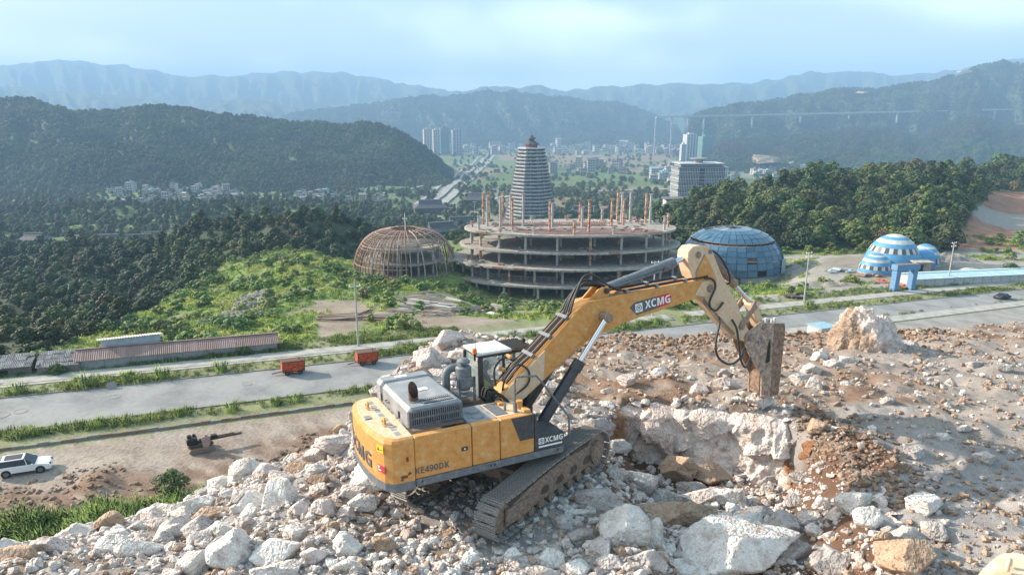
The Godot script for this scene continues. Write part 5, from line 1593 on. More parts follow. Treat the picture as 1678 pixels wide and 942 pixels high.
func operator() -> void:
	# the driver, seated in the cab; the seat faces along the boom
	var ex := get_node("excavator") as Node3D
	var p := thing("person", "operator in dark work clothes and yellow-green vest seated inside the cab", "person", Vector3.ZERO)
	p.transform = ex.transform * Transform3D(Basis(), V(-1.03, 2.12, 0.0))
	var body := [[V(0, 0.10, -0.02), V(0, 0.30, -0.05), 0.16, 0.15], [V(0, 0.30, -0.05), V(0, 0.48, -0.04), 0.16, 0.13], [V(-0.17, 0.52, -0.04), V(0.17, 0.52, -0.04), 0.075, 0.075], [V(0, 0.5, -0.03), V(0, 0.66, 0.0), 0.06, 0.055],
		[V(0, 0.76, 0.02), V(0, 0.80, 0.03), 0.095, 0.10], [V(0, 0.69, 0.06), V(0, 0.73, 0.07), 0.05, 0.06], [V(0, 0.745, 0.115), V(0, 0.76, 0.115), 0.016, 0.012]]
	for s in [-1, 1]:
		body.append_array([[V(0.19 * s, 0.51, -0.03), V(0.25 * s, 0.28, 0.10), 0.058, 0.046], [V(0.25 * s, 0.28, 0.10), V(0.23 * s, 0.22, 0.36), 0.044, 0.032], [V(0.23 * s, 0.22, 0.36), V(0.23 * s, 0.22, 0.44), 0.032, 0.034],
			[V(0.10 * s, 0.10, 0.02), V(0.13 * s, 0.10, 0.44), 0.095, 0.07], [V(0.13 * s, 0.10, 0.44), V(0.13 * s, -0.02, 0.60), 0.068, 0.05], [V(0.13 * s, -0.08, 0.60), V(0.13 * s, -0.10, 0.74), 0.045, 0.04], [V(0.1 * s, 0.76, 0.0), V(0.1 * s, 0.80, 0.0), 0.02, 0.02]])
		for k in 4: body.append([V((0.215 + 0.014 * k) * s, 0.225, 0.45), V((0.215 + 0.014 * k) * s, 0.185, 0.50 - absf(k - 1.4) * 0.008), 0.0095, 0.008])
		body.append([V(0.205 * s, 0.22, 0.42), V(0.185 * s, 0.205, 0.465), 0.011, 0.009])
	obj("body", body_mesh(body, 0.03, 0.03), M.cloth_blue, p)
	obj("vest", body_mesh([[V(0, 0.14, -0.02), V(0, 0.32, -0.05), 0.175, 0.165], [V(0, 0.32, -0.05), V(0, 0.46, -0.04), 0.172, 0.14]], 0.025, 0.03), M.vest, p)
	obj("face", body_mesh([[V(0, 0.76, 0.035), V(0, 0.79, 0.04), 0.095, 0.097], [V(0, 0.69, 0.07), V(0, 0.73, 0.08), 0.05, 0.062], [V(0, 0.745, 0.13), V(0, 0.77, 0.128), 0.016, 0.011]], 0.012, 0.03), M.skin, p)
	obj("hair", body_mesh([[V(0, 0.80, -0.01), V(0, 0.83, 0.02), 0.105, 0.098]], 0.018, 0.02), M.hair, p)


# ---------------------------------------------------------------- rock
func ico(level: int) -> Array:
	var t := (1.0 + sqrt(5.0)) / 2.0
	var v := [Vector3(-1, t, 0), Vector3(1, t, 0), Vector3(-1, -t, 0), Vector3(1, -t, 0), Vector3(0, -1, t), Vector3(0, 1, t), Vector3(0, -1, -t), Vector3(0, 1, -t), Vector3(t, 0, -1), Vector3(t, 0, 1), Vector3(-t, 0, -1), Vector3(-t, 0, 1)]
	for i in 12: v[i] = v[i].normalized()
	var f := [0, 11, 5, 0, 5, 1, 0, 1, 7, 0, 7, 10, 0, 10, 11, 1, 5, 9, 5, 11, 4, 11, 10, 2, 10, 7, 6, 7, 1, 8, 3, 9, 4, 3, 4, 2, 3, 2, 6, 3, 6, 8, 3, 8, 9, 4, 9, 5, 2, 4, 11, 6, 2, 10, 8, 6, 7, 9, 8, 1]
	for l in level:
		var mid := {}
		var nf := []
		for i in range(0, f.size(), 3):
			var e := []
			for k in 3:
				var a: int = f[i + k]
				var b: int = f[i + (k + 1) % 3]
				var key := mini(a, b) * 100000 + maxi(a, b)
				if not mid.has(key):
					mid[key] = v.size(); v.append((v[a] + v[b]).normalized())
				e.append(mid[key])
			nf.append_array([f[i], e[0], e[2], f[i + 1], e[1], e[0], f[i + 2], e[2], e[1], e[0], e[1], e[2]])
		f = nf
	return [v, f]


# a block broken along flat faces, its corners knocked off
func rock_mesh(sd: int, level: int, faces: int, rough: float) -> ArrayMesh:
	var r := RandomNumberGenerator.new()
	r.seed = sd
	var base := ico(level)
	var faces_of := []
	var pl := []
	for k in faces:
		# directions spread evenly, then jolted, so that no side stays round
		var z := 1.0 - 2.0 * (k + 0.5) / faces
		var q := sqrt(1.0 - z * z)
		pl.append([(Vector3(q * cos(k * 2.39996), z, q * sin(k * 2.39996)) + blob_dir(r) * 0.55).normalized(), r.randf_range(0.60, 0.98)])
	var nz := noise(0.9, 4, sd)
	var v := PackedVector3Array()
	var n := PackedVector3Array()
	for d in base[0]:
		var rad := 1.35
		var face: Vector3 = d
		for p in pl:
			var c: float = p[0].dot(d)
			if c > 0.05 and p[1] / c < rad:
				rad = p[1] / c; face = p[0]
		var q: Vector3 = d * rad
		q += d * (nz.get_noise_3d(q.x, q.y, q.z) * rough + nz.get_noise_3d(q.x * 3.1, q.y * 3.1, q.z * 3.1) * rough * 0.5)
		v.append(q); n.append(face * 0.0)
		faces_of.append(face)
	var f := PackedInt32Array(base[1])
	for i in range(0, f.size(), 3):
		var nn := (v[f[i + 1]] - v[f[i]]).cross(v[f[i + 2]] - v[f[i]])
		if nn.dot(v[f[i]]) < 0: nn = -nn
		else:
			var k := f[i + 1]; f[i + 1] = f[i + 2]; f[i + 2] = k
		for k in 3: n[f[i + k]] += nn
	for i in n.size(): n[i] = (n[i].normalized() * 0.55 + faces_of[i] * 0.45).normalized()
	var a := []
	a.resize(Mesh.ARRAY_MAX)
	a[Mesh.ARRAY_VERTEX] = v; a[Mesh.ARRAY_NORMAL] = n; a[Mesh.ARRAY_INDEX] = f
	var cols := PackedColorArray(); cols.resize(v.size()); cols.fill(Color.WHITE)
	a[Mesh.ARRAY_COLOR] = cols
	var m := ArrayMesh.new()
	m.add_surface_from_arrays(Mesh.PRIMITIVE_TRIANGLES, a)
	return m


# x, forward, width, height, tint (0 white, 1 pink, 2 stained brown, 3 grey)
const BIG := [
[4.9,13.62,2.72,1.4,0], [3.95,15.27,1.93,1.08,2], [2.47,13.24,0.78,1.08,0], [2.01,14.74,1.15,0.77,3], [3.18,13.65,0.58,0.7,0], [5.12,19.05,1.1,1.13,2], [3.41,17.03,0.85,0.71,3], [2.79,16.64,0.74,0.49,1], [6.03,18.91,1.16,0.9,2], [6.03,16.86,1.05,0.71,0], [5.3,16.98,1.02,0.77,1], [6.56,14.73,0.75,0.66,3], [6.32,13.68,0.73,0.56,3], [7.04,12.98,0.67,0.64,3], [8.13,12.2,1.07,0.88,2], [0.45,12.1,0.77,0.5,1], [1.2,13.82,0.42,0.42,3], [6.35,15.69,0.71,0.51,3], [0.85,12.52,0.64,0.51,0], [1.39,12.14,0.65,0.5,0], [2.81,12.34,1.02,0.46,1], [3.88,12.91,1.47,0.45,0], [0.01,12.6,0.39,0.36,0], [1.88,12.58,0.46,0.39,3], [-12.34,14.67,0.94,0.94,0], [-10.86,13.96,0.92,0.69,1], [-14.19,19.76,1.24,0.88,0], [-11.59,16.27,0.45,0.5,0], [-12.25,18.28,0.92,0.59,0], [-11.82,18.77,0.6,0.53,0], [-10.8,16.03,0.62,0.55,2], [-9.91,15.09,0.71,0.37,0], [-8.51,16.45,0.96,0.83,0], [-8.47,15.06,0.76,0.61,1], [-6.84,12.67,0.68,0.73,0], [-5.97,12.7,0.73,0.81,0], [-8.16,14.02,0.46,0.43,0], [-6.71,13.88,0.59,0.45,0], [-8.81,18.58,0.85,0.55,0], [-7.81,17.04,0.68,0.51,1], [-7.18,16.42,0.76,0.36,3], [-7.5,14.99,0.67,0.55,2], [-8.36,13.45,0.83,0.5,0], [-13.83,17.3,0.88,0.53,1], [-8.77,16.14,0.59,0.49,1], [-7.15,13.74,0.56,0.48,1], [-9.86,16.6,0.57,0.44,1], [-9.87,15.85,0.58,0.39,3], [-5.64,14.94,0.78,0.83,0], [-6.15,16.27,0.81,0.62,1], [-4.4,14.31,0.58,0.55,1], [-4.42,16.43,0.68,0.33,1], [-5.94,17.28,0.75,0.48,2], [-6.5,18.56,0.47,0.44,1], [-3.67,14.8,0.65,0.48,0], [-4.0,15.15,0.7,0.51,1], [-3.89,14.18,0.46,0.4,1], [-5.08,14.38,0.52,0.35,1], [-4.84,13.32,0.49,0.6,0], [-6.45,15.17,0.52,0.55,0], [-6.2,14.6,0.53,0.41,0], [-4.96,12.6,0.8,0.6,0], [-4.71,12.16,0.9,0.45,0], [-6.13,13.87,0.34,0.51,1], [-3.37,12.12,0.45,0.33,0], [-2.65,12.16,0.38,0.3,0], [-2.39,13.72,0.36,0.28,1], [-2.88,13.45,0.38,0.3,1], [-2.3,14.16,0.34,0.31,1], [-0.87,12.29,0.38,0.33,0], [-1.42,13.7,0.33,0.25,2], [-6.48,20.06,0.63,0.51,2], [-4.96,17.83,0.98,0.84,1], [-5.54,17.94,0.81,0.57,1], [-6.97,17.61,0.77,0.49,1], [-6.66,16.3,0.65,0.49,1], [-5.06,15.91,0.54,0.35,2], [-3.5,15.12,0.39,0.3,1], [-4.08,13.44,0.33,0.25,2], [16.19,29.58,3.29,2.45,1], [12.4,24.81,0.8,0.66,1], [13.3,25.44,0.72,0.58,0], [11.32,24.23,0.74,0.6,1], [10.6,23.61,0.68,0.5,3], [12.58,26.25,0.65,0.5,0], [19.6,31.81,0.9,0.66,3], [18.13,30.54,0.86,0.63,0], [7.24,21.82,0.88,0.54,1], [7.75,23.35,0.4,0.4,3], [11.06,17.0,0.57,0.43,3], [10.74,15.76,0.34,0.31,1], [12.83,16.88,0.53,0.47,1], [9.58,13.57,0.58,0.55,3], [18.97,26.27,0.7,0.45,3], [19.61,25.42,0.82,0.39,3], [12.09,20.34,0.43,0.31,3], [12.33,17.84,0.45,0.28,0], [13.51,18.71,0.4,0.27,0], [-3.23,24.41,1.39,1.16,1], [-2.58,26.16,1.24,0.99,1], [-1.86,24.75,1.18,0.85,1], [-2.59,22.83,1.0,0.74,1], [-3.23,22.67,0.87,0.65,2], [7.5,18.06,0.43,0.36,0], [7.53,15.19,0.61,0.52,1], [7.73,16.7,0.57,0.4,3], [8.11,13.78,0.56,0.7,0], [8.28,14.71,0.65,0.65,0]
]
const TINT_NAME := ["chalky white", "pinkish pale", "brown-stained", "grey"]


# a leaning tooth of broken rock, earth still clinging to its left side
func outcrop_mesh() -> ArrayMesh:
	var m := ico(5)
	var st := SurfaceTool.new()
	st.begin(Mesh.PRIMITIVE_TRIANGLES)
	st.set_smooth_group(0)
	var nz := noise(1.1, 5, 88, FastNoiseLite.TYPE_SIMPLEX_SMOOTH, 0.6)
	var blk := noise(1.5, 2, 89, FastNoiseLite.TYPE_CELLULAR)
	blk.cellular_return_type = FastNoiseLite.RETURN_CELL_VALUE
	for d in m[0]:
		# a tall left shoulder falling away to the right
		var q: Vector3 = d
		var up := 0.95 - 0.55 * smoothstep(-0.5, 1.2, q.x) - 0.5 * smoothstep(-0.55, -1.1, q.x)
		q.y = (q.y * up * 1.15) if q.y > 0 else q.y * 0.4
		q += d * (nz.get_noise_3d(q.x, q.y, q.z) * 0.22 + blk.get_noise_3d(q.x * 1.6, q.y * 1.6, q.z * 1.6) * 0.13)
		var earth := smoothstep(-0.5, -0.8, q.x + nz.get_noise_3d(q.x * 2.0, q.y * 2.0, q.z * 2.0) * 0.5)
		st.set_color(Color(0.76, 0.67, 0.63).lerp(Color(0.44, 0.345, 0.265), earth))
		st.add_vertex(q)
	for i in range(0, m[1].size(), 3):
		st.add_index(m[1][i]); st.add_index(m[1][i + 2]); st.add_index(m[1][i + 1])
	st.generate_normals()
	return st.commit()


func zone_of(x: float, f: float) -> String:
	if f > 21.5 and x < 2.0: return "on the pink spoil behind the cab"
	if x > 8.6 or (f > 20.6 and x > 2.0): return "on the earth bench past the hammer"
	if x > 2.0 and f > 16.4: return "fallen below the broken rock face"
	if x > 0.6: return "in the rubble in front of the near track"
	if x > -3.2: return "among the small stones below the counterweight"
	return "on the rubble slope beside the counterweight"


func rock_tint(k: int) -> Color:
	var c: Color = [Color(0.76, 0.745, 0.72), Color(0.68, 0.615, 0.585), Color(0.50, 0.37, 0.27), Color(0.52, 0.49, 0.475)][k]
	return c * rng.randf_range(0.86, 1.1)


func build_rocks() -> void:
	rng.seed = 21
	var hero := []
	for k in 5: hero.append(rock_mesh(500 + k, 4, 11 + k, 0.075))
	var mids := []
	for k in 12: mids.append(rock_mesh(520 + k, 3, 9 + k % 5, 0.075))
	var mats := []
	for k in 4:
		var row := []
		for i in 4:
			var m: StandardMaterial3D = M.rock.duplicate()
			m.albedo_color = rock_tint(k).linear_to_srgb(); row.append(m)
		mats.append(row)
	var taken := []
	var n := 0
	var put := func(x: float, f: float, w: float, h: float, tint: int, mesh: Mesh, flat: float) -> void:
		var o := obj("boulder", mesh, mats[tint][rng.randi() % 4])
		var deep := minf(w, maxf(h, w * 0.55)) * rng.randf_range(0.8, 1.05)
		var b := Basis(Vector3.UP, rng.randf_range(0, TAU)) * Basis(blob_dir(rng), rng.randf_range(0, TAU))
		o.transform = Transform3D(Basis.from_scale(Vector3(w, h * flat, deep) * 0.56) * b, P(x, f, ground_d(x, f) - h * flat * 0.17))
		var label := "%s %s%s limestone boulder %s" % ["large" if w > 0.75 else "small" if w < 0.4 else "middling", "slab-like " if h < w * 0.66 else "tall " if h > w * 0.95 else "", TINT_NAME[tint], zone_of(x, f)]
		tag(o, label, "boulder", label.replace("boulder", "boulders"))
		taken.append([Vector2(x, f), w * 0.5])
	for q in BIG:
		n += 1
		put.call(q[0], q[1], q[2], q[3], q[4], hero[n % 5] if q[2] > 0.85 else mids[n % 12], 0.82 if q[3] < q[2] else 0.95)
		var o := get_child(get_child_count() - 1)
		if n == 1: tag(o, "huge white boulder, by far the largest, in front of the near track", "boulder")
		elif n == 2: tag(o, "long tilted boulder with brown crust behind the huge white boulder", "boulder")
		elif n == 15: tag(o, "pointed boulder with orange and white sides beside the second machine", "boulder")
		elif n == 80:
			o.mesh = outcrop_mesh(); o.material_override = M.rock
			o.transform = Transform3D(Basis(Vector3.UP, 0.35).scaled(Vector3(1.75, 2.2, 1.4)), P(16.7, 30.4, ground_d(16.7, 30.4) + 0.1))
			tag(o, "tall pinkish rock outcrop standing on the lip of the earth bench", "boulder")
		elif n == 73: tag(o, "large pinkish slab leaning beside the counterweight", "boulder")
	# the rest of the boulders one can count
	var tries := 0
	while n < 296 and tries < 9000:
		tries += 1
		var f := rng.randf_range(11.3, 24.0)
		var x := rng.randf_range(-0.84, 0.7) * f
		if x < -16.0 or f > edge_f(x) - 0.2: continue
		var z := zone_of(x, f)
		var w := 0.28 + 0.6 * pow(rng.randf(), 1.8)
		if z.begins_with("on the earth") : 
			if rng.randf() < 0.86: continue
			w *= 0.75
		if z.begins_with("among"): w *= 0.6
		if z.begins_with("on the rubble") and rng.randf() < 0.25: w *= 1.4
		if under_machine(x, f): continue
		var ok := true
		for t in taken:
			if t[0].distance_to(Vector2(x, f)) < (t[1] + w * 0.5) * 0.8: ok = false; break
		if not ok: continue
		n += 1
		var tint: int = [0, 0, 0, 1, 1, 1, 2, 3][rng.randi() % 8]
		if z.begins_with("fallen") and rng.randf() < 0.5: tint = 3
		put.call(x, f, w, w * rng.randf_range(0.6, 0.95), tint, mids[rng.randi() % 12], 0.85)
	# smaller stones nobody could count
	var small := []
	for k in 5: small.append(rock_mesh(560 + k, 2, 8 + k % 3, 0.05))
	var xs := [[], [], [], [], []]
	var cs := [[], [], [], [], []]
	for i in 80000:
		var f := 9.5 + 34.0 * pow(rng.randf(), 1.6)
		var x := rng.randf_range(-1.0, 0.9) * f
		if x < -18.5: continue
		if f > edge_f(x) + 2.0: continue
		var z := zone_of(x, f)
		var k := n2.get_noise_2d(x * 3.0, f * 3.0)
		var s := 0.02 + 0.12 * pow(rng.randf(), 3.8)
		if z.begins_with("on the earth"):
			if rng.randf() < (0.55 if x > 9.0 and f < 20.0 else 0.82 if k < 0.1 else 0.4): continue
			s *= 0.75
		elif k < -0.1 and rng.randf() < 0.5: continue
		if f > 20.0: s *= 1.25
		var at := P(x, f, ground_d(x, f) - s * 0.25)
		var b := Basis(blob_dir(rng), rng.randf_range(0, TAU)).scaled(Vector3(s, s * rng.randf_range(0.6, 1.0), s * rng.randf_range(0.7, 1.0)))
		var c := rock_tint([0, 0, 1, 1, 1, 3, 2][rng.randi() % 7])
		if z.begins_with("on the earth") and rng.randf() < 0.62: c = Color(0.44, 0.335, 0.26) * rng.randf_range(0.75, 1.15)
		xs[i % 5].append(Transform3D(b, at)); cs[i % 5].append(c)
	# clods heaped along the far lip of the bench and up the pit's right side
	for i in 2600:
		var x := rng.randf_range(2.0, 26.0)
		var f := edge_f(x) - absf(rng.randfn(0.0, 1.8))
		if i % 3 == 0:
			x = 8.6 + absf(rng.randfn(0.0, 0.9)); f = rng.randf_range(14.5, 19.8)
		var s := 0.04 + 0.13 * pow(rng.randf(), 2.6)
		if i % 3 == 0: s *= 0.62
		var b := Basis(blob_dir(rng), rng.randf_range(0, TAU)).scaled(Vector3(s, s * 0.8, s))
		xs[i % 5].append(Transform3D(b, P(x, f, ground_d(x, f) - s * 0.3))); cs[i % 5].append(Color(0.29, 0.185, 0.125).lerp(Color(0.44, 0.345, 0.27), rng.randf()) * rng.randf_range(0.75, 1.1))
	# clods of the dug-over earth below the heap
	for i in 2600:
		var a := rng.randf_range(-26.0, 12.0)
		var c := rng.randf_range(46.0, 56.5)
		var x := (0.907 * a - 0.422 * c) * U
		var f := (0.422 * a + 0.907 * c) * U
		if n1.get_noise_2d(x * 0.9, f * 0.9) < -0.02: continue
		var s := 0.06 + 0.28 * pow(rng.randf(), 3.0)
		xs[i % 5].append(Transform3D(Basis(blob_dir(rng), rng.randf_range(0, TAU)).scaled(Vector3(s, s * 0.7, s)), P(x, f, ground_d(x, f) - s * 0.2))); cs[i % 5].append(Color(0.27, 0.17, 0.115).lerp(Color(0.42, 0.31, 0.23), rng.randf()) * rng.randf_range(0.8, 1.15))
	var rb := Node3D.new()
	rb.name = "rubble"; add_child(rb)
	tag(rb, "small broken stones and clods strewn over the whole quarry heap", "rubble")
	rb.set_meta("kind", "stuff")
	for k in 5: scatter("stones", small[k], M.rock, xs[k], cs[k], "", "", rb)
	rock_face([Vector2(2.7, 18.3), Vector2(3.1, 19.6), Vector2(3.75, 20.5), Vector2(4.5, 20.1), Vector2(5.2, 20.4), Vector2(6.0, 19.8), Vector2(7.0, 19.6), Vector2(7.9, 19.2), Vector2(8.6, 19.0), Vector2(9.0, 18.2)], 11.35, 0.55, true)
	# pale broken slope along the pit's right side
	rock_face([Vector2(9.3, 16.6), Vector2(9.0, 15.8), Vector2(8.75, 15.0), Vector2(8.7, 14.0), Vector2(8.4, 13.0), Vector2(8.2, 12.0), Vector2(7.9, 11.0)], 10.7, 1.3, false)


func under_machine(x: float, f: float) -> bool:
	# the two tracks and the strip between, along the undercarriage's heading
	var dx := x + 0.2
	var df := f - 15.83
	var fw := dx * 0.617 + df * 0.787
	var rt := dx * 0.786 - df * 0.615
	return absf(fw) < 2.9 and absf(rt) < 2.0


# the fresh white face under the hammer: blocks standing shoulder to shoulder along the pit's far wall
func rock_face(line: Array, foot: float, fall: float, earthy: bool) -> void:
	var nu := 150
	var nv := 44
	var pos := PackedVector3Array(); pos.resize(nu * nv)
	var cols := PackedColorArray(); cols.resize(nu * nv)
	var fac := noise(0.55, 3, 71)
	var blk := noise(0.75, 1, 72, FastNoiseLite.TYPE_CELLULAR)
	blk.cellular_return_type = FastNoiseLite.RETURN_DISTANCE
	var val := noise(0.75, 1, 72, FastNoiseLite.TYPE_CELLULAR)
	val.cellular_return_type = FastNoiseLite.RETURN_CELL_VALUE
	for i in nu:
		var u := i / float(nu - 1) * (line.size() - 1)
		var k := mini(int(u), line.size() - 2)
		var p: Vector2 = line[k].lerp(line[k + 1], u - k)
		var t: Vector2 = (line[k + 1] - line[k]).normalized()
		var out := Vector2(t.y, -t.x)
		var top := heap_d(p.x - out.x * 0.5, p.y - out.y * 0.5, false) - 0.03
		for j in nv:
			var v := j / float(nv - 1)
			var d := lerpf(top + 0.02, foot, v)
			var lean := 0.05 + fall * v
			var q := Vector3(p.x, d, p.y)
			var b := (val.get_noise_3d(q.x, q.y * 0.8, q.z) * 0.24 + fac.get_noise_3d(q.x * 1.4, q.y * 1.1, q.z * 1.4) * 0.30 + fac.get_noise_3d(q.x * 6.0, q.y * 6.0, q.z * 6.0) * 0.07)
			if v < 0.12: b -= (0.12 - v) * 4.0
			var o := p + out * (lean + b)
			pos[j * nu + i] = P(o.x, o.y, d)
			var c := Color(0.86, 0.80, 0.76).lerp(Color(0.76, 0.64, 0.59), clampf(0.5 + fac.get_noise_3d(q.x * 1.2 + 9.0, q.y * 1.2, q.z) * 1.6, 0, 1))
			if earthy and u < 1.9: c = Color(0.27, 0.15, 0.08).lerp(c, smoothstep(1.4, 1.9, u))
			if earthy and u > 7.9: c = c.lerp(Color(0.30, 0.15, 0.075), smoothstep(7.9, 8.6, u + fac.get_noise_3d(q.x, q.y * 2.0, q.z)))
			cols[j * nu + i] = c
	struct("rock_face", grid_mesh(nu, nv, pos, cols), M.rock)


# ---------------------------------------------------------------- the road and what stands along it
func strip(a0: float, a1: float, c0: float, c1: float, up: float, step := 4.0) -> MB:
	var b := MB.new()
	var a := a0
	while a < a1 - 0.01:
		var e := minf(a + step, a1)
		b.quad(road_pt(a, c1, up), road_pt(e, c1, up), road_pt(e, c0, up), road_pt(a, c0, up))
		a = e
	return b


func slab(a0: float, a1: float, c0: float, c1: float, lo: float, hi: float) -> MB:
	var b := MB.new()
	var p := [road_pt(a0, c0, hi), road_pt(a1, c0, hi), road_pt(a1, c1, hi), road_pt(a0, c1, hi), road_pt(a0, c0, lo), road_pt(a1, c0, lo), road_pt(a1, c1, lo), road_pt(a0, c1, lo)]
	b.quad(p[0], p[3], p[2], p[1]); b.quad(p[0], p[1], p[5], p[4]); b.quad(p[1], p[2], p[6], p[5]); b.quad(p[2], p[3], p[7], p[6]); b.quad(p[3], p[0], p[4], p[7])
	return b


func on_road(called: String, label: String, category: String, a: float, c: float, yaw := 0.0, up := 0.0, group := "") -> Node3D:
	var o := thing(called, label, category, Vector3.ZERO, 0.0, group)
	o.transform = road_frame(a, c, up) * Transform3D(Basis(Vector3.UP, yaw), Vector3.ZERO)
	return o


func build_road() -> void:
	struct("road", strip(-150, 260, 65.5, 73.6, 0.02), M.asphalt)
	struct("side_lane", strip(58, 260, 55.0, 64.8, 0.018), M.lane)
	struct("pavement", slab(-150, 62, 76.6, 79.2, -0.1, 0.07), M.paving)
	struct("pavement", slab(66, 260, 77.2, 79.6, -0.1, 0.07), M.paving)
	struct("median_strip", slab(72, 150, 65.3, 67.6, -0.1, 0.10), M.paving)
	# kerb stones
	var kerb := struct("kerb", slab(-150, 260, 73.62, 73.74, -0.1, 0.11), M.kerb)
	kerb = struct("kerb", slab(-150, 70, 65.28, 65.42, -0.1, 0.10), M.kerb)
	kerb = struct("kerb", slab(-150, 62, 77.15, 77.25, 0.0, 0.085), M.dark)
	# low wall of rough blocks between the verge and the dirt lane
	var wall := thing("block_wall", "low wall of rough brown blocks between grassy verge and dirt lane", "wall", road_pt(-10, 61.6))
	rng.seed = 31
	var a := -40.0
	while a < 34.0:
		var l := rng.randf_range(0.75, 0.95)
		var o := obj("block", shared("wall_block%d" % (rng.randi() % 4), func(): return MB.new().box(Vector3(0, -0.5, -0.16), Vector3(0.86 * U - 0.03, rng.randf_range(0.28, 0.40), 0.16), 0.03)), M.kerb if rng.randf() < 0.5 else M.muddy, wall)
		var fr := road_frame(a, 61.6 + rng.randf_range(-0.04, 0.04), rng.randf_range(-0.03, 0.03))
		o.transform = wall.transform.inverse() * (fr * Transform3D(Basis(Vector3.UP, rng.randf_range(-0.04, 0.04)).scaled(Vector3(l / 0.86, 1, 1)), Vector3.ZERO))
		a += l
	# manholes, open and covered
	for m in [[-16.1, 69.7, 0.55], [-8.9, 70.7, 0.55], [-17.6, 69.3, 0.8], [2.9, 70.2, 0.5], [40.0, 70.4, 0.5]]:
		var b := MB.new(); b.lathe([Vector2(m[2] * U, 0.03), Vector2(m[2] * U, 0.06), Vector2(m[2] * U - 0.14, 0.065), Vector2(m[2] * U - 0.14, 0.03)], 26)
		var t := on_road("manhole", "round manhole with pale concrete rim set in the asphalt road", "manhole", m[0], m[1], 0.0, 0.0, "manholes in the road")
		obj("rim", b, M.kerb, t)
		b = MB.new(); b.lathe([Vector2(m[2] * U - 0.14, 0.045), Vector2(0, 0.045)], 26); obj("lid", b, M.asphalt, t)
	var cover := on_road("manhole_cover", "loose round concrete cover leaning at the edge of the far verge", "manhole cover", -9.3, 73.2, 0.3, 0.0)
	cover.transform *= Transform3D(Basis(Vector3.RIGHT, 0.75), Vector3(0, 0.4, 0))
	obj("disc", MB.new().cyl(Vector3(0, -0.05, 0), Vector3(0, 0.05, 0), 0.62, 0.62, 26), M.kerb, cover)
	poles(); sheds(); vehicles(); clumps(); yard()


func poles() -> void:
	var lab := ["concrete utility pole with white crossarms beside the pile of timber", "concrete utility pole standing in front of the ring building", "concrete utility pole between glass dome and blue gate", "concrete utility pole behind the long pale blue roof"]
	var at := [[16.1, 78.6], [60.0, 79.4], [91.5, 79.8], [131.9, 81.4]]
	for i in 4:
		var t := on_road("utility_pole", lab[i], "pole", at[i][0], at[i][1], 0.0, 0.0, "utility poles along the road")
		t.transform = Transform3D(Basis(Vector3.UP, 0.4356), t.position)
		var h := 8.3 * U
		obj("shaft", MB.new().cyl(Vector3(0, -0.6, 0), Vector3(0, h, 0), 0.19, 0.12, 12), M.concrete_pale, t)
		for y in [h - 0.25, h - 1.15]:
			if y > h - 1.0 and i == 0: continue
			obj("crossarm", MB.new().box(Vector3(-0.95, y - 0.05, -0.05), Vector3(0.95, y + 0.05, 0.05)), M.white, t)
			for x in [-0.85, 0.85]:
				obj("insulator", MB.new().lathe([Vector2(0.07, y + 0.05), Vector2(0.1, y + 0.12), Vector2(0.06, y + 0.2), Vector2(0.09, y + 0.28), Vector2(0.0, y + 0.34)], 8, Vector3(x, 0, 0)), M.white, t)


func ribbed(w: float, l: float, ribs: int) -> MB:      # corrugated sheet: x across, z down the fall
	var b := MB.new()
	var n := ribs * 6
	for i in n:
		var x0 := w * i / n; var x1 := w * (i + 1) / n
		var y0 := sin(TAU * i / 6.0) * 0.03; var y1 := sin(TAU * (i + 1) / 6.0) * 0.03
		b.quad(Vector3(x0, y0, 0), Vector3(x1, y1, 0), Vector3(x1, y1, l), Vector3(x0, y0, l))
		b.quad(Vector3(x0, y0 - 0.012, 0), Vector3(x0, y0 - 0.012, l), Vector3(x1, y1 - 0.012, l), Vector3(x1, y1 - 0.012, 0))
	return b


func long_shed(t: Node3D, length: float, wide: float, wall_h: float, rise: float, roof_m: Array, wall_m: Material, sheets: int) -> void:
	# x runs along, z towards the road; ridge along x
	var b := MB.new()
	b.box(Vector3(0, -0.8, -wide / 2), Vector3(length, wall_h, -wide / 2 + 0.15)); obj("wall", b, wall_m, t)
	var bays := int(length / 3.4)
	for i in bays:
		b = MB.new(); b.box(Vector3(length * i / bays + 0.05, -0.8, wide / 2 - 0.14), Vector3(length * (i + 1) / bays - 0.05, wall_h, wide / 2)); obj("wall_panel", b, wall_m, t)
		b = MB.new(); b.box(Vector3(length * i / bays - 0.06, -0.8, wide / 2 - 0.2), Vector3(length * i / bays + 0.06, wall_h + 0.02, wide / 2 + 0.04)); obj("post", b, M.kerb, t)
	for x in [0.0, length]:
		b = MB.new(); b.tri(Vector3(x, wall_h, -wide / 2), Vector3(x, wall_h + rise, 0), Vector3(x, wall_h, wide / 2)); b.quad(Vector3(x, -0.8, -wide / 2), Vector3(x, wall_h, -wide / 2), Vector3(x, wall_h, wide / 2), Vector3(x, -0.8, wide / 2)); obj("gable", b, wall_m, t)
	var sl := Vector2(wide / 2 + 0.45, rise + rise * 0.45 / (wide / 2)).length()
	var ang := atan2(rise, wide / 2)
	var w := (length + 0.6) / sheets
	var m := ribbed(w + 0.04, sl, maxi(2, int(w / 0.26))).mesh()
	for i in sheets:
		for s in [1, -1]:
			var o := obj("roof_sheet", m, roof_m[rng.randi() % roof_m.size()], t)
			var turn := Basis(Vector3.RIGHT, ang) if s > 0 else Basis(Vector3.UP, PI) * Basis(Vector3.RIGHT, ang)
			o.transform = Transform3D(turn, Vector3(-0.3 + w * (i if s > 0 else i + 1), wall_h + rise + 0.05 + 0.004 * (i % 2), 0))
	b = MB.new(); b.beam(Vector3(-0.3, wall_h + rise + 0.1, 0), Vector3(length + 0.3, wall_h + rise + 0.1, 0), 0.4, 0.06); obj("ridge_cap", b, roof_m[0], t)


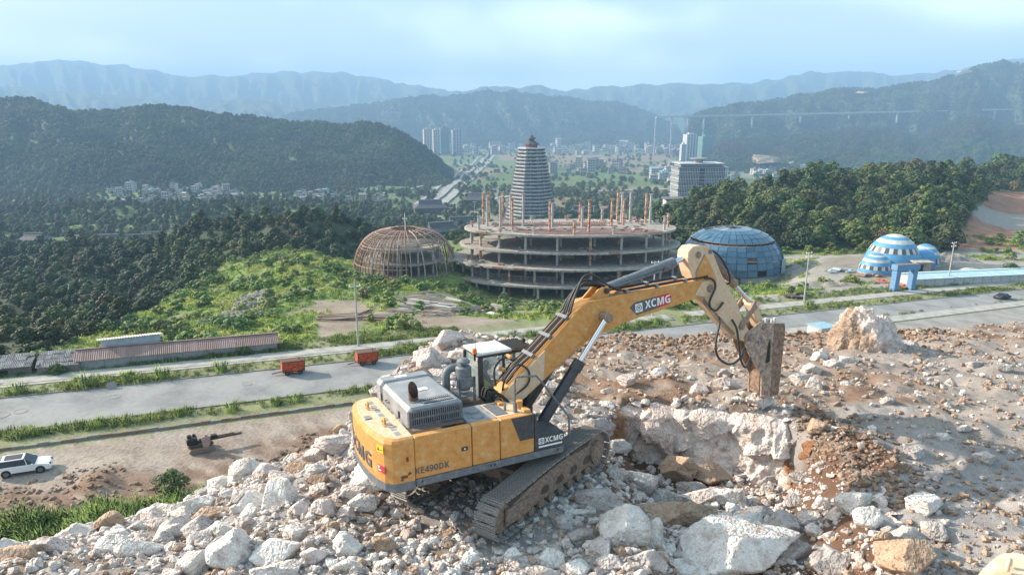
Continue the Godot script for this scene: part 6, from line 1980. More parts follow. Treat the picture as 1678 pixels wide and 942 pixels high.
func sheds() -> void:
	rng.seed = 41
	var t := on_road("long_shed", "long low shed with red-brown corrugated roof beside the pavement", "shed", -13.0, 81.4)
	long_shed(t, 20.0 * U, 2.9 * U, 1.1 * U, 0.62 * U, [M.roof_red, M.roof_red2, M.roof_red], M.wall_grey, 26)
	t = on_road("small_shed", "small pale blue shed with a cream lean-to roof behind the long shed", "shed", -11.2, 84.9, 0.12, 0.35)
	t.scale = Vector3.ONE * 1.25
	var b := MB.new()
	b.prism(side([0, -0.8, 0, 1.5, -3.4, 2.3, -3.4, -0.8]), 0, 6.4); obj("wall", b, M.wall_blue, t)
	for i in 6:
		var o := obj("roof_sheet", shared("small_sheet", func(): return ribbed(1.2, 4.3, 4)), M.roof_cream, t)
		o.transform = Transform3D(Basis(Vector3.UP, 0.0) * Basis(Vector3.RIGHT, -0.232), Vector3(-0.4 + i * 1.18, 1.42, -0.5 + 0.0))
	b = MB.new(); b.box(Vector3(3.2, 0.5, -0.02), Vector3(4.0, 1.2, 0.04)); obj("window", b, M.black, t)
	b = MB.new(); b.box(Vector3(0.1, -0.6, -0.02), Vector3(0.9, 1.35, 0.04)); obj("door", b, M.dark, t)
	# ruined sheds with slipped grey sheets
	var spec := [[-21.0, 80.4, 5.0, 3.4, "ruined brick shed with slipped grey roof sheets near the small blue roof"], [-16.4, 79.6, 4.6, 4.6, "ruined shed with sagging grey roof at the end of the long shed"]]
	for s in spec:
		t = on_road("ruined_shed", s[4], "shed", s[0], s[1], 0.0, -0.1, "ruined sheds by the pavement")
		var l: float = s[2] * U * 0.8
		var w: float = s[3] * U * 0.7
		b = MB.new(); b.box(Vector3(0, -0.8, -0.15), Vector3(l, 1.25, 0.1)); b.box(Vector3(0, -0.8, -w), Vector3(0.2, 1.5, -0.15)); b.box(Vector3(l - 0.2, -0.8, -w), Vector3(l, 1.5, -0.15)); b.box(Vector3(0, -0.8, -w - 0.2), Vector3(l, 1.9, -w)); obj("wall", b, M.brick_grey, t)
		b = MB.new(); b.box(Vector3(l * 0.3, -0.6, 0.08), Vector3(l * 0.5, 0.9, 0.13)); obj("doorway", b, M.black, t)
		for i in 7:
			for k in 4:
				if rng.randf() < 0.06: continue
				var o := obj("roof_sheet", shared("slate_sheet", func(): return ribbed(0.86, 1.15, 4)), M.slate if rng.randf() < 0.7 else M.slate2, t)
				var z := -w - 0.3 + k * (w + 0.7) / 4.0
				o.transform = Transform3D(Basis(Vector3.UP, rng.randf_range(-0.12, 0.12)) * Basis(Vector3.RIGHT, 0.18 + rng.randf_range(-0.06, 0.06)), Vector3(-0.2 + i * (l + 0.3) / 7.0, 2.05 - (k * (w + 0.7) / 4.0) * 0.18 + rng.randf_range(0, 0.08), z))
	t = on_road("blue_roof_hut", "little hut with pale blue corrugated roof beside the ruined shed", "hut", -22.4, 77.6)
	b = MB.new(); b.box(Vector3(0, -0.6, -2.0), Vector3(2.6, 1.1, 0)); obj("wall", b, M.wall_grey, t)
	for i in 3:
		var o := obj("roof_sheet", shared("hut_sheet", func(): return ribbed(1.0, 2.7, 4)), M.roof_blue, t)
		o.transform = Transform3D(Basis(Vector3.RIGHT, 0.14), Vector3(-0.2 + i * 0.98, 1.45, -2.3))
	# right-hand side: pale blue roofed shed, gate, hut and fence
	t = on_road("long_shed", "long low shed with pale blue roof behind the roadside weeds", "shed", 122.5, 84.2, -0.10)
	long_shed(t, 36.0 * U, 5.2 * U, 1.5 * U, 0.42 * U, [M.roof_blue, M.roof_blue, M.roof_blue2], M.wall_white, 30)
	gate()
	t = on_road("site_hut", "small white hut with blue roof beside the pinkish outcrop", "hut", 76.5, 63.2)
	b = MB.new(); b.box(Vector3(-2.2, -0.3, -1.6), Vector3(2.2, 2.3, 1.6)); obj("wall", b, M.wall_white, t)
	b = MB.new(); b.box(Vector3(-2.4, 2.3, -1.9), Vector3(2.4, 2.42, 1.9), 0.03); obj("roof", b, M.roof_blue, t)
	b = MB.new(); b.box(Vector3(-1.2, 0.8, 1.58), Vector3(-0.2, 1.7, 1.63)); obj("window", b, M.black, t)
	t = on_road("mesh_fence", "pale green mesh fence running beside the side lane near the hut", "fence", 66.0, 62.6)
	for i in 8:
		b = MB.new(); b.box(Vector3(i * 1.6, -0.2, -0.03), Vector3(i * 1.6 + 0.06, 1.5, 0.03)); obj("post", b, M.fence_green, t)
		if i < 7:
			b = MB.new(); b.box(Vector3(i * 1.6 + 0.06, 0.25, -0.01), Vector3(i * 1.6 + 1.6, 1.4, 0.01)); obj("panel", b, M.fence_green, t)


func gate() -> void:
	var t := on_road("blue_gate", "square blue gateway of two pillars and a thick lintel by the road", "gate", 114.2, 80.4, -0.08)
	var h := 3.9 * U
	for x in [0.0, 4.2 * U]:
		var b := MB.new(); b.box(Vector3(x, -0.8, -0.75), Vector3(x + 1.05 * U, h, 0.75), 0.03); obj("pillar", b, M.gate_blue, t)
		b = MB.new(); b.box(Vector3(x - 0.06, -0.8, -0.82), Vector3(x + 1.05 * U + 0.06, 0.5, 0.82), 0.03); obj("plinth", b, M.gate_blue2, t)
	var b := MB.new(); b.box(Vector3(-0.35, h, -0.95), Vector3(5.25 * U + 0.35, h + 1.0 * U, 0.95), 0.04); obj("lintel", b, M.gate_blue, t)
	b = MB.new(); b.box(Vector3(-0.2, h + 1.0 * U, -0.85), Vector3(5.25 * U + 0.2, h + 1.0 * U + 0.1, 0.85)); obj("coping", b, M.brick_grey, t)


# x forward, z to the right of the car
func car(t: Node3D, low: Array, green: Array, width: float, paint: Material, wheels: Array, rad: float, roof: Material) -> void:
	var hw := width / 2
	var b := MB.new()
	b.xf = Transform3D(Basis(Vector3.UP, -PI / 2), Vector3.ZERO)       # the outline's forward becomes x
	b.prism(side(low), -hw, hw, 0.07)
	obj("body", b, paint, t)
	# greenhouse: narrower towards the roof
	b = MB.new()
	var top := hw * 0.74
	var n := green.size() / 2
	var a := []
	var r := []
	for i in n:
		var up: float = green[i * 2 + 1]
		var k: float = clampf((up - green[1]) / 0.5, 0, 1)
		a.append(Vector3(green[i * 2], up, lerpf(hw - 0.05, top, k))); r.append(Vector3(green[i * 2], up, -lerpf(hw - 0.05, top, k)))
	for i in n - 1: b.quad(a[i], a[i + 1], r[i + 1], r[i])
	for i in range(1, n - 1):
		b.tri(a[0], a[i], a[i + 1]); b.tri(r[0], r[i + 1], r[i])
	obj("windows", b, M.car_glass, t)
	b = MB.new()
	var i0 := 1
	var q0: Vector3 = a[i0]
	var q1: Vector3 = a[i0 + 1]
	b.box(Vector3(minf(q0.x, q1.x) + 0.05, q0.y - 0.03, -top - 0.03), Vector3(maxf(q0.x, q1.x) - 0.05, q0.y + 0.05, top + 0.03), 0.04); obj("roof", b, paint, t)
	if roof:
		b = MB.new(); b.box(Vector3(minf(q0.x, q1.x) + 0.3, q0.y + 0.05, -top + 0.12), Vector3(maxf(q0.x, q1.x) - 0.25, q0.y + 0.058, top - 0.12)); obj("sunroof", b, roof, t)
	for s in [1, -1]:
		var mid: float = (a[0].x + a[n - 1].x) * 0.5
		for x in [a[1].x, mid, a[2].x]:
			b = MB.new(); b.beam(Vector3(x + (mid - x) * -0.25, green[1], s * (hw - 0.04)), Vector3(x, q0.y, s * top), 0.06, 0.06); obj("pillar", b, paint if x != mid else M.black, t)
		for w in wheels:
			b = MB.new(); b.cyl(Vector3(w, rad, s * (hw - 0.26)), Vector3(w, rad, s * (hw + 0.01)), rad, rad, 22)
			var wh := obj("wheel", b, M.black, t)
			b = MB.new(); b.cyl(Vector3(w, rad, s * (hw - 0.03)), Vector3(w, rad, s * (hw + 0.025)), rad * 0.66, rad * 0.62, 18); obj("rim", b, M.grey, wh)
			b = MB.new(); b.cyl(Vector3(w, rad + 0.03, s * (hw - 0.2)), Vector3(w, rad + 0.03, s * (hw + 0.004)), rad * 1.16, rad * 1.16, 22); obj("wheel_arch", b, M.black, t)
		var fx: float = low[2]
		for p in low.size() / 2: fx = maxf(fx, low[p * 2])
		b = MB.new(); b.box(Vector3(fx - 0.28, 0.78, s * (hw - 0.4) - 0.14), Vector3(fx - 0.01, 0.92, s * (hw - 0.4) + 0.2), 0.02); obj("headlight", b, M.car_glass, t)
		b = MB.new(); b.box(Vector3(a[n - 1].x - 0.35, green[1] - 0.02, s * (hw + 0.02)), Vector3(a[n - 1].x - 0.15, green[1] + 0.14, s * (hw + 0.2)), 0.03); obj("mirror", b, paint, t)
		b = MB.new()
		b.box(Vector3(wheels[0] + rad + 0.1, 0.30, s * (hw - 0.02)), Vector3(wheels[1] - rad - 0.1, 0.42, s * (hw + 0.012))); obj("sill", b, M.black, t)


func vehicles() -> void:
	var t := on_road("suv", "white sport utility car with dark glass roof parked on the dirt lane", "car", -13.6, 57.2, 0.02)
	car(t, [-2.42, 0.36, -2.44, 0.75, -2.36, 1.12, -1.2, 1.14, 0.9, 1.12, 1.15, 1.08, 1.9, 1.0, 2.28, 0.9, 2.42, 0.72, 2.42, 0.42, 2.3, 0.32, -2.3, 0.3], [-2.34, 1.1, -1.95, 1.72, 0.15, 1.76, 1.05, 1.1], 1.98, M.car_white, [-1.5, 1.45], 0.38, M.car_glass)
	t = on_road("pickup_car", "black car driving along the far end of the asphalt road", "car", 129.5, 70.0, PI + 0.03)
	car(t, [-2.4, 0.36, -2.42, 0.9, -1.1, 0.95, 0.9, 0.95, 1.8, 0.88, 2.25, 0.8, 2.36, 0.6, 2.36, 0.4, 2.2, 0.3, -2.2, 0.3], [-1.75, 0.94, -1.0, 1.40, 0.25, 1.42, 1.1, 0.94], 1.85, M.car_black, [-1.42, 1.4], 0.34, null)
	# two orange compressors on wheels
	var labs := ["rusty orange wheeled compressor at the road edge, farther from the spoil pile", "rusty orange wheeled compressor at the road edge next to the spoil pile"]
	for i in 2:
		t = on_road("compressor", labs[i], "compressor", [7.6, 15.6][i], [71.9, 72.3][i], 0.04, 0.02, "orange compressors on the road")
		var b := MB.new(); b.box(Vector3(-1.6, 0.55, -0.85), Vector3(1.6, 2.0, 0.85), 0.06); var body := obj("housing", b, M.orange_rust, t)
		b = MB.new(); b.box(Vector3(-1.68, 1.98, -0.92), Vector3(1.68, 2.14, 0.92), 0.05); obj("lid", b, M.rust_dark, t)
		for x in [-1.62, 1.5]:
			b = MB.new(); b.box(Vector3(x, 0.5, 0.80), Vector3(x + 0.14, 2.0, 0.9)); obj("corner_frame", b, M.rust_dark, t)
		for k in 5:
			b = MB.new(); var rc := Vector3(-1.2 + k * 0.55 + rng.randf_range(-0.15, 0.15), rng.randf_range(0.8, 1.7), 0.853)
			for q in 9:
				var q0 := TAU * q / 9.0; var q1 := TAU * (q + 1) / 9.0
				b.tri(rc, rc + Vector3(cos(q0) * 0.22, sin(q0) * 0.16, 0) * (0.7 + 0.4 * sin(q * 5.0 + k)), rc + Vector3(cos(q1) * 0.22, sin(q1) * 0.16, 0) * (0.7 + 0.4 * sin((q + 1) % 9 * 5.0 + k)))
			obj("rust_patch", b, M.rust_dark, body)
		b = MB.new(); b.box(Vector3(-1.5, 0.4, -0.75), Vector3(1.5, 0.55, 0.75)); b.beam(Vector3(-1.5, 0.45, 0), Vector3(-3.0, 0.25, 0), 0.12, 0.12); obj("chassis", b, M.dark, t)
		for x in [-0.95, 0.95]:
			for z in [-0.85, 0.85]:
				b = MB.new(); b.cyl(Vector3(x, 0.34, z - 0.1), Vector3(x, 0.34, z + 0.1), 0.34, 0.34, 18); var w := obj("wheel", b, M.black, t)
				b = MB.new(); b.cyl(Vector3(x, 0.34, z - 0.11), Vector3(x, 0.34, z + 0.11), 0.18, 0.18, 14); obj("rim", b, M.rust_dark, w)
		b = MB.new(); b.cyl(Vector3(0.9, 2.1, 0.2), Vector3(0.9, 2.5, 0.2), 0.08, 0.08, 10); obj("exhaust", b, M.rust_dark, t)
	# the crawler drill
	t = on_road("drill_rig", "small dusty pink and black crawler drill on the dirt below the wall", "drill rig", -1.6, 56.4, 0.1)
	for z in [-0.8, 0.8]:
		var b := MB.new(); b.prism([Vector2(-1.2, 0.05), Vector2(-1.4, 0.3), Vector2(-1.2, 0.62), Vector2(1.2, 0.62), Vector2(1.4, 0.3), Vector2(1.2, 0.05)], z - 0.18, z + 0.18, 0.03)
		var o := obj("track", b, M.muddy, t)
		o.rotation.y = -PI / 2
		o.position = Vector3.ZERO
	var d := MB.new(); d.box(Vector3(-1.3, 0.6, -0.7), Vector3(0.9, 1.0, 0.7), 0.05); obj("chassis", d, M.dark, t)
	d = MB.new(); d.box(Vector3(-1.5, 1.0, -0.6), Vector3(-0.4, 1.75, 0.6), 0.08); d.cyl(Vector3(-1.2, 1.75, 0.1), Vector3(-1.2, 2.1, 0.1), 0.2, 0.2, 12); d.cyl(Vector3(-0.7, 1.75, -0.2), Vector3(-0.7, 2.0, -0.2), 0.15, 0.15, 12); obj("engine", d, M.black, t)
	d = MB.new(); d.prism([Vector2(0.2, 0.5), Vector2(0.05, 0.9), Vector2(0.0, 1.9), Vector2(0.9, 1.9), Vector2(0.85, 0.9), Vector2(0.6, 0.5)], 0.5, 0.85, 0.05)
	var hop := obj("dust_hopper", d, M.dust_pink, t)
	hop.rotation.y = -PI / 2; hop.position = Vector3(0, 0, 0)
	d = MB.new(); d.cyl(Vector3(0.45, 1.9, 0.67), Vector3(0.45, 2.1, 0.67), 0.18, 0.14, 12); obj("hopper_cap", d, M.dust_pink, t)
	d = MB.new(); d.beam(Vector3(-0.6, 1.1, 0.0), Vector3(4.4, 1.15, -0.2), 0.28, 0.22); d.beam(Vector3(-0.2, 1.35, 0.0), Vector3(3.6, 1.35, -0.2), 0.1, 0.1); obj("feed_beam", d, M.dark, t)
	d = MB.new(); d.box(Vector3(1.0, 1.2, -0.35), Vector3(1.7, 1.6, 0.2), 0.04); obj("drifter", d, M.black, t)


func clumps() -> void:
	rng.seed = 51
	var m := [tuft_mesh(900, 90, 1.7, 1.3, 0.035).mesh(), tuft_mesh(901, 80, 1.5, 1.2, 0.03).mesh()]
	var grn: StandardMaterial3D = M.grass.duplicate()
	grn.albedo_color = Color(0.20, 0.31, 0.065).linear_to_srgb()
	for p in [[-17.1, 74.6, 1.1], [-11.8, 74.6, 1.25], [-4.9, 74.6, 1.15], [-8.0, 75.0, 1.0], [0.7, 75.0, 1.1], [-20.5, 75.0, 0.9], [1.1, 63.6, 0.95], [4.9, 63.8, 0.75], [7.0, 64.0, 0.9], [-3.4, 64.3, 0.75], [-9.2, 64.0, 0.85], [-14.0, 64.0, 0.6], [45.0, 75.0, 0.9], [52.0, 75.2, 1.1], [58.0, 75.4, 1.0], [63.0, 75.6, 0.9], [76.0, 75.4, 1.2], [84.0, 75.0, 1.0], [89.0, 76.6, 1.3]]:
		var o := obj("grass_clump", m[rng.randi() % 2], grn)
		o.transform = Transform3D(Basis(Vector3.UP, rng.randf() * TAU).scaled(Vector3.ONE * p[2] * 1.1), road_pt(p[0], p[1]))
		var near: bool = p[1] < 70
		tag(o, "tall clump of green grass on the verge %s" % ("above the block wall" if near else ("across the asphalt road" if p[0] < 30 else "before the ring building and domes")), "grass", "tall grass clumps on the " + ("near verge" if near else "far verge"))
	# the round bush at the foot of the heap and two by the sheds
	var bush := crown_mesh(910, 0.2, 2.0, 1.75, 18, 60, 0.15).mesh()
	for s in [[-3.6, 50.2, 1.0, "round dark green bush at the foot of the rubble heap"], [-14.6, 79.2, 0.75, "green bush growing between the ruined shed and the long shed"], [3.4, 79.6, 0.7, "green bush growing in front of the long red-brown roof"], [157.0, 84.0, 1.6, "dark bush at the far end of the pale blue roof"]]:
		var o := thing("bush", s[3], "bush", road_pt(s[0], s[1], -0.1))
		if s[0] == -3.6:
			var wp := o.position
			o.position = P(wp.x, -wp.z, ground_d(wp.x, -wp.z) + 0.1)
		o.scale = Vector3.ONE * s[2]
		var gm: StandardMaterial3D = M.leaf.duplicate()
		gm.albedo_color = Color(0.075, 0.125, 0.03).linear_to_srgb()
		obj("stems", trunk_mesh(12, 1.3, 0.06, 7), M.bark, o)
		obj("foliage", bush, gm, o)


func yard() -> void:
	# timber, old beams and pipes lying in the yard across the road
	rng.seed = 61
	var lay := func(called: String, label: String, cat: String, grp: String, x: float, f: float, n: int, l: float, w: float, yaw: float, fan: float, spread: float, mats: Array, part: String) -> void:
		var t := thing(called, label, cat, Q(x, f, land_d(x, f)), 0.0, grp)
		t.rotation.y = yaw
		for i in n:
			var o := obj(part, shared("beam_%s_%.1f_%.2f" % [part, l, w], func(): return MB.new().box(Vector3(-l / 2, 0, -w / 2), Vector3(l / 2, w * 0.8, w / 2), 0.02)), mats[rng.randi() % mats.size()], t)
			o.transform = Transform3D(Basis(Vector3.UP, rng.randf_range(-fan, fan)) * Basis(Vector3(0, 0, 1), rng.randf_range(-0.03, 0.03)), Vector3(rng.randf_range(-0.7, 0.7), 0.02 + w * 0.8 * (i / 4) * 0.8, (rng.randf() - 0.5) * spread))
	lay.call("timber_pile", "heap of long reddish timbers lying left of the utility pole", "timber", "timber piles in the yard", -25.5, 96.5, 20, 8.0, 0.26, 0.25, 0.16, 4.5, [M.timber_red, M.timber_grey, M.timber_red], "timber")
	lay.call("timber_pile", "sheaf of short grey posts lying end-on beside the utility pole", "timber", "timber piles in the yard", -22.4, 99.5, 14, 4.6, 0.3, 1.35, 0.25, 3.0, [M.timber_grey, M.timber_red, M.dark], "timber")
	lay.call("timber_pile", "scatter of pinkish planks on the ground right of the utility pole", "timber", "timber piles in the yard", -20.0, 97.0, 14, 5.5, 0.26, 0.05, 0.3, 4.0, [M.timber_red, M.timber_grey], "timber")
	lay.call("beam_row", "row of pale broken concrete beams in the middle of the yard", "beams", "concrete beams in the yard", -15.8, 107.0, 12, 6.0, 0.5, -0.35, 0.18, 9.0, [M.concrete_pale, M.timber_grey], "beam")
	lay.call("beam_row", "pale concrete beams lying toward the ring building", "beams", "concrete beams in the yard", -10.5, 112.0, 9, 5.2, 0.5, -0.5, 0.25, 8.0, [M.concrete_pale, M.timber_grey], "beam")
	lay.call("timber_pile", "loose reddish timbers strewn between the pole and the concrete beams", "timber", "timber piles in the yard", -17.5, 101.5, 18, 6.0, 0.24, -0.1, 0.5, 6.0, [M.timber_red, M.timber_grey], "timber")
	lay.call("timber_pile", "grey and reddish boards strewn before the dark pipes", "timber", "timber piles in the yard", -12.0, 101.0, 18, 6.0, 0.24, 0.2, 0.5, 6.0, [M.timber_red, M.timber_grey, M.timber_grey], "timber")
	lay.call("beam_row", "broken concrete beams beside the sandy path to the ring building", "beams", "concrete beams in the yard", -3.0, 110.0, 9, 6.0, 0.4, -0.4, 0.3, 6.0, [M.concrete_pale, M.timber_grey], "beam")
	lay.call("pipe_heap", "flat heap of dark grey pipes at the right side of the yard", "pipes", "", -7.0, 105.0, 26, 7.0, 0.18, 0.12, 0.2, 7.0, [M.dark, M.timber_grey, M.grey], "pipe")
	lay.call("pipe_heap", "long grey rails stacked at the back of the yard below the meadow", "pipes", "", -17.0, 116.0, 7, 12.0, 0.2, 0.42, 0.12, 8.0, [M.timber_grey], "rail")
	var t := thing("metal_sheet", "bent white metal sheet lying on the dark pipes", "metal sheet", Q(-4.2, 104.5, land_d(-4.2, 104.5) - 0.25), 0.9)
	obj("sheet", ribbed(1.6, 3.6, 4), M.white, t)
	# spoil rocks tumbled down the meadow
	var mesh := rock_mesh(600, 2, 9, 0.06)
	var xs := []
	var cs := []
	for i in 420:
		var k := rng.randf()
		var f := lerpf(98.0, 128.0, k) + rng.randfn(0.0, 1.5)
		var x := lerpf(-43.0, -49.0, k) + rng.randfn(0.0, 1.6) * (1.4 - k * 0.5)
		var s := rng.randf_range(0.25, 0.8)
		xs.append(Transform3D(Basis(blob_dir(rng), rng.randf() * TAU).scaled(Vector3.ONE * s), Q(x, f, land_d(x, f) - 0.05))); cs.append(Color(0.30, 0.29, 0.28) * rng.randf_range(0.7, 1.25))
	scatter("scree", mesh, M.rock, xs, cs, "grey broken stones spilled down the green meadow", "stones")


# ---------------------------------------------------------------- buildings across the road (built in units, scaled to metres)
func site(called: String, label: String, category: String, x: float, f: float, d: float, group := "") -> Node3D:
	var t := thing(called, label, category, Q(x, f, d), 0.0, group)
	t.scale = Vector3.ONE * U
	return t


func ell(a: float, b: float, n: int, from := 0.0) -> Array:
	var o := []
	for i in n: o.append(Vector2(cos(from + TAU * i / n) * a, sin(from + TAU * i / n) * b))
	return o


func build_site() -> void:
	ring_building(); lattice_dome(); glass_dome(); striped_domes(); pagoda(); office(); compound()
	print("site ", Time.get_ticks_msec())
	town()


func ring_building() -> void:
	rng.seed = 71
	var t := site("ring_building", "unfinished oval concrete building of stacked open floors with rusty columns on top", "building", 14.0, 163.0, 40.3)
	# floor levels: height above ground, half length, half depth
	var lev := [[3.1, 30.1, 17.6], [6.7, 29.0, 16.2], [10.0, 26.6, 13.8], [13.7, 25.4, 12.6]]
	for k in 4:
		var l: Array = lev[k]
		var n := 64
		var b := MB.new()
		b.loft([ell(l[1], l[2], n), ell(l[1], l[2], n)], [l[0] - 0.18, l[0]])
		var s := obj("floor_slab", b, M.slab, t)
		s.set_meta("label", ["lowest slab, pale and dusty", "second slab", "third slab", "top deck, rust red"][k])
		# edge beam in lengths with open joints
		for i in n:
			if rng.randf() < 0.03: continue
			var a0 := TAU * (i + 0.03) / n; var a1 := TAU * (i + 0.97) / n
			b = MB.new()
			for e in [[1.0, 0.995]]:
				var p0 := Vector2(cos(a0) * l[1], sin(a0) * l[2]); var p1 := Vector2(cos(a1) * l[1], sin(a1) * l[2])
				var q0 := p0 * 0.985; var q1 := p1 * 0.985
				p0 *= 1.004; p1 *= 1.004
				b.loft([[q0, q1, p1, p0], [q0, q1, p1, p0]], [l[0] - 0.40, l[0] + 0.05])
			obj("edge_beam", b, M.edge if rng.randf() < 0.9 else M.edge_rust, s)
	# rust red sheet and ribbed decking on the top
	var b := MB.new(); b.loft([ell(22.0, 6.5, 40), ell(22.0, 6.5, 40)], [13.71, 13.76])
	b.xf = Transform3D(Basis(), Vector3(1.0, 0, 4.6))
	b = MB.new(); b.xf = Transform3D(Basis(), Vector3(4.0, 0, 6.6)); b.loft([ell(17.0, 4.4, 40), ell(17.0, 4.4, 40)], [13.71, 13.78]); obj("rust_deck", b, M.deck_red, t)
	for i in 46:
		b = MB.new()
		var x := -19.0 + i * 0.62
		b.box(Vector3(x, 13.72, -6.8 + absf(x) * 0.08), Vector3(x + 0.36, 13.95, -1.4)); obj("deck_rib", b, M.deck_red2, t)
	for i in 12:
		b = MB.new(); b.beam(Vector3(4.0 + i * 1.5, 13.9, -11.0 + (i % 3) * 0.3), Vector3(4.8 + i * 1.5, 14.1, -6.2), 0.22, 0.25); obj("loose_joist", b, M.edge if i % 3 else M.rust_steel, t)
	for i in 60:
		b = MB.new(); b.box(Vector3(-0.6, 0, -0.35), Vector3(0.6, 0.12, 0.35)); var o := obj("debris", b, M.slab if i % 2 else M.rust_steel, t)
		o.transform = Transform3D(Basis(Vector3.UP, rng.randf() * TAU) * Basis(Vector3.RIGHT, rng.randf_range(-0.4, 0.4)), Vector3(rng.randf_range(-1, 1) * 21.0, 13.85, rng.randf_range(-8, 9)) * Vector3(1, 1, 0.9))
	for k in 3:
		for i in 16:
			var a := rng.randf() * PI
			var rr: float = rng.randf_range(0.55, 0.95)
			b = MB.new(); b.box(Vector3(-0.7, 0, -0.3), Vector3(0.7, rng.randf_range(0.08, 0.5), 0.3)); var o := obj("debris", b, [M.slab, M.rust_steel, M.edge, M.timber_grey][i % 4], t)
			o.transform = Transform3D(Basis(Vector3.UP, rng.randf() * TAU) * Basis(Vector3.RIGHT, rng.randf_range(-0.2, 0.2)), Vector3(cos(a) * lev[k][1] * rr, lev[k][0] + 0.05, sin(a) * lev[k][2] * rr))
	# columns carrying the floors
	for ring in [[24.0, 11.4, 20, 13.5, 0.0], [13.0, 6.0, 10, 13.5, 0.2], [26.6, 14.2, 26, 6.5, 0.1]]:
		for i in ring[2]:
			var a: float = ring[4] + TAU * (i + 0.5) / ring[2]
			b = MB.new(); b.cyl(Vector3(cos(a) * ring[0], -0.5, sin(a) * ring[1]), Vector3(cos(a) * ring[0], ring[3], sin(a) * ring[1]), 0.3, 0.3, 10); obj("column", b, M.column if i % 4 else M.column_rust, t)
	for i in 22:
		var a := TAU * (i + 0.5) / 22
		b = MB.new(); b.cyl(Vector3(cos(a) * 29.2, -0.6, sin(a) * 16.8), Vector3(cos(a) * 29.2, 2.95, sin(a) * 16.8), 0.3, 0.3, 10); obj("column", b, M.column, t)
	for i in 8:
		var a := TAU * (i + 0.1) / 8
		for k in 3:
			b = MB.new(); b.box(Vector3(cos(a) * 9.0 - 1.6, [0.0, 3.1, 6.7][k], sin(a) * 3.6 - 0.2), Vector3(cos(a) * 9.0 + 1.6, [2.9, 6.5, 9.8][k], sin(a) * 3.6 + 0.2)); obj("inner_wall", b, M.slab, t)
	# railings: wire mesh panels on the lowest slab
	for i in 20:
		var a := PI * (0.55 + 0.45 * i / 20.0)
		var a2 := PI * (0.55 + 0.45 * (i + 1) / 20.0)
		b = MB.new()
		b.beam(Vector3(cos(a) * 24.5, 4.1, sin(a) * 12.4), Vector3(cos(a2) * 24.5, 4.1, sin(a2) * 12.4), 0.08, 0.08)
		b.beam(Vector3(cos(a) * 24.5, 3.12, sin(a) * 12.4), Vector3(cos(a) * 24.5, 4.1, sin(a) * 12.4), 0.08, 0.08)
		for j in 5:
			var w := j / 5.0
			b.beam(Vector3(lerpf(cos(a), cos(a2), w) * 24.5, 3.12, lerpf(sin(a), sin(a2), w) * 12.4), Vector3(lerpf(cos(a), cos(a2), w + 0.2) * 24.5, 4.1, lerpf(sin(a), sin(a2), w + 0.2) * 12.4), 0.03, 0.03)
			b.beam(Vector3(lerpf(cos(a), cos(a2), w + 0.2) * 24.5, 3.12, lerpf(sin(a), sin(a2), w + 0.2) * 12.4), Vector3(lerpf(cos(a), cos(a2), w) * 24.5, 4.1, lerpf(sin(a), sin(a2), w) * 12.4), 0.03, 0.03)
		obj("railing", b, M.column, t)
	# posts standing free on the deck: x, forward, height
	var posts := [[-7.1, 167.7, 7.6], [-6.0, 164.3, 7.4], [-5.8, 171.2, 7.5], [-2.8, 161.1, 7.4], [-2.3, 173.1, 7.2], [-0.3, 165.4, 7.8], [0.1, 159.0, 7.4], [2.7, 164.3, 7.9], [8.7, 155.9, 7.4], [9.7, 163.2, 5.8], [17.2, 171.9, 4.7], [16.9, 163.2, 4.7], [17.7, 155.3, 7.5], [24.0, 163.2, 6.8], [26.9, 173.1, 7.5], [27.3, 168.8, 7.6], [27.2, 165.4, 6.5], [29.9, 171.8, 7.6], [33.3, 168.9, 7.3], [34.2, 167.7, 7.4]]
	for i in 16:
		var a := TAU * i / 16.0
		posts.append([14.0 + cos(a) * 23.6, 163.0 + sin(a) * 11.2, rng.randf_range(0.5, 1.6) if i % 3 else 3.2])
	for i in posts.size():
		var p: Array = posts[i]
		var at := Vector3(p[0] - 14.0, 13.7, -(p[1] - 163.0))
		b = MB.new(); b.cyl(at, at + Vector3.UP * p[2], 0.30, 0.29, 10)
		for y in [p[2] * 0.52, p[2] * 0.97]: b.box(at + Vector3(-0.5, y, -0.16), at + Vector3(0.5, y + 0.22, 0.16))
		obj("roof_post", b, M.column_rust if i % 2 == 0 or i == 13 else M.column, t)


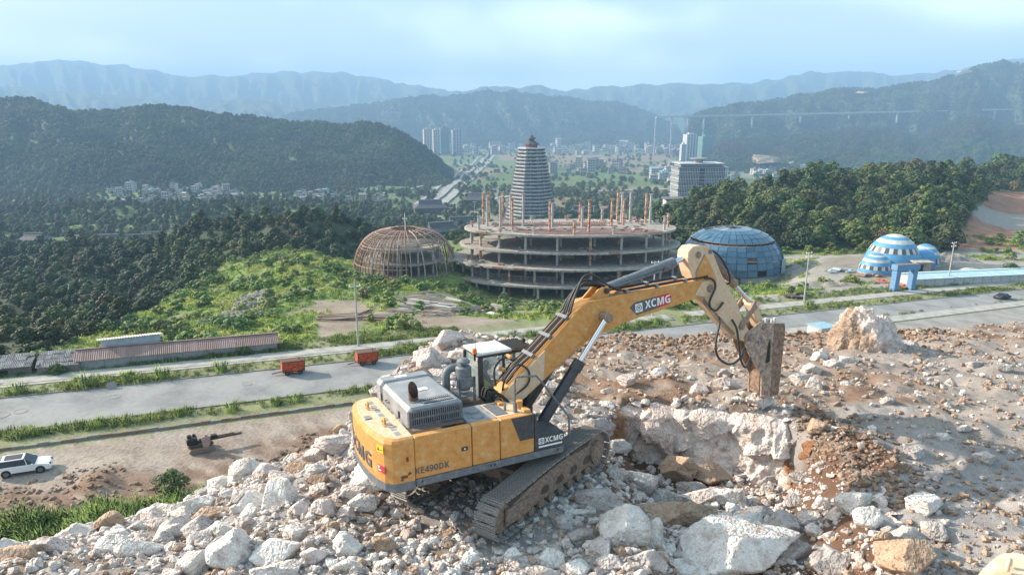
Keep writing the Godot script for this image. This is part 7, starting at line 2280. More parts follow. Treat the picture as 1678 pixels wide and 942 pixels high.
func lattice_dome() -> void:
	rng.seed = 72
	var t := site("lattice_dome", "bare rusty steel skeleton of a flattened dome beside the ring building", "dome", -25.6, 160.0, 36.4)
	var R := 12.1
	var H := 9.9
	var pt := func(th: float, k: float) -> Vector3:      # k 0 at the foot, 1 at the crown
		var ph := k * PI / 2
		var r := R * pow(cos(ph), 0.6) if k < 1 else 0.0
		return Vector3(cos(th) * r, H * sin(ph) + 0.0, sin(th) * r)
	var n := 72
	for i in n:
		var th := TAU * i / n
		# the side towards the ring building has lost most of its ribs
		var bare := th > 0.15 and th < 1.35
		if bare and i % 3 != 0: continue
		var pts := []
		for j in 13: pts.append(pt.call(th, lerpf(0.0, 0.93, j / 12.0)))
		pts[0].y = -0.5
		obj("rib", MB.new().tube(pts, 0.12 if i % 4 else 0.18, 5), M.rust_steel if i % 3 else M.rust_pale, t)
	for j in 16:
		var k: float = [0.16, 0.30, 0.42, 0.52, 0.60, 0.68, 0.76, 0.83, 0.88, 0.93, 0.07, 0.23, 0.47, 0.56, 0.64, 0.72][j]
		var pts := []
		for i in 61:
			var th := TAU * i / 60.0
			if k < 0.45 and th > 0.2 and th < 1.3:
				if pts.size() > 1: obj("hoop", MB.new().tube(pts, 0.07, 5), M.rust_steel, t)
				pts = []
				continue
			pts.append(pt.call(th, k))
		if pts.size() > 1: obj("hoop", MB.new().tube(pts, 0.07 if j % 3 else 0.11, 5), M.rust_steel if j % 2 else M.rust_pale, t)
	for k in 2:
		var r := 9.6 - k * 1.0
		var b := MB.new(); b.loft([ell(r, r, 36), ell(r, r, 36)], [2.7 + k * 3.1, 3.0 + k * 3.1]); obj("floor_slab", b, M.slab, t)
	for i in 12:
		var a := TAU * i / 12
		obj("column", MB.new().cyl(Vector3(cos(a) * 8.2, -0.5, sin(a) * 8.2), Vector3(cos(a) * 8.2, 7.4, sin(a) * 8.2), 0.24, 0.24, 8), M.column, t)
	for i in 5:
		var a := 2.2 + i * 0.5
		var b := MB.new(); b.box(Vector3(cos(a) * 4.5 - 1.2, 0, sin(a) * 4.5 - 0.15), Vector3(cos(a) * 4.5 + 1.2, 5.8, sin(a) * 4.5 + 0.15)); obj("inner_wall", b, M.slab, t)
	var m := MB.new(); m.cyl(Vector3(0.3, 9.6, 0), Vector3(0.3, 13.6, 0), 0.1, 0.06, 8); m.box(Vector3(-0.3, 12.2, -0.05), Vector3(0.9, 12.35, 0.05)); obj("mast", m, M.white, t)
	# low ramp joining it to the ring building
	var w := MB.new(); w.box(Vector3(10.5, 2.6, -3.0), Vector3(15.0, 2.95, 3.5)); obj("walkway", w, M.slab, t)


func glass_dome() -> void:
	rng.seed = 73
	var t := site("glass_dome", "flattened dome of blue glass panes, some missing, right of the ring building", "dome", 54.0, 165.0, 38.4)
	var R := 12.7
	var H := 11.3
	var pt := func(th: float, k: float, off := 0.0) -> Vector3:
		var ph := k * PI / 2
		var r := R * pow(maxf(cos(ph), 0.0), 0.66) + off
		return Vector3(cos(th) * r, 1.4 + (H - 1.4) * sin(ph) + off * 0.5, sin(th) * r)
	var b := MB.new(); b.lathe([Vector2(R - 0.5, -0.6), Vector2(R - 0.35, 1.5)], 48); obj("base_wall", b, M.wall_grey, t)
	var rows := [0.02, 0.12, 0.22, 0.32, 0.41, 0.50, 0.545, 0.65, 0.76, 0.87, 0.97]
	var n := 32
	for j in rows.size() - 1:
		if j == 5: continue                       # the dark open joint under the cap
		for i in n:
			var a0 := TAU * (i + 0.04) / n; var a1 := TAU * (i + 0.96) / n
			var k0: float = rows[j] + 0.006
			var k1: float = rows[j + 1] - 0.006
			var back := a0 > PI * 1.0 and a0 < PI * 1.42 and j > 7
			if back and rng.randf() < 0.8: continue
			if j == 0 and rng.randf() < 0.35 or rng.randf() < 0.025: continue
			b = MB.new()
			var out := 0.12 if j > 5 else 0.0
			var p: Vector3 = pt.call(a0, k0, out); var q: Vector3 = pt.call(a1, k0, out); var r: Vector3 = pt.call(a1, k1, out); var s: Vector3 = pt.call(a0, k1, out)
			var tip := Vector3(0, rng.randf_range(-0.03, 0.03), 0)
			b.quad(p + tip, q + tip, r, s)
			var inn := -(p + r).normalized() * 0.06
			b.quad(p + tip + inn, s + inn, r + inn, q + tip + inn)
			obj("pane", b, [M.dome_glass, M.dome_glass2, M.dome_glass3][rng.randi() % 3] if rng.randf() > 0.02 else M.dome_pale, t)
	for j in rows.size():
		var pts := []
		for i in 49: pts.append(pt.call(TAU * i / 48.0, rows[j], -0.08 if j < 6 else 0.05))
		obj("hoop", MB.new().tube(pts, 0.07, 5), M.rust_pale if j == 5 or j == 6 or j == 9 else M.mullion, t)
	for i in n:
		var pts := []
		for j in 10: pts.append(pt.call(TAU * i / n, lerpf(0.0, 0.985, j / 9.0), -0.10))
		obj("rib", MB.new().tube(pts, 0.06, 4), M.mullion, t)
	b = MB.new(); b.lathe([Vector2(R - 1.0, 5.0), Vector2(0.1, 5.0)], 32); b.lathe([Vector2(R - 0.9, 1.4), Vector2(0.1, 1.4)], 32); obj("floor_slab", b, M.slab, t)
	var pl := MB.new(); pl.xf = Transform3D(Basis(Vector3.UP, -0.62), Vector3.ZERO); pl.box(Vector3(R - 0.2, 1.7, -1.3), Vector3(R + 0.05, 5.0, 1.3)); obj("cover_panel", pl, M.dome_pale, t)
	var dr := MB.new(); dr.box(Vector3(-3.0, -0.5, R - 0.6), Vector3(-1.4, 1.5, R - 0.2)); obj("doorway", dr, M.black, t)


func banded(t: Node3D, r: float, h: float, at: Vector3, rowspec: Array, win: Array) -> void:
	# rowspec: shares of the height with material; win: [from, to] of the window row
	var pt := func(k: float) -> Vector2: return Vector2(r * sqrt(maxf(0.0, 1.0 - k * k)), h * k)
	for q in rowspec:
		var prof := []
		for i in 5: prof.append(pt.call(lerpf(q[0], q[1], i / 4.0)))
		obj("band", MB.new().lathe(prof, 40, at), q[2], t)
	var n := 36 if r > 4.5 else 26
	for i in n:
		var a0 := TAU * (i + 0.02) / n; var a1 := TAU * (i + 0.98) / n
		var b := MB.new()
		var p: Vector2 = pt.call(win[0]); var q: Vector2 = pt.call(win[1])
		var c0 := Vector3(cos(a0), 0, sin(a0)); var c1 := Vector3(cos(a1), 0, sin(a1))
		b.quad(at + c0 * p.x + Vector3.UP * p.y, at + c1 * p.x + Vector3.UP * p.y, at + c1 * q.x + Vector3.UP * q.y, at + c0 * q.x + Vector3.UP * q.y)
		obj("window_panel", b, M.window_dark if i % 2 else M.band_white, t)


func striped_domes() -> void:
	rng.seed = 74
	var main := [[0.0, 0.03, M.band_white], [0.03, 0.505, M.band_blue], [0.655, 0.77, M.band_blue], [0.77, 0.87, M.band_white], [0.87, 0.94, M.band_blue], [0.94, 1.0, M.band_white]]
	var t := site("striped_dome", "large blue and white striped dome with a ring of windows below the woods", "dome", 87.2, 153.0, 34.3)
	banded(t, 6.0, 7.7, Vector3.ZERO, main, [0.505, 0.655])
	var b := MB.new(); b.box(Vector3(1.0, 0, 5.0), Vector3(4.6, 2.6, 7.4), 0.02); obj("porch", b, M.slab, t)
	b = MB.new(); b.box(Vector3(0.7, 2.6, 4.6), Vector3(4.9, 2.85, 7.9), 0.02); obj("porch_roof", b, M.edge, t)
	b = MB.new(); b.box(Vector3(1.4, 0, 7.38), Vector3(2.8, 2.2, 7.44)); obj("doorway", b, M.black, t)
	b = MB.new(); b.lathe([Vector2(1.8, 0.0), Vector2(1.8, 1.9), Vector2(1.2, 2.9), Vector2(0, 3.3)], 12); 
	for i in 6:
		var ring := MB.new()
		for k in 8:
			var a0 := PI * k / 8.0; var a1 := PI * (k + 1) / 8.0
			var x0 := 5.0 + i * 0.62; var x1 := x0 + 0.6
			ring.quad(Vector3(x0, sin(a0) * 3.9, cos(a0) * 2.3), Vector3(x1, sin(a0) * 3.9, cos(a0) * 2.3), Vector3(x1, sin(a1) * 3.9, cos(a1) * 2.3), Vector3(x0, sin(a1) * 3.9, cos(a1) * 2.3))
		obj("tunnel_ring", ring, M.band_blue, t)
	t = site("striped_dome", "small blue and white striped dome in front of the large striped dome", "dome", 80.6, 147.6, 34.4)
	banded(t, 3.5, 4.5, Vector3.ZERO, [[0.0, 0.07, M.band_pink], [0.07, 0.265, M.band_blue], [0.455, 0.62, M.band_blue], [0.62, 0.74, M.band_white], [0.74, 0.86, M.band_blue], [0.86, 0.93, M.band_white], [0.93, 1.0, M.band_blue]], [0.265, 0.455])
	t = site("striped_dome", "small blue and white striped dome joined to the large one by a tunnel", "dome", 96.4, 156.0, 34.3)
	banded(t, 3.4, 4.9, Vector3.ZERO, [[0.0, 0.08, M.band_white], [0.08, 0.145, M.band_blue], [0.395, 0.55, M.band_blue], [0.55, 0.68, M.band_white], [0.68, 0.80, M.band_blue], [0.80, 0.90, M.band_white], [0.90, 1.0, M.band_blue]], [0.145, 0.395])


func compound() -> void:
	rng.seed = 75
	# what lies about in the yard of the striped domes
	var t := site("yard_wall", "long white yard wall running behind the striped domes to the red doors", "wall", 100.0, 151.0, 34.4)
	for i in 9:
		var b := MB.new(); b.box(Vector3(-0.02, -0.4, -0.12), Vector3(1.75, 1.9, 0.12)); var o := obj("wall_panel", b, M.wall_white, t)
		o.transform = Transform3D(Basis(Vector3.UP, -0.35), Vector3(i * 1.68, 0, i * 0.62))
	t = site("low_building", "low cream building with two red doors beside the pale blue roof", "building", 113.5, 143.5, 34.0)
	t.rotation.y = -0.25
	var b := MB.new(); b.box(Vector3(0, -0.4, -2.0), Vector3(9.0, 2.6, 0)); obj("wall", b, M.wall_cream, t)
	b = MB.new(); b.box(Vector3(-0.2, 2.6, -2.2), Vector3(9.2, 2.75, 0.2)); obj("roof", b, M.edge, t)
	for x in [1.0, 5.4]:
		b = MB.new(); b.box(Vector3(x, 0, -0.02), Vector3(x + 1.3, 2.0, 0.06)); obj("door", b, M.door_red, t)
	t = site("canopy", "collapsed white canopy lying beside the small striped dome's yard", "canopy", 98.5, 147.0, 34.2)
	b = MB.new()
	for i in 8:
		for k in 4:
			var f := func(x: int, z: int) -> Vector3: return Vector3(x * 1.0, 1.1 + 0.35 * sin(x * 0.9 + z) - 0.12 * absf(x - 4), z * 1.0)
			b.quad(f.call(i, k), f.call(i + 1, k), f.call(i + 1, k + 1), f.call(i, k + 1))
	obj("sheet", b, M.wall_white, t)
	for p in [[0.5, 0.5], [7.0, 0.5], [0.5, 3.4], [7.0, 3.4]]:
		obj("leg", MB.new().cyl(Vector3(p[0], -0.3, p[1]), Vector3(p[0], 1.0, p[1]), 0.06, 0.06, 6), M.grey, t)
	var heaps := [["scrap_heap", "dark heap of scrap in front of the striped dome's porch", 91.5, 146.5, 26, M.dark], ["scrap_heap", "heap of blue-grey sheets left of the small striped dome", 74.2, 148.6, 9, M.roof_blue2], ["board_pile", "pile of orange-brown boards beside the small striped dome", 77.0, 144.0, 9, M.timber_red], ["scrap_heap", "broken reddish cart bodies on the bare yard before the gate", 75.5, 134.5, 8, M.orange_rust], ["scrap_heap", "pile of rubble and red sacks beneath the blue gate", 73.6, 124.0, 10, M.door_red], ["scrap_heap", "dark slabs dumped beside the middle utility pole", 49.0, 113.0, 10, M.dark], ["scrap_heap", "broken concrete slabs on the bare ground right of the glass dome", 70.0, 168.0, 14, M.edge], ["scrap_heap", "bent roofing dumped on the track below the glass dome", 56.0, 128.0, 7, M.column]]
	for h in heaps:
		t = site(h[0], h[1], "scrap", h[2], h[3], land_d(h[2], h[3]))
		for i in h[4]:
			var s := rng.randf_range(0.4, 1.1)
			b = MB.new(); b.box(Vector3(-s, -0.06, -s * 0.5), Vector3(s, rng.randf_range(0.06, 0.35), s * 0.5), 0.02)
			var o := obj("piece", b, h[5] if i % 3 else M.bitumen, t)
			o.transform = Transform3D(Basis(Vector3.UP, rng.randf() * TAU) * Basis(Vector3.RIGHT, rng.randf_range(-0.5, 0.5)), Vector3(rng.randfn(0, 1.3), 0.15 + 0.12 * rng.randf() * (i % 4), rng.randfn(0, 0.8)))
	# earth banks
	for h in [["earth_bank", "tan bank of loose earth behind the pale blue roof", 121.0, 147.0, 8.0, 1.7, Color(0.42, 0.33, 0.24)], ["earth_bank", "grey-brown bank of loose earth between domes and gate", 64.0, 134.0, 7.0, 0.9, Color(0.38, 0.34, 0.29)], ["earth_bank", "bank of pale rubble along the foot of the woods by the white wall", 103.0, 160.0, 9.0, 1.5, Color(0.36, 0.33, 0.30)]]:
		var nu := 30
		var nv := 20
		var pos := PackedVector3Array()
		var cols := PackedColorArray()
		for j in nv:
			for i in nu:
				var u := i / (nu - 1.0) * 2 - 1; var v := j / (nv - 1.0) * 2 - 1
				var x: float = h[2] + u * h[4]; var f: float = h[3] + v * h[4] * 0.35
				var up: float = h[5] * maxf(0.0, 1.0 - u * u) * maxf(0.0, 1.0 - v * v) * (1.0 + n1.get_noise_2d(x * 4.0, f * 4.0) * 1.2) - 0.05
				pos.append(Q(x, f, land_d(x, f) - up)); cols.append(h[6] * (1.0 + n2.get_noise_2d(x * 5.0, f * 5.0) * 0.4))
		var o := obj(h[0], grid_mesh(nu, nv, pos, cols), M.earth)
		tag(o, h[1], "earth bank")


func pagoda() -> void:
	var t := site("pagoda_tower", "tall eight-sided tower of many dark eaves and white balconies behind the ring building", "tower", 14.0, 500.0, 76.0)
	t.rotation.y = PI / 8
	var n := 21
	var h := 2.44
	for i in n:
		var k := i / float(n - 1)
		var r := lerpf(21.0, 10.2, pow(k, 0.85))
		var y := i * h
		var rr := r - 1.3
		var b := MB.new(); b.loft([ell(rr, rr, 8), ell(rr, rr, 8)], [y, y + h]); var tier := obj("tier", b, M.tower_wall, t)
		b = MB.new(); b.loft([ell(r, r, 8), ell(r, r, 8)], [y + 0.05, y + 1.1], true); obj("balcony", b, M.tower_white, tier)
		b = MB.new(); b.loft([ell(rr, rr, 8), ell(r + 0.75, r + 0.75, 8), ell(r + 0.75, r + 0.75, 8), ell(rr - 0.1, rr - 0.1, 8)], [y + h - 0.75, y + h - 0.62, y + h - 0.5, y + h - 0.02]); obj("eave", b, M.tower_tile, tier)
		for s in 8:
			var a := TAU * s / 8.0
			var a2 := TAU * (s + 1) / 8.0
			for q in 6:
				var w := (q + 0.5) / 6.0
				var p := Vector3(cos(a) * (r - 0.2), 0, sin(a) * (r - 0.2)).lerp(Vector3(cos(a2) * (r - 0.2), 0, sin(a2) * (r - 0.2)), w)
				if q == 0 or q == 3 or q == 5:
					b = MB.new(); b.box(p + Vector3(-0.28, y + 1.1, -0.28), p + Vector3(0.28, y + h - 0.6, 0.28)); obj("pier", b, M.tower_white, tier)
	var y := n * h
	var b := MB.new(); b.loft([ell(10.6, 10.6, 8), ell(10.6, 10.6, 8)], [y, y + 0.7]); obj("parapet", b, M.tower_white, t)
	b = MB.new(); b.loft([ell(4.6, 4.6, 8), ell(4.6, 4.6, 8)], [y, y + 3.0]); obj("pavilion_wall", b, M.tower_red, t)
	b = MB.new(); b.loft([ell(4.4, 4.4, 8), ell(6.3, 6.3, 8), ell(6.2, 6.2, 8), ell(2.6, 2.6, 8)], [y + 2.7, y + 2.8, y + 3.1, y + 5.4]); obj("pavilion_roof", b, M.tower_tile, t)
	b = MB.new(); b.loft([ell(2.2, 2.2, 8), ell(2.2, 2.2, 8)], [y + 5.2, y + 6.8]); obj("lantern_wall", b, M.tower_tile, t)
	b = MB.new(); b.loft([ell(2.0, 2.0, 8), ell(3.5, 3.5, 8), ell(3.4, 3.4, 8), ell(0.3, 0.3, 8)], [y + 6.6, y + 6.7, y + 7.0, y + 9.6]); obj("lantern_roof", b, M.tower_tile, t)
	b = MB.new(); b.cyl(Vector3(0, y + 9.4, 0), Vector3(0, y + 12.0, 0), 0.25, 0.05, 8); obj("finial", b, M.tower_tile, t)


func office() -> void:
	var t := site("office_block", "broad pale office block with stacked window bands beyond the wooded hill", "building", 151.0, 560.0, 72.0)
	t.rotation.y = 0.06
	var W := 38.0
	var D := 22.0
	var b := MB.new(); b.box(Vector3(-W / 2 + 0.6, 0, -D / 2 + 0.6), Vector3(W / 2 - 0.6, 30.5, D / 2 - 0.6)); obj("core", b, M.office_glass, t)
	for k in 11:
		var y := 1.2 + k * 2.8
		var big := k % 2 == 0
		b = MB.new(); b.box(Vector3(-W / 2 - (0.9 if big else 0.2), y, -D / 2 - (0.9 if big else 0.2)), Vector3(W / 2 + (0.9 if big else 0.2), y + (0.75 if big else 0.35), D / 2 + (0.9 if big else 0.2))); obj("floor_band", b, M.office_band if big else M.office_white, t)
	for i in 29:
		if i > 12 and i < 16: continue
		var x := -W / 2 + 0.4 + i * (W - 0.8) / 28.0
		b = MB.new(); b.box(Vector3(x - 0.24, 0, D / 2 - 0.8), Vector3(x + 0.24, 29.0, D / 2 - 0.1)); obj("mullion", b, M.office_white, t)
	for i in 12:
		var z := -D / 2 + 0.6 + i * (D - 1.2) / 11.0
		b = MB.new(); b.box(Vector3(-W / 2 + 0.1, 0, z - 0.4), Vector3(-W / 2 + 0.8, 29.0, z + 0.4)); obj("mullion", b, M.office_white, t)
	b = MB.new(); b.box(Vector3(-W / 2 + 2, 30.5, -D / 2 + 2), Vector3(W / 2 - 2, 32.6, D / 2 - 2)); obj("penthouse", b, M.office_band, t)
	b = MB.new(); b.box(Vector3(-W / 2 + 0.5, 32.6, -D / 2 + 0.5), Vector3(W / 2 - 0.5, 33.1, D / 2 - 0.5)); obj("roof", b, M.office_white, t)
	b = MB.new(); b.lathe([Vector2(3.5, 33.1), Vector2(3.5, 35.4), Vector2(7.0, 36.2), Vector2(7.0, 36.7), Vector2(0.1, 36.9)], 24); obj("roof_dish", b, M.office_band, t)
	b = MB.new(); b.prism(side([-14, -8, -14, 1.2, -11.2, 1.2, -11.2, -8]), -W / 2 - 2.0, W / 2 + 6.0); obj("podium", b, M.bitumen, t)
	for i in 14:
		b = MB.new(); b.box(Vector3(-W / 2 - 1.5 + i * 3.2, -6, 14.0), Vector3(-W / 2 - 0.6 + i * 3.2, 1.0, 14.3)); obj("podium_fin", b, M.office_white, t)
	t = site("hall_building", "low white hall with dark slab roof and stepped side left of the office block", "building", 126.0, 520.0, 72.0)
	b = MB.new(); b.box(Vector3(-9, -3, -9), Vector3(11, 8.0, 4)); obj("wall", b, M.tower_white, t)
	b = MB.new(); b.box(Vector3(-10, 8.0, -10), Vector3(12, 9.2, 5)); obj("roof", b, M.bitumen, t)
	for i in 9:
		b = MB.new(); b.box(Vector3(-9.5 + i * 0.9, -4, 4.2), Vector3(-9.1 + i * 0.9, 7.0 - i * 0.9, 7.0)); obj("fin", b, M.bitumen, t)


# ---------------------------------------------------------------- the town, villages and the road down the valley
func house_proto(k: int) -> Array:
	# body and roof of a small town house, one unit wide
	var fl := 2 + k % 4
	var h := fl * 0.34
	var b := MB.new(); b.box(Vector3(-0.5, -0.5, -0.4), Vector3(0.5, h, 0.4))
	var r := MB.new()
	if k % 3 == 0:
		r.prism(side([-0.46, h, 0, h + 0.28, 0.46, h]), -0.56, 0.56)
	else:
		r.box(Vector3(-0.53, h, -0.43), Vector3(0.53, h + 0.07, 0.43)); r.box(Vector3(0.1, h + 0.07, -0.2), Vector3(0.4, h + 0.3, 0.15))
	var w := MB.new()
	for i in fl:
		for j in 3: w.box(Vector3(-0.42 + j * 0.3, 0.1 + i * 0.34, 0.398), Vector3(-0.22 + j * 0.3, 0.27 + i * 0.34, 0.41))
		w.box(Vector3(-0.51, 0.1 + i * 0.34, -0.2), Vector3(-0.498, 0.27 + i * 0.34, 0.2))
	return [b.mesh(), r.mesh(), w.mesh()]


func town() -> void:
	rng.seed = 81
	var pro := []
	for k in 6: pro.append(house_proto(k))
	var put := func(x: float, f: float, s: float, label: String, grp: String, roofs: Array, walls: Array) -> void:
		var k := rng.randi() % 6
		var rm: Material = roofs[rng.randi() % roofs.size()]
		var wm: Material = walls[rng.randi() % walls.size()]
		var kinds := {M.edge: "pale", M.slab: "brown", M.bitumen: "dark", M.roof_blue: "blue", M.roof_red: "red", M.slate: "slate grey", M.slate2: "light grey", M.tower_white: "white", M.wall_white: "off-white", M.wall_cream: "cream"}
		label = "%s-storey %s %s, %s %s roof" % [["two", "three", "four", "five"][k % 4], kinds[wm], label, kinds[rm], "gabled" if k % 3 == 0 else "flat"]
		var t := thing("house", label, "house", Q(x, f, land_d(x, f)), rng.randf_range(-0.5, 0.5), grp)
		t.scale = Vector3(s, s * rng.randf_range(0.8, 1.15), s) * U
		obj("wall", pro[k][0], wm, t)
		obj("roof", pro[k][1], rm, t)
		obj("windows", pro[k][2], M.office_glass, t).set_meta("kind", "stuff")
	var pale := [M.tower_white, M.wall_white, M.wall_cream, M.edge]
	var rr := [M.edge, M.slab, M.roof_blue, M.roof_red, M.bitumen]
	# town across the valley
	for i in 150:
		var f := rng.randf_range(2030.0, 2560.0)
		var x := rng.randf_range(-0.13, 0.27) * f
		put.call(x, f, rng.randf_range(9.0, 18.0), "town house at the foot of the far hill", "houses of the town", [M.edge, M.slab, M.bitumen], pale)
	# half-built blocks in the middle of the valley
	for i in 26:
		var f := rng.randf_range(1150.0, 1400.0)
		put.call(rng.randf_range(0.045, 0.16) * f, f, rng.randf_range(8.0, 14.0), "half-built villa on the open valley floor", "half-built villas in the valley", [M.slab, M.bitumen], [M.slab, M.edge])
	for i in 20:
		var f := rng.randf_range(900.0, 1300.0)
		put.call(rng.randf_range(0.205, 0.25) * f, f, rng.randf_range(8.0, 12.0), "terrace house along the street left of the office block", "terrace houses by the office block", rr, pale)
	for i in 22:
		var f := rng.randf_range(950.0, 1350.0)
		put.call(rng.randf_range(0.30, 0.43) * f, f, rng.randf_range(6.0, 10.0), "house behind the wooded hill right of the office", "houses behind the wooded hill", rr, pale)
	# the village at the foot of the dark hill
	for i in 84:
		var f := rng.randf_range(640.0, 800.0)
		var t := rng.randf_range(-0.60, -0.40) if i < 60 else rng.randf_range(-0.31, -0.19)
		put.call(t * f, f, rng.randf_range(4.5, 7.5), "village house %s" % ("at the foot of the dark wooded hill" if i < 60 else "on the shoulder past the dark hill"), "village houses %s" % ("below the dark hill" if i < 60 else "past the dark hill"), [M.slab, M.bitumen, M.slate, M.slate2, M.roof_blue], pale)
	# tiled halls half hidden by the wood, and grey roofs behind the lattice dome
	for p in [[-0.71, 372, 14], [-0.645, 380, 12], [-0.60, 372, 15], [-0.555, 366, 17], [-0.53, 380, 14], [-0.49, 372, 15], [-0.455, 360, 15], [-0.425, 355, 13], [-0.385, 350, 12], [-0.35, 345, 12]]:
		var x: float = p[0] * p[1]
		var t := site("tiled_hall", "old dark tiled hall half hidden in the near wood", "hall", x, p[1], land_d(x, p[1]) - 1.0, "tiled halls in the wood")
		t.rotation.y = rng.randf_range(-0.4, 0.4)
		hall(t, p[2])
	for p in [[-0.145, 330, 16, 0.2], [-0.105, 345, 18, 0.5], [-0.075, 420, 20, 0.3], [-0.12, 560, 26, 0.2], [-0.05, 620, 24, -0.1], [0.015, 390, 13, 0.0], [-0.055, 385, 12, 0.0], [0.10, 520, 16, 0.2], [0.17, 640, 16, 0.0]]:
		var x: float = p[0] * p[1]
		var t := site("tiled_hall", "grey roofed hall in the valley between lattice dome and pagoda tower", "hall", x, p[1], land_d(x, p[1]), "halls in the valley before the pagoda tower")
		t.rotation.y = p[3]
		hall(t, p[2])
	high_rises(); highway(); viaduct(); lamps(); scars()


func hall(t: Node3D, w: float) -> void:
	var d := w * 0.6
	var h := w * 0.22
	var b := MB.new(); b.box(Vector3(-w / 2, -2, -d / 2), Vector3(w / 2, h, d / 2)); obj("wall", b, M.tower_wall, t)
	b = MB.new()
	var e := 1.1
	b.loft([[Vector2(-w / 2 - e, -d / 2 - e), Vector2(w / 2 + e, -d / 2 - e), Vector2(w / 2 + e, d / 2 + e), Vector2(-w / 2 - e, d / 2 + e)], [Vector2(-w / 2 + d * 0.22, -d * 0.22), Vector2(w / 2 - d * 0.22, -d * 0.22), Vector2(w / 2 - d * 0.22, d * 0.22), Vector2(-w / 2 + d * 0.22, d * 0.22)], [Vector2(-w * 0.36, -0.1), Vector2(w * 0.36, -0.1), Vector2(w * 0.36, 0.1), Vector2(-w * 0.36, 0.1)]], [h, h + d * 0.16, h + d * 0.36])
	obj("roof", b, M.tower_tile, t)
	b = MB.new(); b.box(Vector3(-w * 0.38, h + d * 0.35, -0.25), Vector3(w * 0.38, h + d * 0.40, 0.25)); obj("ridge", b, M.slate2, t)


func high_rises() -> void:
	# direction, forward, width, height, material, label
	for s in [[-0.121, 2000, 24, 72, "tower_beige", "slender beige apartment tower, leftmost of the group by the dark hill"], [-0.1085, 2020, 20, 70, "tower_beige", "beige apartment tower close behind the leftmost tower by the dark hill"], [-0.097, 2050, 26, 76, "net_green", "apartment tower wrapped in green building net beside the beige towers"], [-0.079, 2030, 30, 70, "tower_grey", "grey apartment tower right of the green netted tower"],
			[0.255, 1650, 26, 62, "tower_white", "white apartment tower below the viaduct's tall piers"], [0.246, 1600, 12, 40, "tower_white", "narrow white tower beside the white tower below the viaduct"], [0.278, 1680, 30, 58, "net_green", "boxy tower wrapped in green building net below the viaduct"]]:
		var x: float = s[0] * s[1]
		var t := site("apartment_tower", s[5], "tower", x, s[1], land_d(x, s[1]), "apartment towers")
		t.rotation.y = 0.3
		var b := MB.new(); b.box(Vector3(-s[2] / 2.0, -4, -s[2] * 0.35), Vector3(s[2] / 2.0, s[3], s[2] * 0.35)); obj("wall", b, M[s[4]], t)
		var fl := int(s[3] / 4.2)
		for i in fl:
			b = MB.new(); b.box(Vector3(-s[2] / 2.0 - 0.4, i * 4.2 + 1.0, -s[2] * 0.35 - 0.4), Vector3(s[2] / 2.0 + 0.4, i * 4.2 + 2.0, s[2] * 0.35 + 0.4)); obj("balcony_band", b, M[s[4]] if s[4] == "net_green" else M.office_white, t)
		for i in 3:
			b = MB.new(); b.box(Vector3(-s[2] * 0.36 + i * s[2] * 0.28, 0, s[2] * 0.35), Vector3(-s[2] * 0.22 + i * s[2] * 0.28, s[3] - 1.0, s[2] * 0.35 + 0.3)); obj("window_column", b, M.office_glass if s[4] != "net_green" else M.net_green2, t)
		b = MB.new(); b.box(Vector3(-s[2] * 0.2, s[3], -3), Vector3(s[2] * 0.2, s[3] + 4.0, 3)); obj("lift_house", b, M[s[4]], t)


func ribbon(pts: Array, w: float, up: float) -> MB:
	var b := MB.new()
	var prev := []
	for i in pts.size():
		var p: Vector2 = pts[i]
		var d: Vector2 = (pts[mini(i + 1, pts.size() - 1)] - pts[maxi(i - 1, 0)]).normalized()
		var s := Vector2(-d.y, d.x) * w / 2
		var row := [Q(p.x - s.x, p.y - s.y, land_d(p.x, p.y) - up), Q(p.x + s.x, p.y + s.y, land_d(p.x, p.y) - up)]
		if prev: b.quad(prev[0], prev[1], row[1], row[0])
		prev = row
	return b


func highway() -> void:
	for o in [[-9.0, 9.0], [9.0, 9.0], [-26.0, 5.0]]:
		var pts := []
		for i in 60:
			var f := lerpf(640.0, 2300.0, i / 59.0)
			pts.append(Vector2(lerpf(-72.0, -58.0, i / 59.0) + o[0] * (0.55 + f / 4000.0), f))
		struct("valley_road", ribbon(pts, o[1], 1.2), M.highway)
	# two lanes winding off to the right, and the farm track on the left
	var p2 := []
	for i in 30: p2.append(Vector2(lerpf(-40.0, 330.0, i / 29.0), 640.0 + 60.0 * sin(i * 0.16) + i * 9.0))
	struct("valley_road", ribbon(p2, 7.0, 1.2), M.highway)
	p2 = []
	for i in 30: p2.append(Vector2(lerpf(-150.0, -70.0, i / 29.0), 740.0 + i * 7.0 + 12.0 * sin(i * 0.5)))
	struct("farm_track", ribbon(p2, 5.0, 1.0), M.paving)
	p2 = []
	for i in 30: p2.append(Vector2(lerpf(250.0, 560.0, i / 29.0), 1150.0 + i * 20.0))
	struct("valley_road", ribbon(p2, 10.0, 1.2), M.highway)


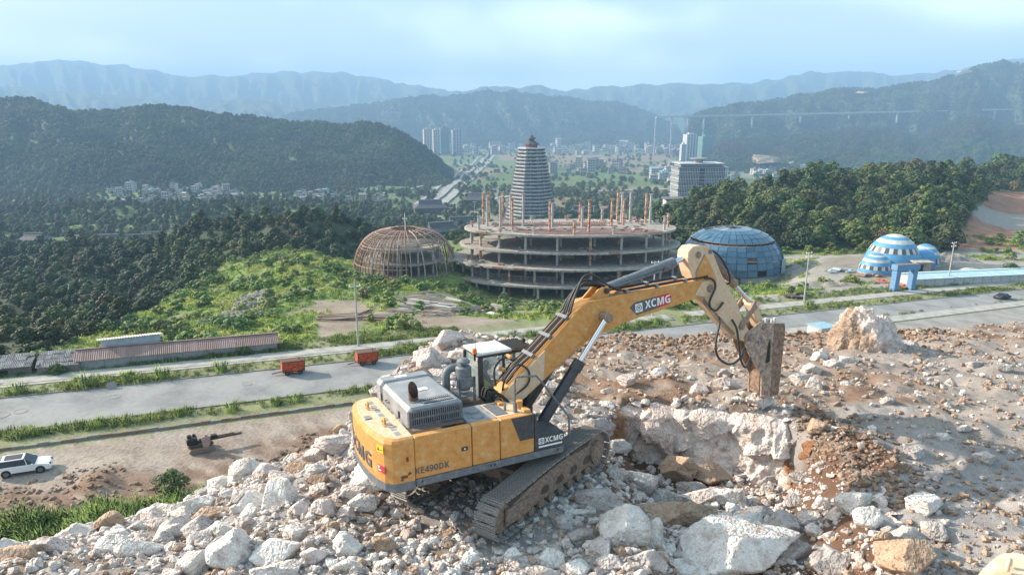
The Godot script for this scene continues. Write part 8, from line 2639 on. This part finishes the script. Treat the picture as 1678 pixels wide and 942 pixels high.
func viaduct() -> void:
	var t := thing("viaduct", "long concrete motorway viaduct on tall piers crossing below the right-hand hill", "bridge", Q(420.0, 2000.0, 12.0))
	var n := 26
	for k in 2:
		for i in n:
			var p0 := lerpf(0.205, 0.80, i / float(n)); var p1 := lerpf(0.205, 0.80, (i + 1) / float(n))
			var f0 := lerpf(2000.0, 2060.0, i / float(n)) + k * 26.0; var f1 := lerpf(2000.0, 2060.0, (i + 1) / float(n)) + k * 26.0
			var d0 := lerpf(13.0, -13.0, i / float(n)) - k * 1.0; var d1 := lerpf(13.0, -13.0, (i + 1) / float(n)) - k * 1.0
			var b := MB.new()
			var a := Q(p0 * f0, f0, d0) - t.position; var c := Q(p1 * f1, f1, d1) - t.position
			b.beam(a, c, 12.0, 3.4)
			obj("deck_span", b, M.viaduct, t)
			b = MB.new(); b.beam(a + Vector3(0, 3.2, 6.5), c + Vector3(0, 3.2, 6.5), 0.6, 2.2); obj("parapet", b, M.viaduct, t)
			if i % 3 == 0 or i < 3:
				b = MB.new(); b.beam(a + Vector3(0, -2.0, 0), a + Vector3(0, -190.0, 0), 5.5, 5.5); obj("pier", b, M.viaduct, t)


func lamps() -> void:
	# street lamps of the valley roads, too small to show more than mast and arm
	rng.seed = 91
	var mast := MB.new().cyl(Vector3(0, 0, 0), Vector3(0, 11, 0), 0.35, 0.25, 6).mesh()
	var arm := MB.new().box(Vector3(-2.4, 10.8, -0.3), Vector3(2.4, 11.2, 0.3)).mesh()
	var at := []
	for i in 13: at.append([0.40 + i * 0.0115, 1010.0, "thin street lamp in the row behind the wooded hill", "street lamps behind the wooded hill"])
	for i in 9: at.append([-0.125 + i * 0.035, 455.0 + (i % 3) * 60.0, "thin street lamp among the trees before the pagoda tower", "street lamps before the pagoda tower"])
	for p in at:
		var x: float = p[0] * p[1]
		var t := thing("street_lamp", p[2], "street lamp", Q(x, p[1], land_d(x, p[1])), 0.2, p[3])
		t.scale = Vector3.ONE * (1.0 if p[1] < 800 else 1.6)
		obj("mast", mast, M.tower_white, t); obj("arm", arm, M.tower_white, t)


func scars() -> void:
	# quarry cuts and a crag: bare rock standing out of the woods
	# direction, forward, drop, width, height, colour, name, label
	for q in [[0.560, 1500.0, 94.0, 62.0, 30.0, Color(0.66, 0.62, 0.56), "quarry_cut", "white quarry cut on the near dark hill above the right-hand woods"], [0.365, 1330.0, 88.0, 60.0, 17.0, Color(0.50, 0.40, 0.31), "quarry_cut", "tan quarry cut at the foot of the dark hill behind the lamp row"], [0.495, 2290.0, -62.0, 44.0, 12.0, Color(0.52, 0.42, 0.34), "quarry_cut", "small tan scar high on the hill above the viaduct"], [0.635, 2330.0, -130.0, 40.0, 9.0, Color(0.52, 0.44, 0.36), "quarry_cut", "small pale scar near the right-hand hill's summit"], [0.478, 262.0, 27.5, 9.0, 7.0, Color(0.20, 0.19, 0.18), "crag", "dark grey crag sticking out of the wooded hill behind the domes"]]:
		var o := obj(q[6], rock_mesh(int(700 + q[1]), 4, 12, 0.2), M.rock)
		var m: StandardMaterial3D = M.rock.duplicate()
		m.albedo_color = q[5].linear_to_srgb(); m.uv1_scale = Vector3.ONE * 3.0 / (q[3] * U)
		o.material_override = m
		o.transform = Transform3D(Basis.from_scale(Vector3(q[3] * 0.5, q[4] * 0.6, q[3] * 0.35) * U) * Basis(Vector3(0.2, 1, 0.1).normalized(), 1.0), Q(q[0] * q[1], q[1], q[2]))
		tag(o, q[7], "crag" if q[6] == "crag" else "quarry")
	# the one withered tree before the wood
	var t := thing("tree", "withered reddish-brown tree above the large striped dome", "tree", Q(93.5, 170.0, land_d(93.5, 170.0)))
	t.scale = Vector3.ONE * 1.6
	var bm: StandardMaterial3D = M.leaf.duplicate()
	bm.albedo_color = Color(0.17, 0.095, 0.06).linear_to_srgb()
	obj("trunk", trunk_mesh(19, 4.2, 0.16, 8), M.bark, t)
	obj("crown", crown_mesh(222, 1.6, 5.6, 1.7, 13, 30, 0.16), bm, t)


func _ready() -> void:
	# camera
	var cam := Camera3D.new()
	cam.name = "camera"
	cam.position = P(0, 0, 0)
	cam.rotation.x = -atan(286.0 / 1119.0)
	cam.fov = rad_to_deg(2.0 * atan(471.0 / 1119.0))
	cam.near = 0.1; cam.far = 60000.0
	add_child(cam)
	# sky, air and sun
	var sky_m := ProceduralSkyMaterial.new()
	sky_m.sky_top_color = Color(0.41, 0.53, 0.61)
	sky_m.sky_horizon_color = Color(0.68, 0.735, 0.76)
	sky_m.sky_curve = 0.16
	sky_m.ground_horizon_color = Color(0.62, 0.68, 0.70)
	sky_m.ground_bottom_color = Color(0.30, 0.29, 0.26)
	sky_m.sun_angle_max = 75.0
	sky_m.sun_curve = 0.42
	sky_m.energy_multiplier = 1.0
	sky_m.sky_cover = cloud_cover()
	sky_m.sky_cover_modulate = Color(1, 1, 1, 0.24)
	var sky := Sky.new()
	sky.sky_material = sky_m
	var env := Environment.new()
	env.background_mode = Environment.BG_SKY
	env.sky = sky
	env.background_energy_multiplier = 1.4
	env.tonemap_mode = Environment.TONE_MAPPER_LINEAR
	env.tonemap_exposure = 1.95
	env.sdfgi_enabled = true; env.ssao_enabled = true; env.ssil_enabled = true
	env.fog_enabled = true
	env.fog_density = 0.0002
	env.fog_light_color = Color(0.67, 0.84, 1.0)
	var we := WorldEnvironment.new()
	we.name = "world_environment"; we.environment = env
	add_child(we)
	var sun := DirectionalLight3D.new()
	sun.name = "sun"
	var el := deg_to_rad(27.0)
	sun.look_at_from_position(Vector3.ZERO, -Vector3(-0.956 * cos(el), sin(el), -0.292 * cos(el)))
	sun.light_energy = 1.6
	sun.light_color = Color(1.0, 0.945, 0.87)
	sun.light_angular_distance = 0.5
	sun.shadow_enabled = true
	add_child(sun)

	rng.seed = 11
	n1 = noise(0.08, 4, 3); n2 = noise(0.08, 3, 9); n3 = noise(0.02, 5, 5)
	cells = noise(0.05, 1, 4, FastNoiseLite.TYPE_CELLULAR)
	cells.cellular_return_type = FastNoiseLite.RETURN_CELL_VALUE
	materials()
	print("materials ", Time.get_ticks_msec())
	build_land()
	build_heap()
	print("land ", Time.get_ticks_msec())
	build_hills()
	build_trees()
	build_grass()
	print("nature ", Time.get_ticks_msec())
	build_excavator()
	second_machine()
	print("excavator ", Time.get_ticks_msec())
	build_rocks()
	print("rocks ", Time.get_ticks_msec())
	build_road()
	print("road ", Time.get_ticks_msec())
	build_site()
	#BUILD
	print("done ", Time.get_ticks_msec())


func cloud_cover() -> ImageTexture:
	var w := 512
	var h := 256
	var im := Image.create(w, h, false, Image.FORMAT_RGBA8)
	var a := noise(0.9, 6, 21)
	for y in h / 2 + 8:
		var e := (0.5 - (y + 0.5) / h) * PI
		for x in w:
			var az := TAU * x / w
			var p := Vector3(cos(az) * cos(e), sin(e) * 3.4, sin(az) * cos(e)) * 2.2
			var k := smoothstep(0.02, 0.55, a.get_noise_3d(p.x, p.y, p.z) + 0.10)
			im.set_pixel(x, y, Color(1.0, 1.0, 1.0, k))
	return ImageTexture.create_from_image(im)
